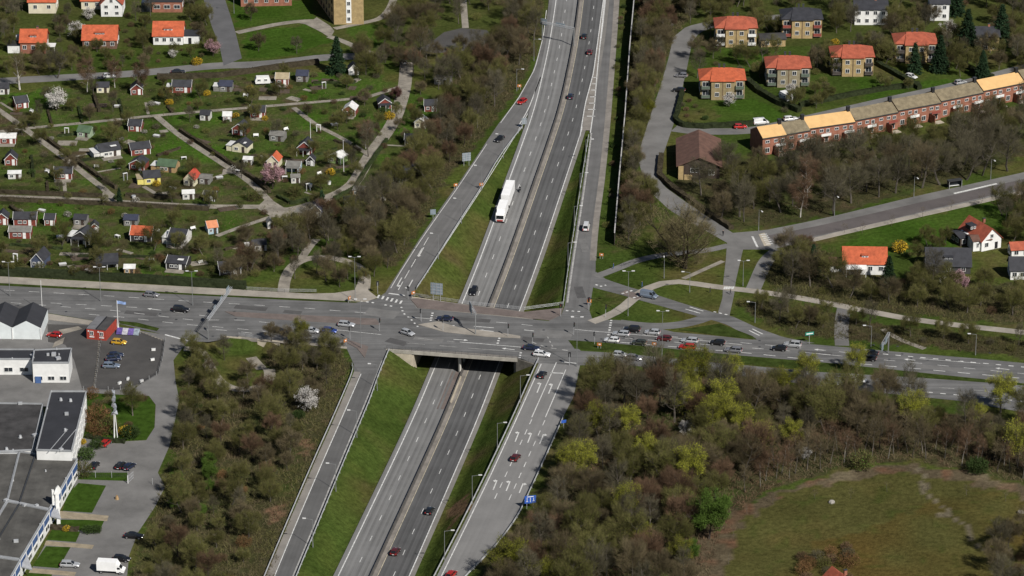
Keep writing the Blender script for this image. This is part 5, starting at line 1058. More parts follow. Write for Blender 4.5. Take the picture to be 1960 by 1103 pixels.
coats = {'dark': mat('dark_coat', (.025,.025,.03), .9, .1, 2), 'red': mat('red_coat', (.30,.03,.025), .9, .1, 2), 'blue': mat('blue_coat', (.05,.09,.22), .9, .1, 2), 'pale': mat('pale_coat', (.5,.48,.44), .9, .1, 2)}
skin_m = mat('skin', (.45,.28,.20), .6, .05, 2); hair_m = mat('hair', (.04,.028,.02), .8, .1, 2); trou = mat('dark_trousers', (.03,.035,.055), .9, .1, 2)
wm_ = skin_mesh('body', J_walk, E_b, R_b, coats['dark'])
def person(x, y, coat, ang, label, P=None, z=None):
    o = thing('person', label, 'person', tuple(T(x, y, .05)) if z is None else z, R(ang), None)
    b = put('body', P or wm_, o); b.material_slots[0].link = 'OBJECT'; b.material_slots[0].material = coats[coat]; return o
def face(o, c):
    c = Vector(c); h = MB()
    for i in range(5):
        z0 = c.z - .11 + i * .05; rr = [.06,.085,.095,.09,.06][i]; h.tube((c.x + .01, c.y, z0), (c.x + .01, c.y, z0 + .05), rr, [.085,.095,.09,.06,.02][i], 8)
    h.tube((c.x + .1, c.y, c.z), (c.x + .13, c.y, c.z - .02), .015, .02, 5); h.build('head', skin_m, o)
    g = MB(); g.tube((c.x - .02, c.y, c.z + .02), (c.x - .02, c.y, c.z + .13), .11, .05, 8); g.build('hair', hair_m, o)
for x, y, cc, a, lab in ((700,530,'red',70,'person in a red top on the ring footpath'), (1174,515,'blue',20,'person in blue walking on the cycle path beside the ramp mouth'), (1229,550,'blue',200,'person in blue on the cycle path above the link road crossing'), (1359,561,'dark',10,'person in dark clothes on the cycle path left of the zebra crossing'), (1398,564,'dark',180,'person in dark clothes on the zebra crossing'), (1384,452,'dark',250,'person in black at the hill street junction')):
    o = person(x, y, cc, a, lab); face(o, (.04, 0, 1.66)); MB().box(0, 0, .0, .01, .01, .01)
# motorcycle and rider beside the lorry
mp = T(995, 367, .06); mc = thing('motorcycle', 'dark motorcycle beside the white lorry', 'motorcycle', tuple(mp), an, None)
for x in (-.7, .7): w = MB().tube((0,-.07,0),(0,.07,0),.32,n=14).build('wheel', rubber, mc, (x, 0, .32)); MB().tube((0,-.08,0),(0,.08,0),.18,n=10).build('rim', alloy, w)
MB().box(0, 0, .5, .6, .3, .4).build('engine', dark_steel, mc); MB().box(.2, 0, .85, .55, .3, .25).build('tank', black_p, mc); MB().box(-.45, 0, .8, .7, .28, .12).build('seat', black_p, mc); MB().tube((.5, -.35, 1.05), (.5, .35, 1.05), .03).build('handlebar', steel, mc); MB().tube((.7, 0, .35), (.48, 0, 1.0), .05).build('fork', steel, mc); MB().box(.72, 0, .9, .12, .3, .3).build('fairing', black_p, mc)
J_s = [(-.35,0,.95),(-.28,0,1.2),(-.15,0,1.4),(-.1,0,1.5),(-.05,0,1.66),(-.13,.2,1.38),(.1,.28,1.2),(.45,.3,1.08),(-.13,-.2,1.38),(.1,-.28,1.2),(.45,-.3,1.08),(-.3,.12,.92),(.1,.24,.8),(-.1,.24,.38),(.05,.24,.34),(-.3,-.12,.92),(.1,-.24,.8),(-.1,-.24,.38),(.05,-.24,.34)]
rd = person(0, 0, 'dark', 0, 'rider in black leathers sitting on the motorcycle', skin_mesh('body', J_s, E_b, R_b, coats['dark']), tuple(mp)); rd.rotation_euler[2] = an
hm = MB()
for i in range(5): hm.tube((-.04, 0, 1.55 + i * .06), (-.04, 0, 1.61 + i * .06), [.1,.14,.16,.14,.1][i], [.14,.16,.14,.1,.03][i], 10)
hm.build('helmet', lamp_head, rd)
# ---------------------------------------------------------------- lamps, signals, signs
lamp_st = mat('lamp_steel', (.19,.195,.195), .6, .1, 1)
def lamp(x, y, hgt, arms, label, rz=0.0):                  # arms: 1 or 2 luminaires on outreach arms
    o = thing('street_lamp', label, 'street lamp', tuple(T(x, y)), R(rz), None)
    MB().tube((0,0,0), (0,0,1.2), .12, .11, 8).build('base', lamp_st, o); MB().tube((0,0,1.2), (0,0,hgt), .085, .05, 8).build('pole', lamp_st, o)
    for s in ((1,) if arms == 1 else (1, -1)):
        a = MB().tube((0,0,hgt - .1), (s * (1.7 if arms == 1 else 1.0), 0, hgt + .15), .045, .035, 6).build('arm', lamp_st, o)
        e = 1.5 if arms == 1 else .8; h = MB(); h.prism([(s*e,-.12),(s*(e+.8),-.2),(s*(e+.9),0),(s*(e+.8),.2),(s*e,.12)], hgt + .1, hgt + .28); h.build('luminaire', lamp_head, o)
    return o
ordn = ['first','second','third','fourth','fifth','sixth','seventh']
for i, (x, y) in enumerate([(839,496),(883,428),(922,364),(963,303)]): lamp(x, y, 7.4, 1, ordn[i] + ' lamp up from the bridge along the upper left ramp', 165)
for i, (x, y) in enumerate([(989,175),(1022,117)]): lamp(x, y, 7.4, 1, ordn[i] + ' lamp at the wood edge left of the upper motorway', -15)
for i, (x, y) in enumerate([(1087,512),(1099,441),(1110,377),(1121,312)]): lamp(x, y, 7.4, 1, ordn[i] + ' lamp up from the bridge along the upper right ramp', 0)
for i, (x, y) in enumerate([(996,771),(952,863),(904,965),(851,1072)]): lamp(x, y, 7.6, 1, ordn[i] + ' lamp down from the bridge along the lower right ramp', 0)
for i, (x, y) in enumerate([(722,748),(683,838),(643,941),(599,1048)]): lamp(x, y, 7.4, 1, ordn[i] + ' lamp down from the bridge along the lower left ramp', 175)
for x, y, hg, l in ((680,577,13,'tall twin headed lamp on the pavement left of the bridge'), (691,667,14,'tall twin headed lamp on the island at the lower left ramp'), (1202,605,13,'tall twin headed lamp on the lawn beside the cycle path'), (1267,683,13,'tall twin headed lamp on the median of the right street'), (1104,702,14,'tall twin headed lamp at the mouth of the lower right ramp'), (1422,548,7.5,'twin headed lamp beside the minor road'), (19,567,10,'leftmost street lamp on the left street'), (193,577,10,'second street lamp from the left edge on the left street'), (369,585,10,'street lamp on the left street above the gantry')): lamp(x, y, hg, 2, l, 0)
for i, (x, y) in enumerate([(1452,442),(1597,414),(1749,378),(1896,344)]): lamp(x, y, 6.5, 1, ordn[i] + ' lamp up the hill street on its tree side', -70)
for i, (x, y) in enumerate([(1320,560),(1445,618),(1667,664),(1867,680)]): lamp(x, y, 6.0, 1, ordn[i] + ' low lamp from the left beside the link road and right street', 180)
lamp(448, 26, 6, 1, 'lamp on the park lawn beside the hillside street', 180); lamp(1271, 533, 5.5, 1, 'low lamp beside the big willow', 90)
sig_red, sig_am, sig_gr = mat('lens_red', (.2,.01,.01), .3, 0, 1), mat('lens_amber', (.2,.09,.01), .3, 0, 1), mat('lens_green', (.01,.12,.04), .3, 0, 1)
def signal(x, y, rz, label):
    o = thing('traffic_signal', label, 'traffic light', tuple(T(x, y, .05)), R(rz), None); MB().tube((0,0,0),(0,0,3.4),.06,n=6).build('pole', steel, o)
    h = MB().box(0, -.16, 3.1, .42, .28, 1.1).build('signal_head', black_p, o); MB().box(0, 0, 3.1, .7, .04, 1.4).build('backboard', black_p, o)
    for i, m in enumerate((sig_red, sig_am, sig_gr)): MB().tube((0, -.3, 3.45 - i * .34), (0, -.34, 3.45 - i * .34), .11, n=8).build('lens', m, h)
for x, y, rz, l in ((723,563,200,'traffic signal on the grass left of the upper left ramp'), (781,573,160,'traffic signal at the right end of the zebra crossing'), (726,634,90,'traffic signal at the end of the reddish median'), (806,616,-90,'traffic signal in front of the navy saloon, left of it'), (848,634,-90,'traffic signal on the bridge island below the navy saloon'), (972,645,90,'traffic signal at the right end of the bridge island'), (1019,662,90,'traffic signal in the junction above the white estate car'), (1073,606,0,'traffic signal on the corner pavement right of the bridge'), (1098,642,90,'traffic signal on the median right of the junction'), (1127,594,20,'traffic signal on the lawn corner by the upper right ramp'), (1138,660,-90,'traffic signal on the grass median beside the orange sign'), (1090,700,180,'traffic signal at the top of the lower right ramp'), (1159,608,90,'traffic signal where the slip lane leaves the right street'), (670,650,-90,'traffic signal on the reddish ramp island')): signal(x, y, rz, l)
sign_bk = mat('sign_back', (.20,.24,.27), .5, .1, 1); sign_bl = mat('sign_blue', (.03,.10,.42), .4, .05, 1); sign_gn = mat('sign_green', (.02,.22,.16), .4, .05, 1); sign_or = mat('sign_orange', (.42,.15,.035), .5, .08, 1); sign_y = mat('sign_yellow', (.68,.46,.05), .5, .05, 1)
def board(name, x, y, w, h, z, m, rz, label, posts=2, cells=0, grid=False):
    o = thing(name, label, 'sign', tuple(T(x, y)), R(rz), None)
    b = MB().box(0, 0, z + h / 2, w, .08, h).build('panel', m, o)
    for i in range(posts): MB().tube(((i - (posts - 1) / 2) * w * .6, .1, 0), ((i - (posts - 1) / 2) * w * .6, .1, z + h), .06, n=6).build('post', steel, o)
    if grid:
        for i in range(4): MB().box(0, -.08, z + (i + .5) * h / 4, w, .08, .07).build('brace', steel, o)
        for i in range(3): MB().box((i - 1) * w / 3, -.1, z + h / 2, .09, .1, h).build('upright', steel, o)
    return o, b
board('direction_sign', 893, 318, 2.6, 2.6, 1.6, sign_bk, 15, 'grey back of a square direction sign by the upper left ramp', 2, grid=True)
board('direction_sign', 836, 577, 3.4, 3.4, 2.0, sign_bk, -15, 'large gridded sign back on the grass above the bridge', 2, grid=True)
board('direction_sign', 829, 419, 1.6, 1.6, 1.3, sign_bk, 10, 'small sign back at the foot of the upper left ramp', 1)
o, b = board('direction_sign', 1015, 974, 2.8, 2.0, 1.5, sign_bl, 12, 'large blue direction sign with white arrows on the lower right ramp', 2)
for q in ((-.8,.5,.5,.12),(-.8,1.1,.12,.9),(0,.9,.12,1.2),(.8,.6,.5,.12),(.8,1.0,.12,.8),(0,1.75,1.6,.18)): MB().box(q[0], -.06, 1.5 + q[1], q[2], .03, q[3]).build('sign_marking', white_p, o)
board('blue_sign', 1079, 820, 1.3, .8, 1.5, sign_bl, 20, 'small blue sign at the wood edge of the lower right ramp', 1)
o, b = board('direction_sign', 1549, 659, 2.4, .9, 2.6, sign_gn, 18, 'green and white direction sign pointing right beside the right street', 1); MB().box(0, -.06, 3.05, 1.9, .03, .28).build('sign_marking', white_p, o)
for x, y, l, rz in ((872,362,'orange sign in the grass left of the upper left ramp',30), (921,361,'orange sign at the rail of the upper left ramp',10), (994,172,'orange sign beside the upper motorway lamp',0), (1151,496,'orange sign at the foot of the hedge by the upper right ramp',-10), (669,579,'orange sign on the pavement left of the tall lamp',60), (1147,668,'orange sign on the grass median of the right street',-10), (791,569,'orange sign behind the zebra crossing railing',40), (1128,585,'orange sign on the lawn corner by the upper right ramp',0), (661,661,'red and white sign on the reddish ramp island',50), (398,633,'yellow keep-right sign under the gantry',90), (1252,667,'orange and white sign among the queue cars',-20)):
    o, b = board('road_sign', x, y, 1.25, .85, .9, sign_y if 'yellow' in l else sign_or, rz, l, 2); MB().box(.1, -.06, 1.35, .5, .03, .3).build('sign_marking', white_p, o)
def gantry(label, base, tip, h, panels, m=sign_bk, other=False):
    a, b = T(*base), T(*tip); d = b - a; d.z = 0; Ln = d.length; o = thing('sign_gantry', label, 'gantry', tuple(a), math.atan2(d.y, d.x), None)
    MB().box(0, 0, h / 2, .26, .26, h).build('post', lamp_st, o)
    mb = MB()
    for z in (h - .5, h):
        for y in (-.25, .25): mb.tube((0, y, z), (Ln, y, z), .07, n=5)
    for i in range(int(Ln / .8)): mb.tube((i * .8, -.25, h - .5), (i * .8 + .8, .25, h), .035, n=4)
    mb.build('beam', steel, o)
    if other: MB().box(Ln, 0, h / 2 + (a.z - b.z) / 2, .35, .35, h).build('post', lamp_st, o)
    for f, w, hh in panels: MB().box(f * Ln, .4, h - .2, w, .12, hh).build('panel', m, o)
gantry('cantilever sign gantry over the near lanes of the left street', (399,650), (444,588), 6.0, [(.35,1.8,1.3),(.62,1.8,1.5),(.9,2.6,2.0)])
gantry('cantilever sign gantry on the bridge island', (910,640), (903,627), 6.2, [(.9,3.2,2.6)])
gantry('cantilever sign gantry over the lanes at the far right', (1700,676), (1684,704), 6.0, [(.5,2.2,1.5),(.95,2.0,2.0)])
gantry('sign gantry over the left carriageway at the top of the motorway', (1038,77), (1098,89), 6.4, [(.02,2.4,2.2),(.55,3.4,1.4)], other=True)
board('exit_sign', 1003, 245, 1.6, 2.0, 1.2, sign_bk, 20, 'sign and posts on the gore between upper left ramp and motorway', 2, grid=True)
# delineator posts, bollards on the car park
for i, (x, y) in enumerate([(294,671),(292,690),(271,731),(229,735),(245,727)]):
    o = thing('white_block', ordn[i] + ' of five white concrete blocks round the car park edge', 'block', tuple(G(x, y, .04)), R(i * 20), 'white blocks round the car park'); MB().box(0,0,.3,1.0,.5,.6).build('block', white_p, o); MB().box(0,0,.62,.8,.3,.05).build('cap', steel, o)
fl = thing('flagpole', 'white pole with a blue flag beside the red container office', 'flagpole', tuple(G(226, 629)), 0); MB().tube((0,0,0),(0,0,8.2),.12,.07,8).build('pole', white_p, fl); MB().tube((0,0,0),(0,0,.5),.3,.22,8).build('base', white_p, fl)
mb = MB()
for i in range(6): mb.add([(i*.4, .12*math.sin(i), 7.2 - .04*i), ((i+1)*.4, .12*math.sin(i+1), 7.2 - .04*(i+1)), ((i+1)*.4, .12*math.sin(i+1), 8.1 - .06*(i+1)), (i*.4, .12*math.sin(i), 8.1 - .06*i)], [(0,1,2,3)])
mb.build('flag', mat('flag_blue', (.25,.36,.62), .8, .3, 3), fl)
hd = thing('hoarding', 'purple and white advertising board lying tilted behind the yellow car', 'hoarding', tuple(G(246, 640)), R(-8)); 
for i, (c, w) in enumerate((((.10,.07,.26),1.6),((.4,.4,.44),1.3),((.13,.09,.28),1.4),((.25,.30,.34),1.5))):
    MB().add([(-3.2 + i*1.55,-.9,.3),(-1.7 + i*1.55,-.9,.3),(-1.7 + i*1.55,.9,1.4),(-3.2 + i*1.55,.9,1.4),(-3.2 + i*1.55,-.9,.2),(-1.7 + i*1.55,-.9,.2),(-1.7 + i*1.55,.9,1.3),(-3.2 + i*1.55,.9,1.3)], [(0,1,2,3),(0,4,5,1),(1,5,6,2),(2,6,7,3),(3,7,4,0)]).build('panel', mat('hoarding_%d' % i, c, .6, .25, 1.5), hd)
for x in (-3, 0, 3): MB().box(x, .7, .55, .12, .12, 1.1).build('leg', steel, hd)
# metal pillar sculpture
sc = thing('metal_sculpture', 'tall silver metal sculpture of twisted plates on three legs', 'sculpture', tuple(G(221, 838))); chrome = mat('polished_metal', (.55,.56,.58), .25, .15, 1.5, .7)
for a in range(3): MB().tube((math.cos(a*2.1)*.5, math.sin(a*2.1)*.5, 0), (math.cos(a*2.1)*.15, math.sin(a*2.1)*.15, 7), .14, .1, 6).build('leg', white_p, sc)
for i in range(9):
    a = i * 1.1; z = 6.2 + i * .72; r = .9 - .06 * i; c, s = math.cos(a), math.sin(a)
    MB().add([(-c*r,-s*r,z),(c*r,s*r,z+.3),(c*r*.7-s*.3,s*r*.7+c*.3,z+1.3),(-c*r*.6+s*.3,-s*r*.6-c*.3,z+1.0),(-c*r+s*.12,-s*r-c*.12,z),(c*r+s*.12,s*r-c*.12,z+.3),(c*r*.7-s*.18,s*r*.7+c*.18,z+1.3),(-c*r*.6+s*.42,-s*r*.6-c*.42,z+1.0)], [(0,1,2,3),(7,6,5,4),(0,4,5,1),(1,5,6,2),(2,6,7,3),(3,7,4,0)]).build('plate', chrome, sc)
MB().tube((0,0,12.6),(0,0,14),.12,.02,6).build('tip', chrome, sc)
py_ = thing('pylon_sign', 'white pylon sign with curved head in front of the factory', 'sign', tuple(G(112, 1003)), R(20)); MB().box(0,0,4.0,.9,.4,8).build('shaft', white_p, py_); MB().box(-.9,.5,7,.5,.5,4).build('side_shaft', white_p, py_); side_extrude([(-.9,8),(.7,8),(1.0,9.2),(.4,10.2),(-.2,9.6)], .4, 'head', white_p, py_); MB().box(-.45,.3,3,.7,.3,.3).build('bracket', steel, py_)
# bus shelter
bs = thing('bus_shelter', 'small dark bus shelter beside the hill street', 'bus shelter', tuple(G(1829, 361)), R(18)); MB().box(0,.8,2.4,4.4,1.7,.15).build('roof', dark_steel, bs); MB().box(0,1.55,1.25,4.2,.06,2.1).build('back_pane', glass, bs); MB().box(0,1.2,.5,3.2,.4,.08).build('bench', white_p, bs)
for x in (-2.0, 2.0): MB().box(x,.9,1.25,.06,1.2,2.1).build('side_pane', glass, bs); MB().box(x,.1,1.2,.08,.08,2.4).build('post', steel, bs)
# yard fence and gate
def fence(label, pts, h=1.8, m=None):
    P = px(pts); o = thing('mesh_fence', label, 'fence', (*P[0], .05)); o0 = Vector((*P[0], 0)); mb = MB()
    for a, b in zip(P, P[1:]):
        for k in range(5): mb.tube(Vector((*a, .2 + k * (h - .2) / 4)) - o0, Vector((*b, .2 + k * (h - .2) / 4)) - o0, .018, n=3)
        d = math.dist(a, b); n = int(d / .5)
        for i in range(n): c = Vector((*a, 0)).lerp(Vector((*b, 0)), i / n) - o0; mb.tube(c + Vector((0,0,.2)), c + Vector((0,0,h)), .012, n=3)
    mb.build('mesh', m or dark_steel, o); d = sum(math.dist(a, b) for a, b in zip(P, P[1:]))
    pm = MB().box(0, 0, h / 2, .08, .08, h).mesh('post', steel)
    for q in resample(P, max(2, int(d / 2.8))): put('post', pm, o, Vector((*q, 0)) - o0)
fence('green mesh fence between the parked cars and the lawn strip', [(152,915),(245,915)]); fence('mesh fence along the wood side of the yard gate', [(292,928),(318,925)])
fence('mesh fence round the curved edge of the car park', [(316,653),(312,684),(303,717),(268,738),(224,748),(160,748)], 1.2); fence('mesh fence across the middle of the car park', [(196,636),(189,690),(182,742)], 1.0)
gt = thing('yard_gate', 'open grey steel gate leaf at the yard entrance', 'gate', tuple(G(245, 926)), R(70))
for z in (.2, 1.0, 1.9): MB().box(1.6,0,z,3.2,.06,.06).build('rail', steel, gt)
for i in range(9): MB().box(.2 + i * .36,0,1.05,.04,.04,1.7).build('bar', steel, gt)
MB().box(0,0,1.1,.16,.16,2.2).build('post', white_p, gt)
for x, y, l in ((1592,963,'grey boulder on the meadow left of the worn track'), (1953,983,'grey boulder at the right edge of the meadow')):
    mb = MB(); rr = random.Random(x); k = []
    for i in range(7):
        for j in range(4): a = i * 2 * math.pi / 7; r = [.75,.85,.6,.15][j] * rr.uniform(.85, 1.15); k.append((math.cos(a) * r, math.sin(a) * r * .8, [0,.35,.7,.85][j]))
    fs = [(i*4+j, ((i+1)%7)*4+j, ((i+1)%7)*4+j+1, i*4+j+1) for i in range(7) for j in range(3)] + [tuple(i*4+3 for i in range(7))]
    tag(MB().add(k, fs).build('boulder', mat('granite', (.33,.31,.28), .9, .2, 2), None, G(x, y)), l, 'boulder')
gb = thing('grit_heap', 'small tan sack standing alone on the yard', 'sack', tuple(G(224, 956))); MB().tube((0,0,0),(0,0,.9),.5,.3,8).build('sack', CW['o'], gb); MB().tube((0,0,.9),(0,0,1.1),.12,.2,8).build('neck', CW['o'], gb)
# ---------------------------------------------------------------- vegetation
def tw(name, c, r=.22): return mat(name, c, .95, .22, 1.2, rnd=r, spec=.04)
bark = tw('bark_grey', (.10,.088,.074)); bark_d = tw('bark_dark', (.055,.045,.036)); bark_b = tw('birch_bark', (.42,.40,.36))
twig_b = tw('twigs_brown', (.110,.089,.052)); twig_g = tw('twigs_grey', (.096,.086,.056)); twig_r = tw('twigs_reddish', (.114,.073,.046)); twig_o = tw('twigs_olive', (.104,.096,.038))
lf_o = tw('buds_olive', (.118,.132,.030)); lf_y = tw('blossom_yellow_green', (.235,.245,.032), .3); lf_g = tw('leaves_fresh', (.075,.125,.024)); lf_w = tw('blossom_white', (.72,.69,.65), .1); lf_p = tw('blossom_pink', (.46,.28,.31), .1); lf_yl = tw('blossom_yellow', (.58,.38,.03), .1)
lf_d = tw('needles_dark', (.022,.042,.020)); lf_m = tw('leaves_evergreen', (.045,.072,.022)); lf_pu = tw('leaves_purple', (.12,.05,.06)); lf_rb = tw('leaves_rust', (.15,.085,.04))
class Sl:                                                # slivers: twigs and leaves as single faces with two materials
    def __init__(s): s.v = []; s.f = []; s.mi = []
    def twig(s, p, d, l, w, rg, mi=0):
        u = d.cross(Vector((rg.uniform(-1,1), rg.uniform(-1,1), rg.uniform(-1,1)))); u = u.normalized() * w if u.length > 1e-4 else Vector((w, 0, 0))
        k = len(s.v); s.v += [p - u, p + u, p + d * l]; s.f.append((k, k + 1, k + 2)); s.mi.append(mi)
    def leaf(s, p, sz, rg, mi=1):
        a = Vector((rg.gauss(0,1), rg.gauss(0,1), rg.gauss(0,1))).normalized(); b = a.cross(Vector((rg.gauss(0,1), rg.gauss(0,1), rg.gauss(0,1)))).normalized() * sz * rg.uniform(.6, 1); a = a * sz
        k = len(s.v); s.v += [p - a, p + b * .7, p + a, p - b * .7]; s.f.append((k, k + 1, k + 2, k + 3)); s.mi.append(mi)
    def mesh(s, name, ms):
        me = bpy.data.meshes.new(name); me.from_pydata([tuple(v) for v in s.v], [], s.f)
        for m in ms: me.materials.append(m)
        me.polygons.foreach_set('material_index', s.mi); return me
def rdir(rg, up=.0):
    v = Vector((rg.gauss(0,1), rg.gauss(0,1), rg.gauss(0,.8) + up)); return v.normalized()
def tree_proto(seed, H, trunk, spread, barkm, twigm, leafm=None, nleaf=0, lsz=.2, ntw=14, tww=.024, twl=1.15, limbs=7, stems=1, droop=0.0, tr=.24, vol=3200, rz=.40, cz=.62, rs=1.12):
    rg = random.Random(seed); mb = MB(); sl = Sl(); tips = []
    for st in range(stems):
        base = Vector((rg.gauss(0,.3) * (stems > 1), rg.gauss(0,.3) * (stems > 1), 0)); lean = Vector((rg.gauss(0,.12), rg.gauss(0,.12), 1)).normalized() if stems == 1 else Vector((rg.gauss(0,.4), rg.gauss(0,.4), 1)).normalized()
        k = tr / math.sqrt(stems); pts = [base]; n = 5
        for i in range(n): pts.append(pts[-1] + (lean + Vector((rg.gauss(0,.07), rg.gauss(0,.07), 0))).normalized() * (H * .8 / n))
        for i in range(n): mb.tube(pts[i], pts[i+1], k * (1 - i / n * .8), k * (1 - (i + 1) / n * .8), 5, False)
        for q in range(limbs):
            t = trunk + (1 - trunk) * (q + rg.random()) / limbs; f = t * n * .98; i = min(n - 1, int(f)); p = pts[i].lerp(pts[i+1], f - i); a = q * 2.4 + rg.uniform(-.5, .5)
            ln = spread * (1.15 - .65 * abs(t - .45) * 1.3) * rg.uniform(.8, 1.15); d = Vector((math.cos(a), math.sin(a), rg.uniform(.35, .9) + t * .5)).normalized(); e = p + d * ln
            mid = p.lerp(e, .5) + Vector((0, 0, -.08 * ln)); r0 = k * .45 * (1.1 - t * .6); mb.tube(p, mid, r0, r0 * .7, 4, False); mb.tube(mid, e, r0 * .7, r0 * .25, 4, False)
            for z in range(5):
                g = rg.uniform(.3, 1); s0 = p.lerp(e, g); d2 = (d * .7 + rdir(rg, .35 - droop) * .8).normalized(); l2 = ln * rg.uniform(.3, .5); e2 = s0 + d2 * l2; mb.tube(s0, e2, r0 * .35, r0 * .12, 3, False)
                tips.append((s0, e2, d2))
        tips.append((pts[-2], pts[-1], lean)); tips.append((pts[-1], pts[-1] + lean * H * .12, lean))
    for s0, e2, d2 in tips:
        for _ in range(ntw):
            p = s0.lerp(e2, rg.random() ** .7) ; dd = (d2 * .6 + rdir(rg, .3 - droop * 1.6)).normalized(); l = twl * rg.uniform(.5, 1.3); sl.twig(p, dd, l, tww * rg.uniform(.6, 1.4), rg)
            if nleaf and rg.random() < nleaf:
                for _ in range(max(1, int(nleaf))): sl.leaf(p + dd * l * rg.uniform(.3, 1) + Vector((rg.gauss(0,.15), rg.gauss(0,.15), rg.gauss(0,.15))), lsz * .62 * rg.uniform(.6, 1.3), rg)
    vol *= 2.3; off = rg.uniform(0, 90); k = 0; R2 = spread * rs       # fine outer twigs filling an uneven crown
    while k < vol:
        v = rdir(rg); q = rg.random() ** .36; p = Vector((v.x * R2 * q, v.y * R2 * q, H * (cz + rz * v.z * q)))
        nz = noise.noise(p * .42 + Vector((off, 0, 0))); ed = noise.noise(Vector((v.x * 1.7 + off, v.y * 1.7, v.z * 1.7)))
        if nz < -.12 or q > .78 + ed * .85: k += .25; continue
        k += 1; dd = (Vector((v.x * .8, v.y * .8, v.z * .5 + .8 - droop * 1.8)) + rdir(rg) * .5).normalized(); l = twl * rg.uniform(.45, 1.1) * (1 + .5 * q); sl.twig(p, dd, l, tww * rg.uniform(.55, 1.2), rg)
        if nleaf and rg.random() < nleaf * .7:
            for _ in range(max(1, int(nleaf * 1.3))): sl.leaf(p + dd * l * rg.uniform(.3, 1), lsz * .62 * rg.uniform(.6, 1.3), rg)
    return mb.mesh('trunk', barkm), sl.mesh('crown', [twigm, leafm or twigm])
def conifer_proto(seed, H, r, m, needle=.55):
    rg = random.Random(seed); mb = MB(); mb.tube((0,0,0), (0,0,H*.95), .25, .04, 6); sl = Sl()
    n = int(H * 22)
    for i in range(n):
        z = H * (.06 + .93 * i / n); rr = r * (1 - (z / H)) ** .85 * rg.uniform(.75, 1.12) + .15; a = rg.uniform(0, 6.28); d = Vector((math.cos(a), math.sin(a), -.25)).normalized(); p = Vector((0, 0, z))
        for q in range(int(6 + rr * 9)):
            f = rg.random() ** .6; c = p + d * rr * f + Vector((rg.gauss(0,.12), rg.gauss(0,.12), rg.gauss(0,.1))); sl.twig(c, (d * .6 + rdir(rg, -.2)).normalized(), needle * rg.uniform(.6, 1.2), .17, rg, 0)
    return mb.mesh('trunk', bark_d), sl.mesh('crown', [m, m])
def bush_proto(seed, H, r, twigm, leafm, nleaf, lsz, n=700, stems=9):
    rg = random.Random(seed); mb = MB(); sl = Sl()
    for i in range(stems):
        a = rg.uniform(0, 6.28); e = Vector((math.cos(a) * r * rg.uniform(.2,.8), math.sin(a) * r * rg.uniform(.2,.8), H * rg.uniform(.5,.9))); mb.tube((e.x*.15, e.y*.15, 0), e, .035, .012, 3, False)
    for i in range(n):
        v = rdir(rg); q = rg.random() ** .4; p = Vector((v.x * r * q, v.y * r * q, H * .48 + v.z * H * .46 * q)); d = (Vector((v.x, v.y, v.z + .6)) * .8 + rdir(rg) * .6).normalized(); sl.twig(p, d, rg.uniform(.3,.75), .035, rg)
        if rg.random() < nleaf: sl.leaf(p + d * .3, lsz * rg.uniform(.6,1.3), rg)
    return mb.mesh('stems', twigm), sl.mesh('crown', [twigm, leafm or twigm])
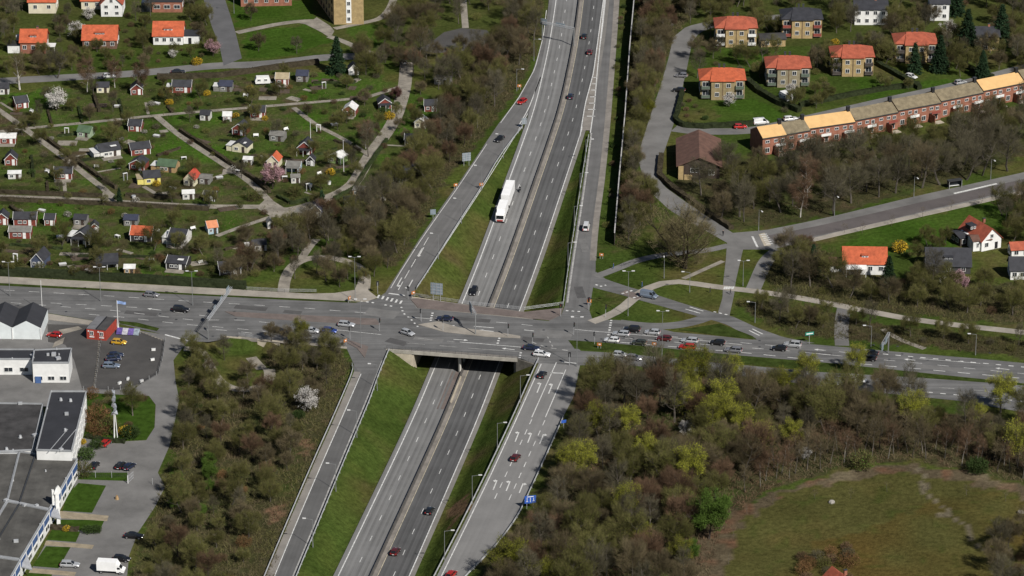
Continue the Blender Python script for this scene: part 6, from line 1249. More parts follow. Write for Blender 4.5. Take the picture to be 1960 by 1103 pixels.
PR = {
 'bare': [tree_proto(i, h, .28, s, bark, t, lf_o, nl, .10, ntw=14, vol=vo, rs=q) for i, h, s, t, nl, vo, q in ((1,11,3.6,twig_b,.1,3200,1.1),(2,12.5,3.8,twig_g,0,2200,1.0),(3,10,3.4,twig_b,.2,3600,1.2),(4,13,3.4,twig_g,0,1500,.9),(5,12,4.2,twig_b,.15,3800,1.15),(6,14,3.0,twig_g,0,1300,.9))],
 'red': [tree_proto(11, 10, .25, 3.4, bark_d, twig_r, ntw=17), tree_proto(12, 11.5, .25, 3.6, bark_d, twig_r, ntw=17)],
 'olive': [tree_proto(i, h, .25, 3.6, bark, twig_o, lf_o, .8, .13, 15) for i, h in ((21,10),(22,11.5),(23,9),(24,12.5))],
 'yellow': [tree_proto(31, 10, .25, 3.5, bark, twig_o, lf_y, 2.0, .16, 12), tree_proto(32, 11, .25, 3.7, bark, twig_o, lf_y, 1.6, .16, 12)],
 'green': [tree_proto(41, 9, .2, 3.2, bark_d, lf_g, lf_g, 2.2, .18, 16), tree_proto(42, 7, .15, 2.8, bark_d, lf_g, lf_g, 2.0, .18, 15)],
 'white': [tree_proto(51, 7, .2, 2.6, bark_d, twig_g, lf_w, 2.0, .2, 10, vol=1500), tree_proto(52, 6, .2, 2.6, bark_d, twig_g, lf_w, 1.6, .2, 10, vol=1300)],
 'pink': [tree_proto(61, 7, .2, 2.8, bark_d, twig_r, lf_p, 2.0, .2, 10, vol=1800)],
 'purple': [tree_proto(65, 5, .2, 2.2, bark_d, twig_r, lf_pu, 1.5, .14, 14)],
 'avenue': [tree_proto(71, 14.5, .36, 4.4, bark, twig_g, ntw=17, tr=.36, limbs=8), tree_proto(72, 13.5, .34, 4.2, bark, twig_g, lf_o, .25, .12, ntw=17, tr=.34, limbs=8), tree_proto(73, 15, .38, 4.2, bark, twig_b, ntw=17, tr=.36, limbs=8)],
 'birch': [tree_proto(81, 14, .22, 2.9, bark_b, twig_r, ntw=18, droop=.5, tr=.2, limbs=10), tree_proto(82, 12, .22, 2.7, bark_b, twig_b, ntw=18, droop=.5, tr=.2, limbs=9)],
 'willow': [tree_proto(91, 16, .10, 6.6, bark_d, tw('twigs_willow', (.21,.175,.095)), tw('buds_willow', (.14,.145,.05)), .35, .14, 16, .024, 1.5, 9, 3, .0, .7, vol=6500, rz=.46, cz=.52)],
 'poplar': [tree_proto(95, 13, .12, 1.8, bark_b, twig_b, ntw=9, limbs=10, tr=.3, vol=900)],
 'sapling': [tree_proto(97, 4, .3, 1.0, bark, twig_b, ntw=1, limbs=5, tr=.06, vol=40, twl=.6), tree_proto(98, 4.5, .3, 1.0, bark, twig_b, ntw=1, limbs=5, tr=.06, vol=40, twl=.6)],
 'pole': [tree_proto(101, 11, .45, 1.7, bark, twig_b, ntw=5, limbs=6, tr=.16, vol=420), tree_proto(102, 9.5, .5, 1.5, tw('bark_pale', (.17,.155,.13)), twig_r, ntw=5, limbs=6, tr=.14, vol=350)],
 'conifer': [conifer_proto(1, 14, 4.3, lf_d), conifer_proto(2, 12, 3.7, lf_d)],
 'cypress': [conifer_proto(3, 6, 1.1, lf_d, .4)],
 'bush': [bush_proto(1, 2.6, 1.7, twig_b, lf_o, .3, .1), bush_proto(2, 2.2, 1.5, twig_r, lf_o, .1, .1), bush_proto(3, 3.0, 1.9, twig_o, lf_o, .6, .11), bush_proto(8, 2.4, 1.6, twig_g, None, 0, .1)],
 'gbush': [bush_proto(4, 2.0, 1.4, lf_m, lf_m, .9, .13), bush_proto(5, 2.4, 1.5, twig_o, lf_g, .35, .1)],
 'ybush': [bush_proto(6, 1.9, 1.3, twig_o, lf_yl, 1.0, .13)], 'wbush': [bush_proto(7, 2.6, 1.7, twig_g, lf_w, .55, .11)], 'rbush': [bush_proto(9, 3.4, 2.0, lf_rb, lf_rb, .5, .12)],
}
KN = {'bare':'bare_tree','red':'russet_tree','olive':'budding_tree','yellow':'flowering_tree','green':'leafy_tree','white':'blossom_tree','pink':'blossom_tree','purple':'purple_tree','avenue':'avenue_tree','birch':'birch_tree','willow':'willow_tree','poplar':'poplar_tree','pole':'slender_tree','sapling':'sapling','conifer':'conifer_tree','cypress':'cypress_tree','bush':'bush','gbush':'evergreen_bush','ybush':'forsythia_bush','wbush':'blossom_bush','rbush':'russet_bush'}
rv = random.Random(99)
def plant(kind, X, Y, Z, sc, label, group=None):
    t, c = rv.choice(PR[kind]); o = bpy.data.objects.new(KN[kind], None); col.objects.link(o); o.location = (X, Y, Z - .05); o.rotation_euler[2] = rv.uniform(0, 6.28)
    s = sc * rv.uniform(.93, 1.07); o.scale = (s * rv.uniform(.9, 1.1), s * rv.uniform(.9, 1.1), s); tag(o, label, 'bush' if 'bush' in kind else 'tree', group)
    put('stems' if 'bush' in kind else 'trunk', t, o); put('crown', c, o); return o
def at_px(kind, x, y, sc, label, group=None): p = T(x, y); return plant(kind, p.x, p.y, p.z, sc, label, group)
def inpoly(x, y, P):
    c = False; x0, y0 = P[-1]
    for x1, y1 in P:
        if (y1 > y) != (y0 > y) and x < (x0 - x1) * (y - y1) / (y0 - y1) + x1: c = not c
        x0, y0 = x1, y1
    return c
KD = {'pole':'slender bare stem','bare':'bare grey-brown tree','red':'bare reddish-brown tree','olive':'olive budding tree','yellow':'yellow-green flowering tree','green':'fresh green tree','white':'white blossoming tree','bush':'bare brown bush','gbush':'green bush','rbush':'rust coloured bush','wbush':'white blossoming bush','birch':'pale stemmed birch','avenue':'tall bare tree','conifer':'dark conifer'}
AVOID = []; WT = []
def proj(X, Y, Z=0.0):
    dx, dy, dz = X, Y - CY, Z - CH; f = dy * cp - dz * sp; return 980 + FPX * dx / f, 551.5 - FPX * (dy * sp + dz * cp) / f
def wood(P, dmin, mix, where, sc=(.8, 1.15), seed=1, maxn=400):
    rg = random.Random(seed); Q = px(P); x0, x1 = min(p[0] for p in Q), max(p[0] for p in Q); y0, y1 = min(p[1] for p in Q), max(p[1] for p in Q); n = 0; ks = [k for k, w in mix for _ in range(w)]; cell = {}
    for _ in range(int((x1 - x0) * (y1 - y0) / dmin ** 2 * 9)):
        x, y = rg.uniform(x0, x1), rg.uniform(y0, y1)
        if not inpoly(x, y, Q): continue
        ci, cj = int(x // dmin), int(y // dmin)
        if any(math.dist((x, y), q) < dmin for a in (-1,0,1) for b in (-1,0,1) for q in cell.get((ci + a, cj + b), [])): continue
        if any(math.hypot(x - a, y - b) < r for a, b, r in AVOID): continue
        cell.setdefault((ci, cj), []).append((x, y)); k = rg.choice(ks); s_ = rg.uniform(*sc)
        pp = proj(x, y)
        if not (-25 < pp[0] < 1985 and -8 < pp[1] < 1165): continue
        o = plant(k, x, y, zt(x, y), s_ * (1 if 'bush' not in k else 1.2), 'x', KD[k] + ' growth in ' + where)
        if k in ('bare', 'olive') and ('garden' in where or 'allot' in where): o.name = 'fruit_tree'
        f = (s_ - sc[0]) / (sc[1] - sc[0]); WT.append((o, k, 'small' if f < .33 else 'large' if f > .67 else 'mid-sized', pp, where, [min(p[0] for p in P), max(p[0] for p in P), min(p[1] for p in P), max(p[1] for p in P)])); n += 1
        if n >= maxn: break
def label_woods():
    B = {}
    for o, k, sz, pp, where, bb in WT:
        u = (pp[0] - max(0, bb[0])) / (min(1960, bb[1]) - max(0, bb[0])); v = (pp[1] - max(0, bb[2])) / (min(1103, bb[3]) - max(0, bb[2]))
        h = 'left' if u < .33 else 'right' if u > .67 else 'middle'; w = 'upper' if v < .33 else 'lower' if v > .67 else 'mid'
        pos = {'mid middle': 'centre', 'mid left': 'left side', 'mid right': 'right side'}.get(w + ' ' + h, w + ' ' + h)
        B.setdefault(f"{sz} {KD[k]} at the {pos} of {where}", []).append((pp[0], o))
    NM = ['first','second','third','fourth','fifth','sixth','seventh','eighth','ninth','tenth','eleventh','twelfth']
    for l, q in B.items():
        q.sort(key=lambda e: e[0])
        for i, (_, o) in enumerate(q): o['label'] = l if len(q) == 1 else l + (', ' + NM[min(i, 11)] + ' from left')
def shrink(P, k=.94): cx, cy = sum(p[0] for p in P) / len(P), sum(p[1] for p in P) / len(P); return [(cx + (x - cx) * k, cy + (y - cy) * k) for x, y in P]
# single trees that stand out
one = [('conifer',645,142,1.05,'large dark conifer standing alone beside the top street'), ('olive',735,95,.8,'yellowish budding tree on the park lawn'), ('avenue',800,118,.85,'tall bare tree at the head of the allotment lane'), ('bare',495,98,.6,'bare tree on the left of the park lawn'), ('bare',568,103,.5,'small bare tree in the middle of the park lawn'),
 ('bare',480,40,.6,'bare tree on the upper park lawn beside the lamp'), ('poplar',38,172,.95,'pollarded pale trunk tree left of the cream cabin'), ('birch',167,176,.85,'slender pale trunk near the parked white car'), ('birch',220,168,.75,'slender trunk right of the parked white car'), ('birch',270,180,.85,'tall dark trunk beside the red gabled cabin'), ('avenue',110,150,.7,'tall bare trunk in front of the first orange roof'),
 ('bare',705,300,.85,'reddish bare tree above the lane bend'), ('birch',700,285,.75,'birch with russet crown beside the right lane'), ('pink',522,362,1.0,'pink blossoming tree in the middle of the allotments'), ('purple',758,192,.8,'purple leaved tree beside the right lane'), ('white',108,212,.95,'big pale blossoming tree in the upper left plots'), ('white',332,112,.45,'small white blossoming shrub before the white orange-roofed house'),
 ('pink',408,108,.75,'pale pink blossoming tree at the street corner'), ('white',148,75,.8,'white blossoming tree between the orange roofs'), ('white',170,40,.7,'white blossoming tree behind the wide orange roof'), ('cypress',229,392,.9,'dark clipped cypress at the path end'), ('cypress',617,408,1.2,'dark columnar cypress at the lane junction'), ('cypress',180,478,.85,'dark cypress beside the black porch cabin'), ('gbush',488,384,1.5,'round dark green bush left of the lane junction'), ('gbush',565,376,1.5,'dark spreading bush above the lane junction'),
 ('willow',1311,514,1.15,'big spreading willow at the cycle path fork'), ('conifer',1556,525,.72,'dark conifer beside the cycle path left of the orange roof'), ('conifer',1750,140,.88,'left of two dark conifers before the orange roofed villa'), ('conifer',1798,137,.95,'right of two dark conifers before the orange roofed villa'), ('conifer',1850,100,1.1,'tall dark conifer left of the small black-roofed yellow house'), ('conifer',1915,90,1.0,'dark conifer right of the small black-roofed yellow house'), ('conifer',1880,150,.7,'dark conifer behind the right terrace'), ('conifer',1700,545,.6,'dark conifer in front of the awning house'), ('conifer',1830,30,1.0,'dark conifer beside the tall white house'),
 ('white',1812,70,.9,'pale blossoming tree left of the dark conifers'), ('pink',1835,560,.8,'pale pink blossoming tree beside the black roofed house'), ('bare',1335,150,.8,'bare tree on the residential street corner casting a wide shadow'), ('white',1275,60,.7,'white blossoming bush beside the residential street'), ('white',1395,205,.6,'pale blossoming tree before the nearest villa'), ('white',1515,185,.6,'pale blossoming tree before the grey-yellow villa'), ('yellow',1240,225,.55,'yellow-green tree beside the noise barrier'),
 ('birch',1560,330,1.0,'tall birch in front of the ochre terrace roof'), ('birch',1545,379,1.0,'birch with russet crown in the grove'), ('birch',1532,416,.95,'leaning pale birch at the hill street'), ('bare',1424,425,1.0,'dark bare tree left of the hill street lamp'), ('bare',1380,425,.9,'dark bare tree at the hedge corner'),
 ('ybush',1722,482,1.6,'yellow forsythia right of the orange roofed house'), ('ybush',377,124,1.3,'yellow forsythia below the white orange-roofed house'), ('ybush',324,200,.9,'yellow forsythia below the wide red cabin'), ('ybush',308,184,.7,'small yellow forsythia left of the wide red cabin'), ('ybush',396,183,.9,'yellow forsythia right of the wide red cabin'), ('ybush',479,174,.9,'yellow forsythia left of the caravan lawn'), ('ybush',451,226,.8,'yellow forsythia beside the white fascia cabin'), ('ybush',745,228,1.2,'yellow forsythia hedge beside the right lane'), ('ybush',507,230,.7,'yellow forsythia right of the white fascia cabin'), ('ybush',300,356,.8,'yellow forsythia at the yellow cabin'), ('ybush',240,833,1.2,'yellow forsythia beside the metal sculpture'), ('ybush',633,335,1.0,'orange-yellow bush beside the lime green cabin'), ('ybush',1598,85,.9,'yellow forsythia right of the black roofed villa'),
 ('rbush',185,815,1.7,'rust coloured bush beside the factory wing'), ('rbush',190,835,1.2,'low rust coloured bush in front of the factory wing'), ('gbush',208,830,1.8,'dark green bush left of the metal sculpture'), ('gbush',250,838,1.5,'dark green bush right of the metal sculpture'), ('gbush',165,880,1.6,'olive clipped bush beside the factory corner'), ('gbush',158,912,1.6,'round olive bush near the mesh fence'), ('gbush',168,1020,1.0,'left of two dark shrubs on the lawn strip'), ('gbush',183,1020,1.0,'right of two dark shrubs on the lawn strip'), ('ybush',127,1016,.7,'small round yellow bush on the lawn strip'), ('ybush',158,850,.7,'lime yellow bush at the factory corner'), ('gbush',185,858,1.2,'dark bush left of the bright red car'),
 ('white',590,790,.95,'white blossoming tree in the wood beside the lower left ramp'), ('red',505,765,.7,'russet bare tree below the looping footpath'), ('bare',475,735,.55,'bare tree inside the looping footpath'), ('bare',430,690,.6,'bare tree left of the looping footpath'), ('yellow',575,655,.6,'yellow-green tree overhanging the left street'),
 ('green',1357,1032,1.35,'bright green leafy tree at the meadow edge'), ('green',1320,1075,.7,'green leafy tree below the bright green one'), ('white',1312,1000,.7,'white blossoming tree beside the bright green tree'), ('white',1315,838,.7,'white blossoming tree inside the right wood'), ('white',1540,880,.5,'white blossoming shrub at the meadow corner'), ('gbush',1652,898,2.0,'bright green bush at the wood edge above the meadow'), ('gbush',1870,905,2.0,'green bush at the wood edge right of the worn track'),
 ('yellow',1310,800,.95,'bright yellow-green tree in the middle of the right wood'), ('yellow',1360,830,.85,'yellow-green tree beside the white blossom in the right wood'), ('yellow',1145,840,.9,'yellow-green tree near the lower right ramp'), ('yellow',1115,915,1.0,'broad yellow-green tree left in the right wood'), ('yellow',1200,1000,.95,'yellow-green tree low in the right wood'), ('yellow',1500,770,.95,'yellow-green tree at the street side of the right wood'), ('yellow',1545,735,.8,'yellow-green tree overlapping the near carriageway'), ('yellow',1640,715,.7,'yellow-green tree on the right street median'), ('yellow',1915,790,1.05,'large yellow-green tree at the right edge'), ('yellow',1060,1095,.7,'bright yellow bush tree at the bottom edge'), ('yellow',1265,905,.8,'yellow-green tree among brown crowns of the right wood'), ('yellow',1225,1060,.75,'yellow-green tree near the bottom of the right wood'), ('white',1235,870,.6,'white blossoming tree left in the right wood'), ('white',1290,935,.5,'small white blossoming tree above the bright green tree'), ('yellow',1400,735,.7,'yellow-green tree behind the grey estate car'), ('bare',1740,755,.75,'bare tree in front of the near carriageway'), ('bare',1690,755,.75,'bare tree beside the white van on the near carriageway')]
for k, x, y, s, l in one:
    at_px(k, x, y, s, l); g_ = T(x, y); AVOID.append((g_.x, g_.y, 11 if k == 'willow' else 3.6 * s if 'bush' not in k else 1.8 * s)); AVOID.append((g_.x, g_.y - 7 * s, 3.4 * s if k in ('green', 'white', 'pink', 'willow', 'yellow', 'conifer') else 0))
for x, y, r in ((1655,545,9),(1640,535,7),(1675,540,7),(1879,495,7),(1897,490,6),(1960,550,6),(1338,352,9)): g_ = G(x, y); AVOID.append((g_.x, g_.y, r))
for i, (x, y) in enumerate([(1596,412),(1629,389),(1682,377),(1714,370),(1765,360),(1799,354),(1850,345),(1880,336),(1928,328)]): at_px('avenue', x, y, .98, ['first','second','third','fourth','fifth','sixth','seventh','eighth','last'][i] + ' tall bare trunk from the left in the row along the hill street')
sapl = PR['poplar']
for i, (x, y) in enumerate([(1617,446),(1650,447),(1706,433),(1765,418),(1820,404),(1878,391)]): at_px('sapling', x, y, .9, ordn[i] + ' thin sapling up the hill street lawn')
for i, (x, y) in enumerate([(1395,1080),(1405,1025),(1430,985),(1480,965),(1560,955),(1628,955),(1698,942),(1775,940),(1850,948),(1925,960)]): at_px('sapling', x, y, .8, ['first','second','third','fourth','fifth','sixth','seventh','eighth','ninth','tenth'][i] + ' thin young tree from the left along the curved meadow edge', 'young trees along the meadow edge')
wood([(395,760),(520,760),(535,720),(520,690),(560,672),(630,680),(640,715),(605,790),(560,880),(515,980),(475,1060),(455,1150),(265,1150),(285,1060),(318,970),(338,890),(360,800)], 5.0, [('bare',5),('red',3),('olive',9),('bush',1),('rbush',1),('gbush',2)], 'the big left wood', (.38, .8), 11, 165)
wood([(1130,745),(1160,720),(1330,735),(1560,768),(1760,795),(2000,825),(2000,925),(1880,870),(1740,838),(1610,840),(1480,865),(1400,940),(1385,975),(1350,1040),(1330,1150),(960,1150),(985,1075),(1035,1010),(1065,940),(1105,850)], 5.4, [('bare',10),('red',4),('olive',11),('yellow',3),('bush',1)], 'the big right wood', (.62, 1.15), 12, 290)
wood([(1420,945),(1480,880),(1610,850),(1740,848),(1880,875),(1990,900),(1990,925),(1880,900),(1740,876),(1610,890),(1480,925)], 3.0, [('pole',6),('bare',1),('red',1)], 'the meadow side stand', (.75, 1.05), 60, 95)
wood([(1010,-30),(1035,-30),(1020,100),(955,195),(895,280),(838,350),(800,420),(757,500),(725,505),(640,455),(565,478),(525,520),(450,530),(520,490),(600,440),(690,425),(745,360),(800,310),(840,240),(865,165),(905,120),(955,105),(990,30)], 5.4, [('bare',9),('olive',6),('red',3),('bush',2)], 'the upper motorway wood', (.7, 1.0), 13, 130)
wood([(1242,-30),(1270,-30),(1285,60),(1262,130),(1240,220),(1218,290),(1218,350),(1250,395),(1225,440),(1200,470),(1202,380),(1216,200)], 3.6, [('bare',5),('olive',5),('red',3)], 'the noise barrier strip', (.6, .9), 14, 105)
wood([(1190,-30),(1200,-30),(1190,120),(1182,260),(1172,380),(1162,440),(1158,430),(1172,300),(1180,120)], 4.2, [('bush',4),('gbush',2)], 'the motorway verge', (.35, .6), 15, 18)
wood([(1330,380),(1300,352),(1390,318),(1470,325),(1620,310),(1700,290),(1960,215),(1980,270),(1800,335),(1600,385),(1460,415),(1400,420)], 6.6, [('bare',3),('olive',4),('avenue',5)], 'the hill street grove', (.72, .95), 16, 80)
wood([(1490,500),(1560,490),(1640,545),(1780,548),(1960,560),(1985,610),(1840,600),(1640,575),(1490,550)], 5.0, [('bare',5),('olive',6),('bush',4),('red',2)], 'the right hand belt', (.6, .95), 17, 70)
wood([(1420,585),(1480,590),(1590,610),(1590,640),(1530,638),(1470,618)], 3.8, [('bare',3),('bush',6),('olive',3)], 'the left path bank', (.45, .7), 18, 40)
wood([(1635,610),(1700,635),(1990,665),(1990,678),(1760,655),(1690,655),(1632,650)], 4.2, [('bare',3),('bush',5),('olive',4)], 'the right path bank', (.45, .7), 19, 40)
wood([(1430,50),(1490,55),(1490,70),(1440,75)], 4, [('olive',3),('bush',2)], 'the garage garden', (.5, .75), 42, 8)
wood([(1590,20),(1630,10),(1630,60),(1600,70)], 4.6, [('olive',4),('bare',3)], 'the left white house garden', (.6, .85), 43, 12)
wood([(1700,20),(1780,5),(1790,60),(1730,95),(1700,80)], 5.2, [('olive',5),('bare',3),('gbush',1)], 'the middle white house garden', (.55, .85), 44, 22)
wood([(1800,100),(1840,95),(1960,100),(1960,135),(1880,145),(1820,150)], 5.2, [('olive',4),('bare',4),('gbush',2)], 'the far right garden', (.5, .8), 45, 24)
wood([(1240,0),(1960,-30),(1960,20),(1700,10),(1500,20),(1400,30),(1340,40)], 7, [('bare',4),('olive',3),('bush',2)], 'the top right fringe', (.6, .9), 20, 60)
wood([(1550,90),(1600,80),(1700,95),(1720,70),(1850,60),(1850,110),(1800,140),(1690,125),(1600,110)], 6, [('bare',3),('olive',4),('bush',4),('gbush',2)], 'the upper villa gardens', (.45, .75), 21, 50)
wood([(1550,180),(1620,185),(1600,200),(1500,220),(1470,200),(1520,185)], 4.5, [('olive',4),('bush',5)], 'the terrace back garden', (.45, .7), 22, 20)
wood([(1900,0),(1990,0),(1990,150),(1930,150),(1910,90)], 5.5, [('bare',4),('olive',3),('bush',2)], 'the top right corner', (.6, .85), 23, 30)
wood([(0,105),(0,20),(50,20),(20,100)], 5, [('bare',3),('olive',3),('bush',2)], 'the top left corner', (.5, .7), 24, 12)
wood([(105,30),(155,30),(150,110),(110,100)], 4.5, [('bare',2),('olive',3),('bush',3)], 'the first garden gap', (.4, .65), 25, 14)
wood([(236,30),(288,30),(285,95),(240,95)], 4.5, [('bare',2),('olive',3),('bush',3),('gbush',1)], 'the second garden gap', (.4, .65), 26, 12)
wood([(360,10),(385,10),(418,110),(385,118),(370,70)], 4.2, [('bare',2),('olive',3),('bush',3)], 'the hillside street garden', (.4, .65), 27, 14)
wood([(680,100),(770,100),(765,150),(700,150)], 4.5, [('bare',5),('olive',2),('bush',3)], 'the lane head copse', (.5, .8), 28, 22)
wood([(735,60),(800,20),(860,5),(960,10),(940,45),(850,50),(800,80),(790,110),(760,100)], 6, [('bare',6),('olive',2),('bush',2)], 'the turning area fringe', (.6, .9), 29, 30)
wood([(790,105),(900,100),(880,150),(830,180),(790,160)], 5, [('bare',4),('red',2),('bush',4)], 'the lower turning fringe', (.5, .8), 30, 24)
wood(ALL, 5.0, [('bush',7),('gbush',5),('bare',3),('olive',4),('rbush',1),('wbush',1)], 'the allotments', (.32, .62), 31, 300)
wood([(440,545),(530,520),(560,500),(600,485),(560,470),(480,500)], 3.6, [('bare',5),('bush',4)], 'the ring path copse', (.5, .75), 32, 22)
wood([(360,680),(390,690),(415,740),(405,760),(350,760)], 3.2, [('olive',5),('bare',2),('bush',2)], 'the car park corner copse', (.38, .58), 33, 14)
wood([(505,650),(560,655),(650,668),(660,690),(600,720),(540,700)], 3.6, [('bare',6),('olive',2),('bush',2)], 'the hollow copse', (.36, .55), 34, 24)
wood([(1370,60),(1440,110),(1470,130),(1460,150),(1440,140),(1330,120),(1330,100)], 5, [('olive',3),('bush',4),('bare',2)], 'the white balcony garden', (.45, .75), 38, 12)
wood([(1560,110),(1590,100),(1600,150),(1580,170),(1555,160)], 4.2, [('olive',3),('bush',4),('bare',3)], 'the middle villa gap', (.5, .8), 39, 12)
wood([(1310,190),(1340,200),(1352,232),(1310,236),(1298,220)], 3.6, [('bush',3),('gbush',2)], 'the hedged corner garden', (.4, .6), 40, 8)
wood([(0,520),(60,470),(420,470),(430,530),(300,535),(0,525)], 6.5, [('bush',5),('gbush',2),('olive',2)], 'the lowest allotments', (.5, .8), 41, 36)
wood([(1905,1050),(1990,1010),(1990,1150),(1900,1150)], 3.4, [('bare',4),('bush',3)], 'the bottom right thicket', (.6, .85), 36, 26)
wood([(1530,1060),(1620,1050),(1640,1120),(1540,1140)], 3.0, [('bush',4),('rbush',1)], 'the meadow foot', (.6, .95), 37, 16)
wood([(560,500),(600,495),(690,515),(700,545),(660,555),(570,550),(550,530)], 5.2, [('bare',3),('olive',2)], 'the ring path lawn', (.5, .75), 50, 9)
wood([(700,470),(745,515),(725,545),(705,520),(660,490),(600,485),(620,460)], 4.2, [('bare',4),('olive',2)], 'the ring path trees', (.6, .85), 51, 20)
wood([(1700,470),(1790,455),(1830,470),(1800,500),(1740,505)], 4.2, [('bush',4),('olive',3),('gbush',2)], 'the forsythia garden', (.4, .65), 52, 16)
wood([(1915,410),(1990,385),(1990,470),(1935,470)], 4.4, [('olive',4),('bare',4)], 'the right edge garden', (.55, .85), 53, 14)
wood([(1690,535),(1760,530),(1765,550),(1690,550)], 4, [('bush',3),('olive',3),('gbush',1)], 'the shaded house garden', (.5, .75), 54, 9)
wood([(170,762),(215,760),(215,830),(165,832)], 3.2, [('rbush',3),('gbush',2),('bush',2)], 'the sculpture lawn', (.5, .8), 55, 14)
wood([(232,762),(280,764),(285,810),(250,835),(235,835)], 5, [('gbush',2),('bush',2),('olive',1)], 'the right sculpture lawn', (.4, .7), 56, 7)
wood([(330,900),(400,880),(430,930),(390,1000),(330,1010)], 4.5, [('green',1)], 'the left green patch', (.38, .55), 57, 8)
wood([(0,112),(30,108),(150,112),(150,140),(0,146)], 4.6, [('olive',4),('bare',3),('bush',3)], 'the first front garden', (.35, .6), 61, 16)
wood([(165,100),(230,98),(290,105),(285,132),(165,138)], 5.2, [('olive',3),('bare',2),('bush',3)], 'the second front garden', (.3, .5), 62, 12)
wood([(300,95),(350,92),(372,112),(360,124),(300,128)], 5, [('olive',2),('bush',3),('gbush',2)], 'the third front garden', (.3, .5), 63, 8)
wood([(1430,125),(1490,100),(1480,145),(1450,150)], 4.4, [('olive',3),('bare',2),('bush',2)], 'the garden behind the nearest villa', (.45, .7), 64, 9)
wood([(1660,165),(1700,150),(1740,172),(1690,182)], 5, [('olive',3),('bush',3)], 'the round path garden', (.35, .55), 65, 7)
wood([(1660,90),(1710,95),(1705,140),(1680,130)], 4.2, [('olive',3),('bare',2),('gbush',1)], 'the fifth villa gap', (.5, .8), 66, 9)
wood([(1300,0),(1420,0),(1400,40),(1320,50)], 4.6, [('olive',4),('bare',4),('bush',2)], 'the street top copse', (.55, .85), 67, 22)
wood([(1770,530),(1850,530),(1850,550),(1770,552)], 4.0, [('olive',3),('white',1),('bush',2)], 'the black roof garden', (.4, .6), 68, 8)
label_woods()
# hedges
def hedge(label, pts, w, h, m, seed=1, leafm=None, group=None):
    rg = random.Random(seed); P = resample(px(pts), max(4, int(len(pts) * 6))); o = thing('hedge', label, 'hedge', (*P[0], 0), 0, group); o0 = Vector((*P[0], 0)); mb = MB(); A, Bq = offset(P, w / 2), offset(P, -w / 2); vs = []; n = len(P)
    for a, b in zip(A, Bq):
        j = lambda: rg.uniform(-.15, .15)
        for q, z in ((a, 0), (a, h * .92), (b, h * .92), (b, 0)): vs.append(Vector((q[0] + j(), q[1] + j(), z + (j() if z else -.1))) - o0)
    fs = [(i*4+k, i*4+k+1, i*4+k+5, i*4+k+4) for i in range(n - 1) for k in range(3)] + [(0,1,2,3), tuple(n*4-1-k for k in range(4))]
    mb.add(vs, fs).build('core', m, o); sl = Sl(); d = sum(math.dist(a, b) for a, b in zip(P, P[1:]))
    for _ in range(int(d * 60)):
        i = rg.randrange(n - 1); t = rg.random(); s = rg.uniform(-.5, .5); p = Vector((P[i][0], P[i][1], 0)).lerp(Vector((P[i+1][0], P[i+1][1], 0)), t); q = Vector((A[i][0] - Bq[i][0], A[i][1] - Bq[i][1], 0)) * s
        top = rg.random() < .6; p = p + q * (1 if top else (1 if s > 0 else -1) * .0 + 1) + Vector((0, 0, h * .88 if top else rg.uniform(.2, h) )) - o0; sl.twig(p, (rdir(rg, .7)).normalized(), rg.uniform(.2, .5), .05, rg)
    ob = put('leaves', sl.mesh('leaves', [leafm or m, m]), o)
hb = tw('hedge_brown', (.062,.052,.034), .05); hg = tw('hedge_green', (.040,.055,.022), .05); hd_ = tw('hedge_dark', (.030,.038,.018), .05)
hedge('long dark hedge along the far pavement of the left street', [(-30,523),(100,530),(250,538),(420,549),(470,553)], 2.4, 2.0, hd_, 1)
hedge('hedge round the corner garden of the nearest villa', [(1306,180),(1299,210),(1292,232),(1305,243),(1345,246),(1395,243),(1440,240)], 1.3, 1.6, hd_, 2); hedge('diagonal hedge between two villas', [(1430,158),(1455,180),(1490,200),(1530,215)], 1.8, 1.8, hd_, 3); hedge('curved hedge round the brown roofed hall', [(1266,300),(1262,338),(1290,365),(1320,385),(1350,408),(1400,440)], 1.5, 1.4, hb, 4)
hedge('hedge below the top street above the cabins', [(300,151),(420,148),(560,128),(610,122)], 1.6, 1.6, hb, 5); hedge('hedge along the left diagonal garden path', [(80,262),(126,295),(185,338),(222,362)], 1.0, 1.2, hb, 6); hedge('hedge along the middle diagonal garden path', [(345,252),(415,298),(490,348),(516,370)], 1.0, 1.2, hb, 7); hedge('hedge above the long allotment lane', [(0,370),(100,374),(195,378)], 1.0, 1.2, hb, 8); hedge('hedge below the long allotment lane', [(0,384),(120,389),(230,394),(400,403)], 1.0, 1.2, hb, 9)
hedge('hedge along the right allotment lane', [(740,270),(705,320),(680,362),(640,383)], .9, 1.1, hg, 10); hedge('hedge along the triangle plot at the lane junction', [(530,378),(560,392),(608,378)], .8, 1.0, hg, 11); hedge('hedge between the upper plots', [(180,184),(190,215)], .9, 1.1, hb, 12); hedge('hedge behind the terrace street', [(1530,205),(1640,182),(1700,172),(1760,165)], 1.3, 1.6, hd_, 13); hedge('hedge on the drive below the two conifers', [(1680,125),(1740,158),(1760,172)], 1.6, 1.5, hd_, 14); hedge('dark hedge beside the sculpture lawn', [(166,838),(205,846),(240,848)], 1.2, 1.0, hd_, 15); hedge('hedge on the lawn strip beside the round yellow bush', [(95,1011),(150,1016)], 1.6, .8, hb, 16)
hedge('hedge at the side of the small black-roofed yellow house', [(1840,125),(1870,140),(1900,152)], 1.4, 1.5, hd_, 17); hedge('hedge in the far middle plots', [(20,398),(40,412),(60,416)], .9, 1.1, hb, 18); hedge('hedge between plots below the yellow cabin', [(240,375),(330,380),(390,378)], .9, 1.0, hb, 19)
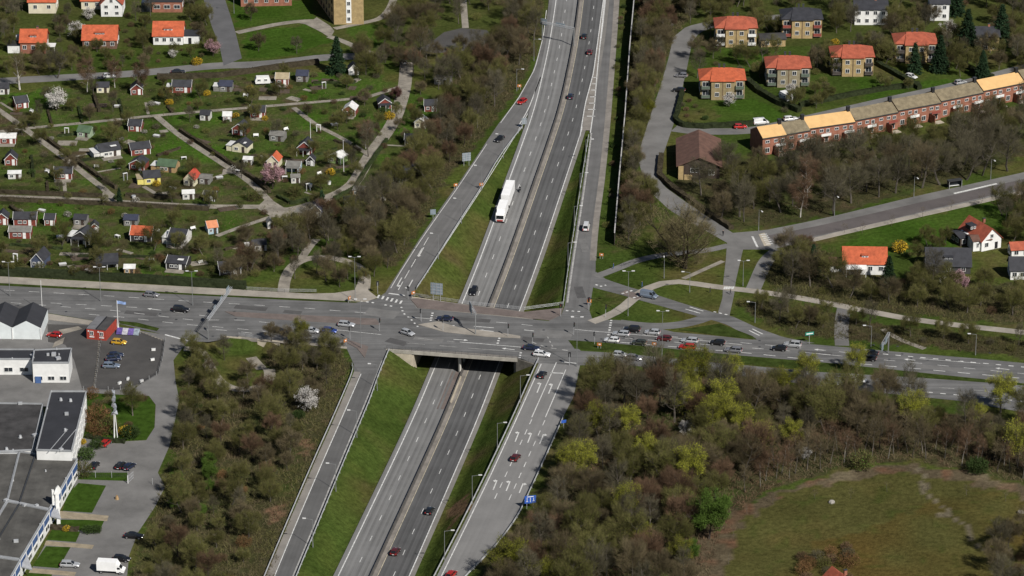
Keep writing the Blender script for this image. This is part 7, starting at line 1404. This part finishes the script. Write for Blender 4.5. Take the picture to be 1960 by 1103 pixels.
for k, q in enumerate([[(92,214),(100,243)],[(150,206),(158,236)],[(228,192),(236,228)],[(320,205),(330,217)],[(110,262),(150,258)],[(140,312),(200,302)],[(300,300),(345,285)],[(330,330),(370,315)],[(60,300),(64,340)],[(90,350),(92,374)],[(430,235),(470,225)],[(420,270),(470,275)],[(480,300),(540,300)],[(600,300),(650,285)],[(610,345),(650,330)],[(640,270),(690,290)],[(20,470),(120,478)],[(150,492),(330,494)],[(430,480),(500,460)],[(600,160),(680,160)]]): hedge(near_cab((q[0][0] + q[1][0]) / 2, (q[0][1] + q[1][1]) / 2, 'low plot hedge', 8), q, .7, .7, (hb, hg, hd_)[k % 3], 30 + k, group='low plot hedges')
# undergrowth and rough stems
def under(P, n, name, label, ms, seed, hmax=1.6):
    rg = random.Random(seed); Q = px(P); x0, x1 = min(p[0] for p in Q), max(p[0] for p in Q); y0, y1 = min(p[1] for p in Q), max(p[1] for p in Q); sl = Sl(); k = 0
    while k < n:
        x, y = rg.uniform(x0, x1), rg.uniform(y0, y1)
        if not inpoly(x, y, Q): continue
        k += 1; z = zt(x, y); c = 1 if noise.noise(Vector((x * .06, y * .06, 0))) > .1 else 0
        for _ in range(3): sl.twig(Vector((x + rg.gauss(0,.4), y + rg.gauss(0,.4), z)), rdir(rg, 1.1), hmax * rg.uniform(.3, 1), .06, rg, c if rg.random() < .8 else 1 - c)
    o = put(name, sl.mesh(name, ms)); o['kind'] = 'stuff'; o['label'] = label; o['category'] = 'undergrowth'
under(W1, 9000, 'undergrowth', 'brown and olive undergrowth in the left wood', [twig_o, twig_b], 1); under(shrink(W2, .97), 16000, 'undergrowth', 'brown undergrowth in the right wood', [twig_b, twig_r], 2); under(W3, 7000, 'undergrowth', 'brown undergrowth in the motorway strip', [twig_b, twig_o], 3); under(W4, 4000, 'undergrowth', 'undergrowth beside the noise barrier', [twig_o, twig_b], 4)
under(shrink(W5, .92), 5000, 'undergrowth', 'undergrowth in the grove above the hill street', [twig_o, twig_b], 5, 1.0); under(W6, 4500, 'undergrowth', 'undergrowth below the white houses', [twig_o, twig_b], 6); under(W7, 3000, 'undergrowth', 'undergrowth on the bank of the right street', [twig_o, twig_b], 7, 1.2); under(ALL, 7000, 'garden_growth', 'low weeds and stems among the allotments', [twig_o, twig_b], 8, .8)
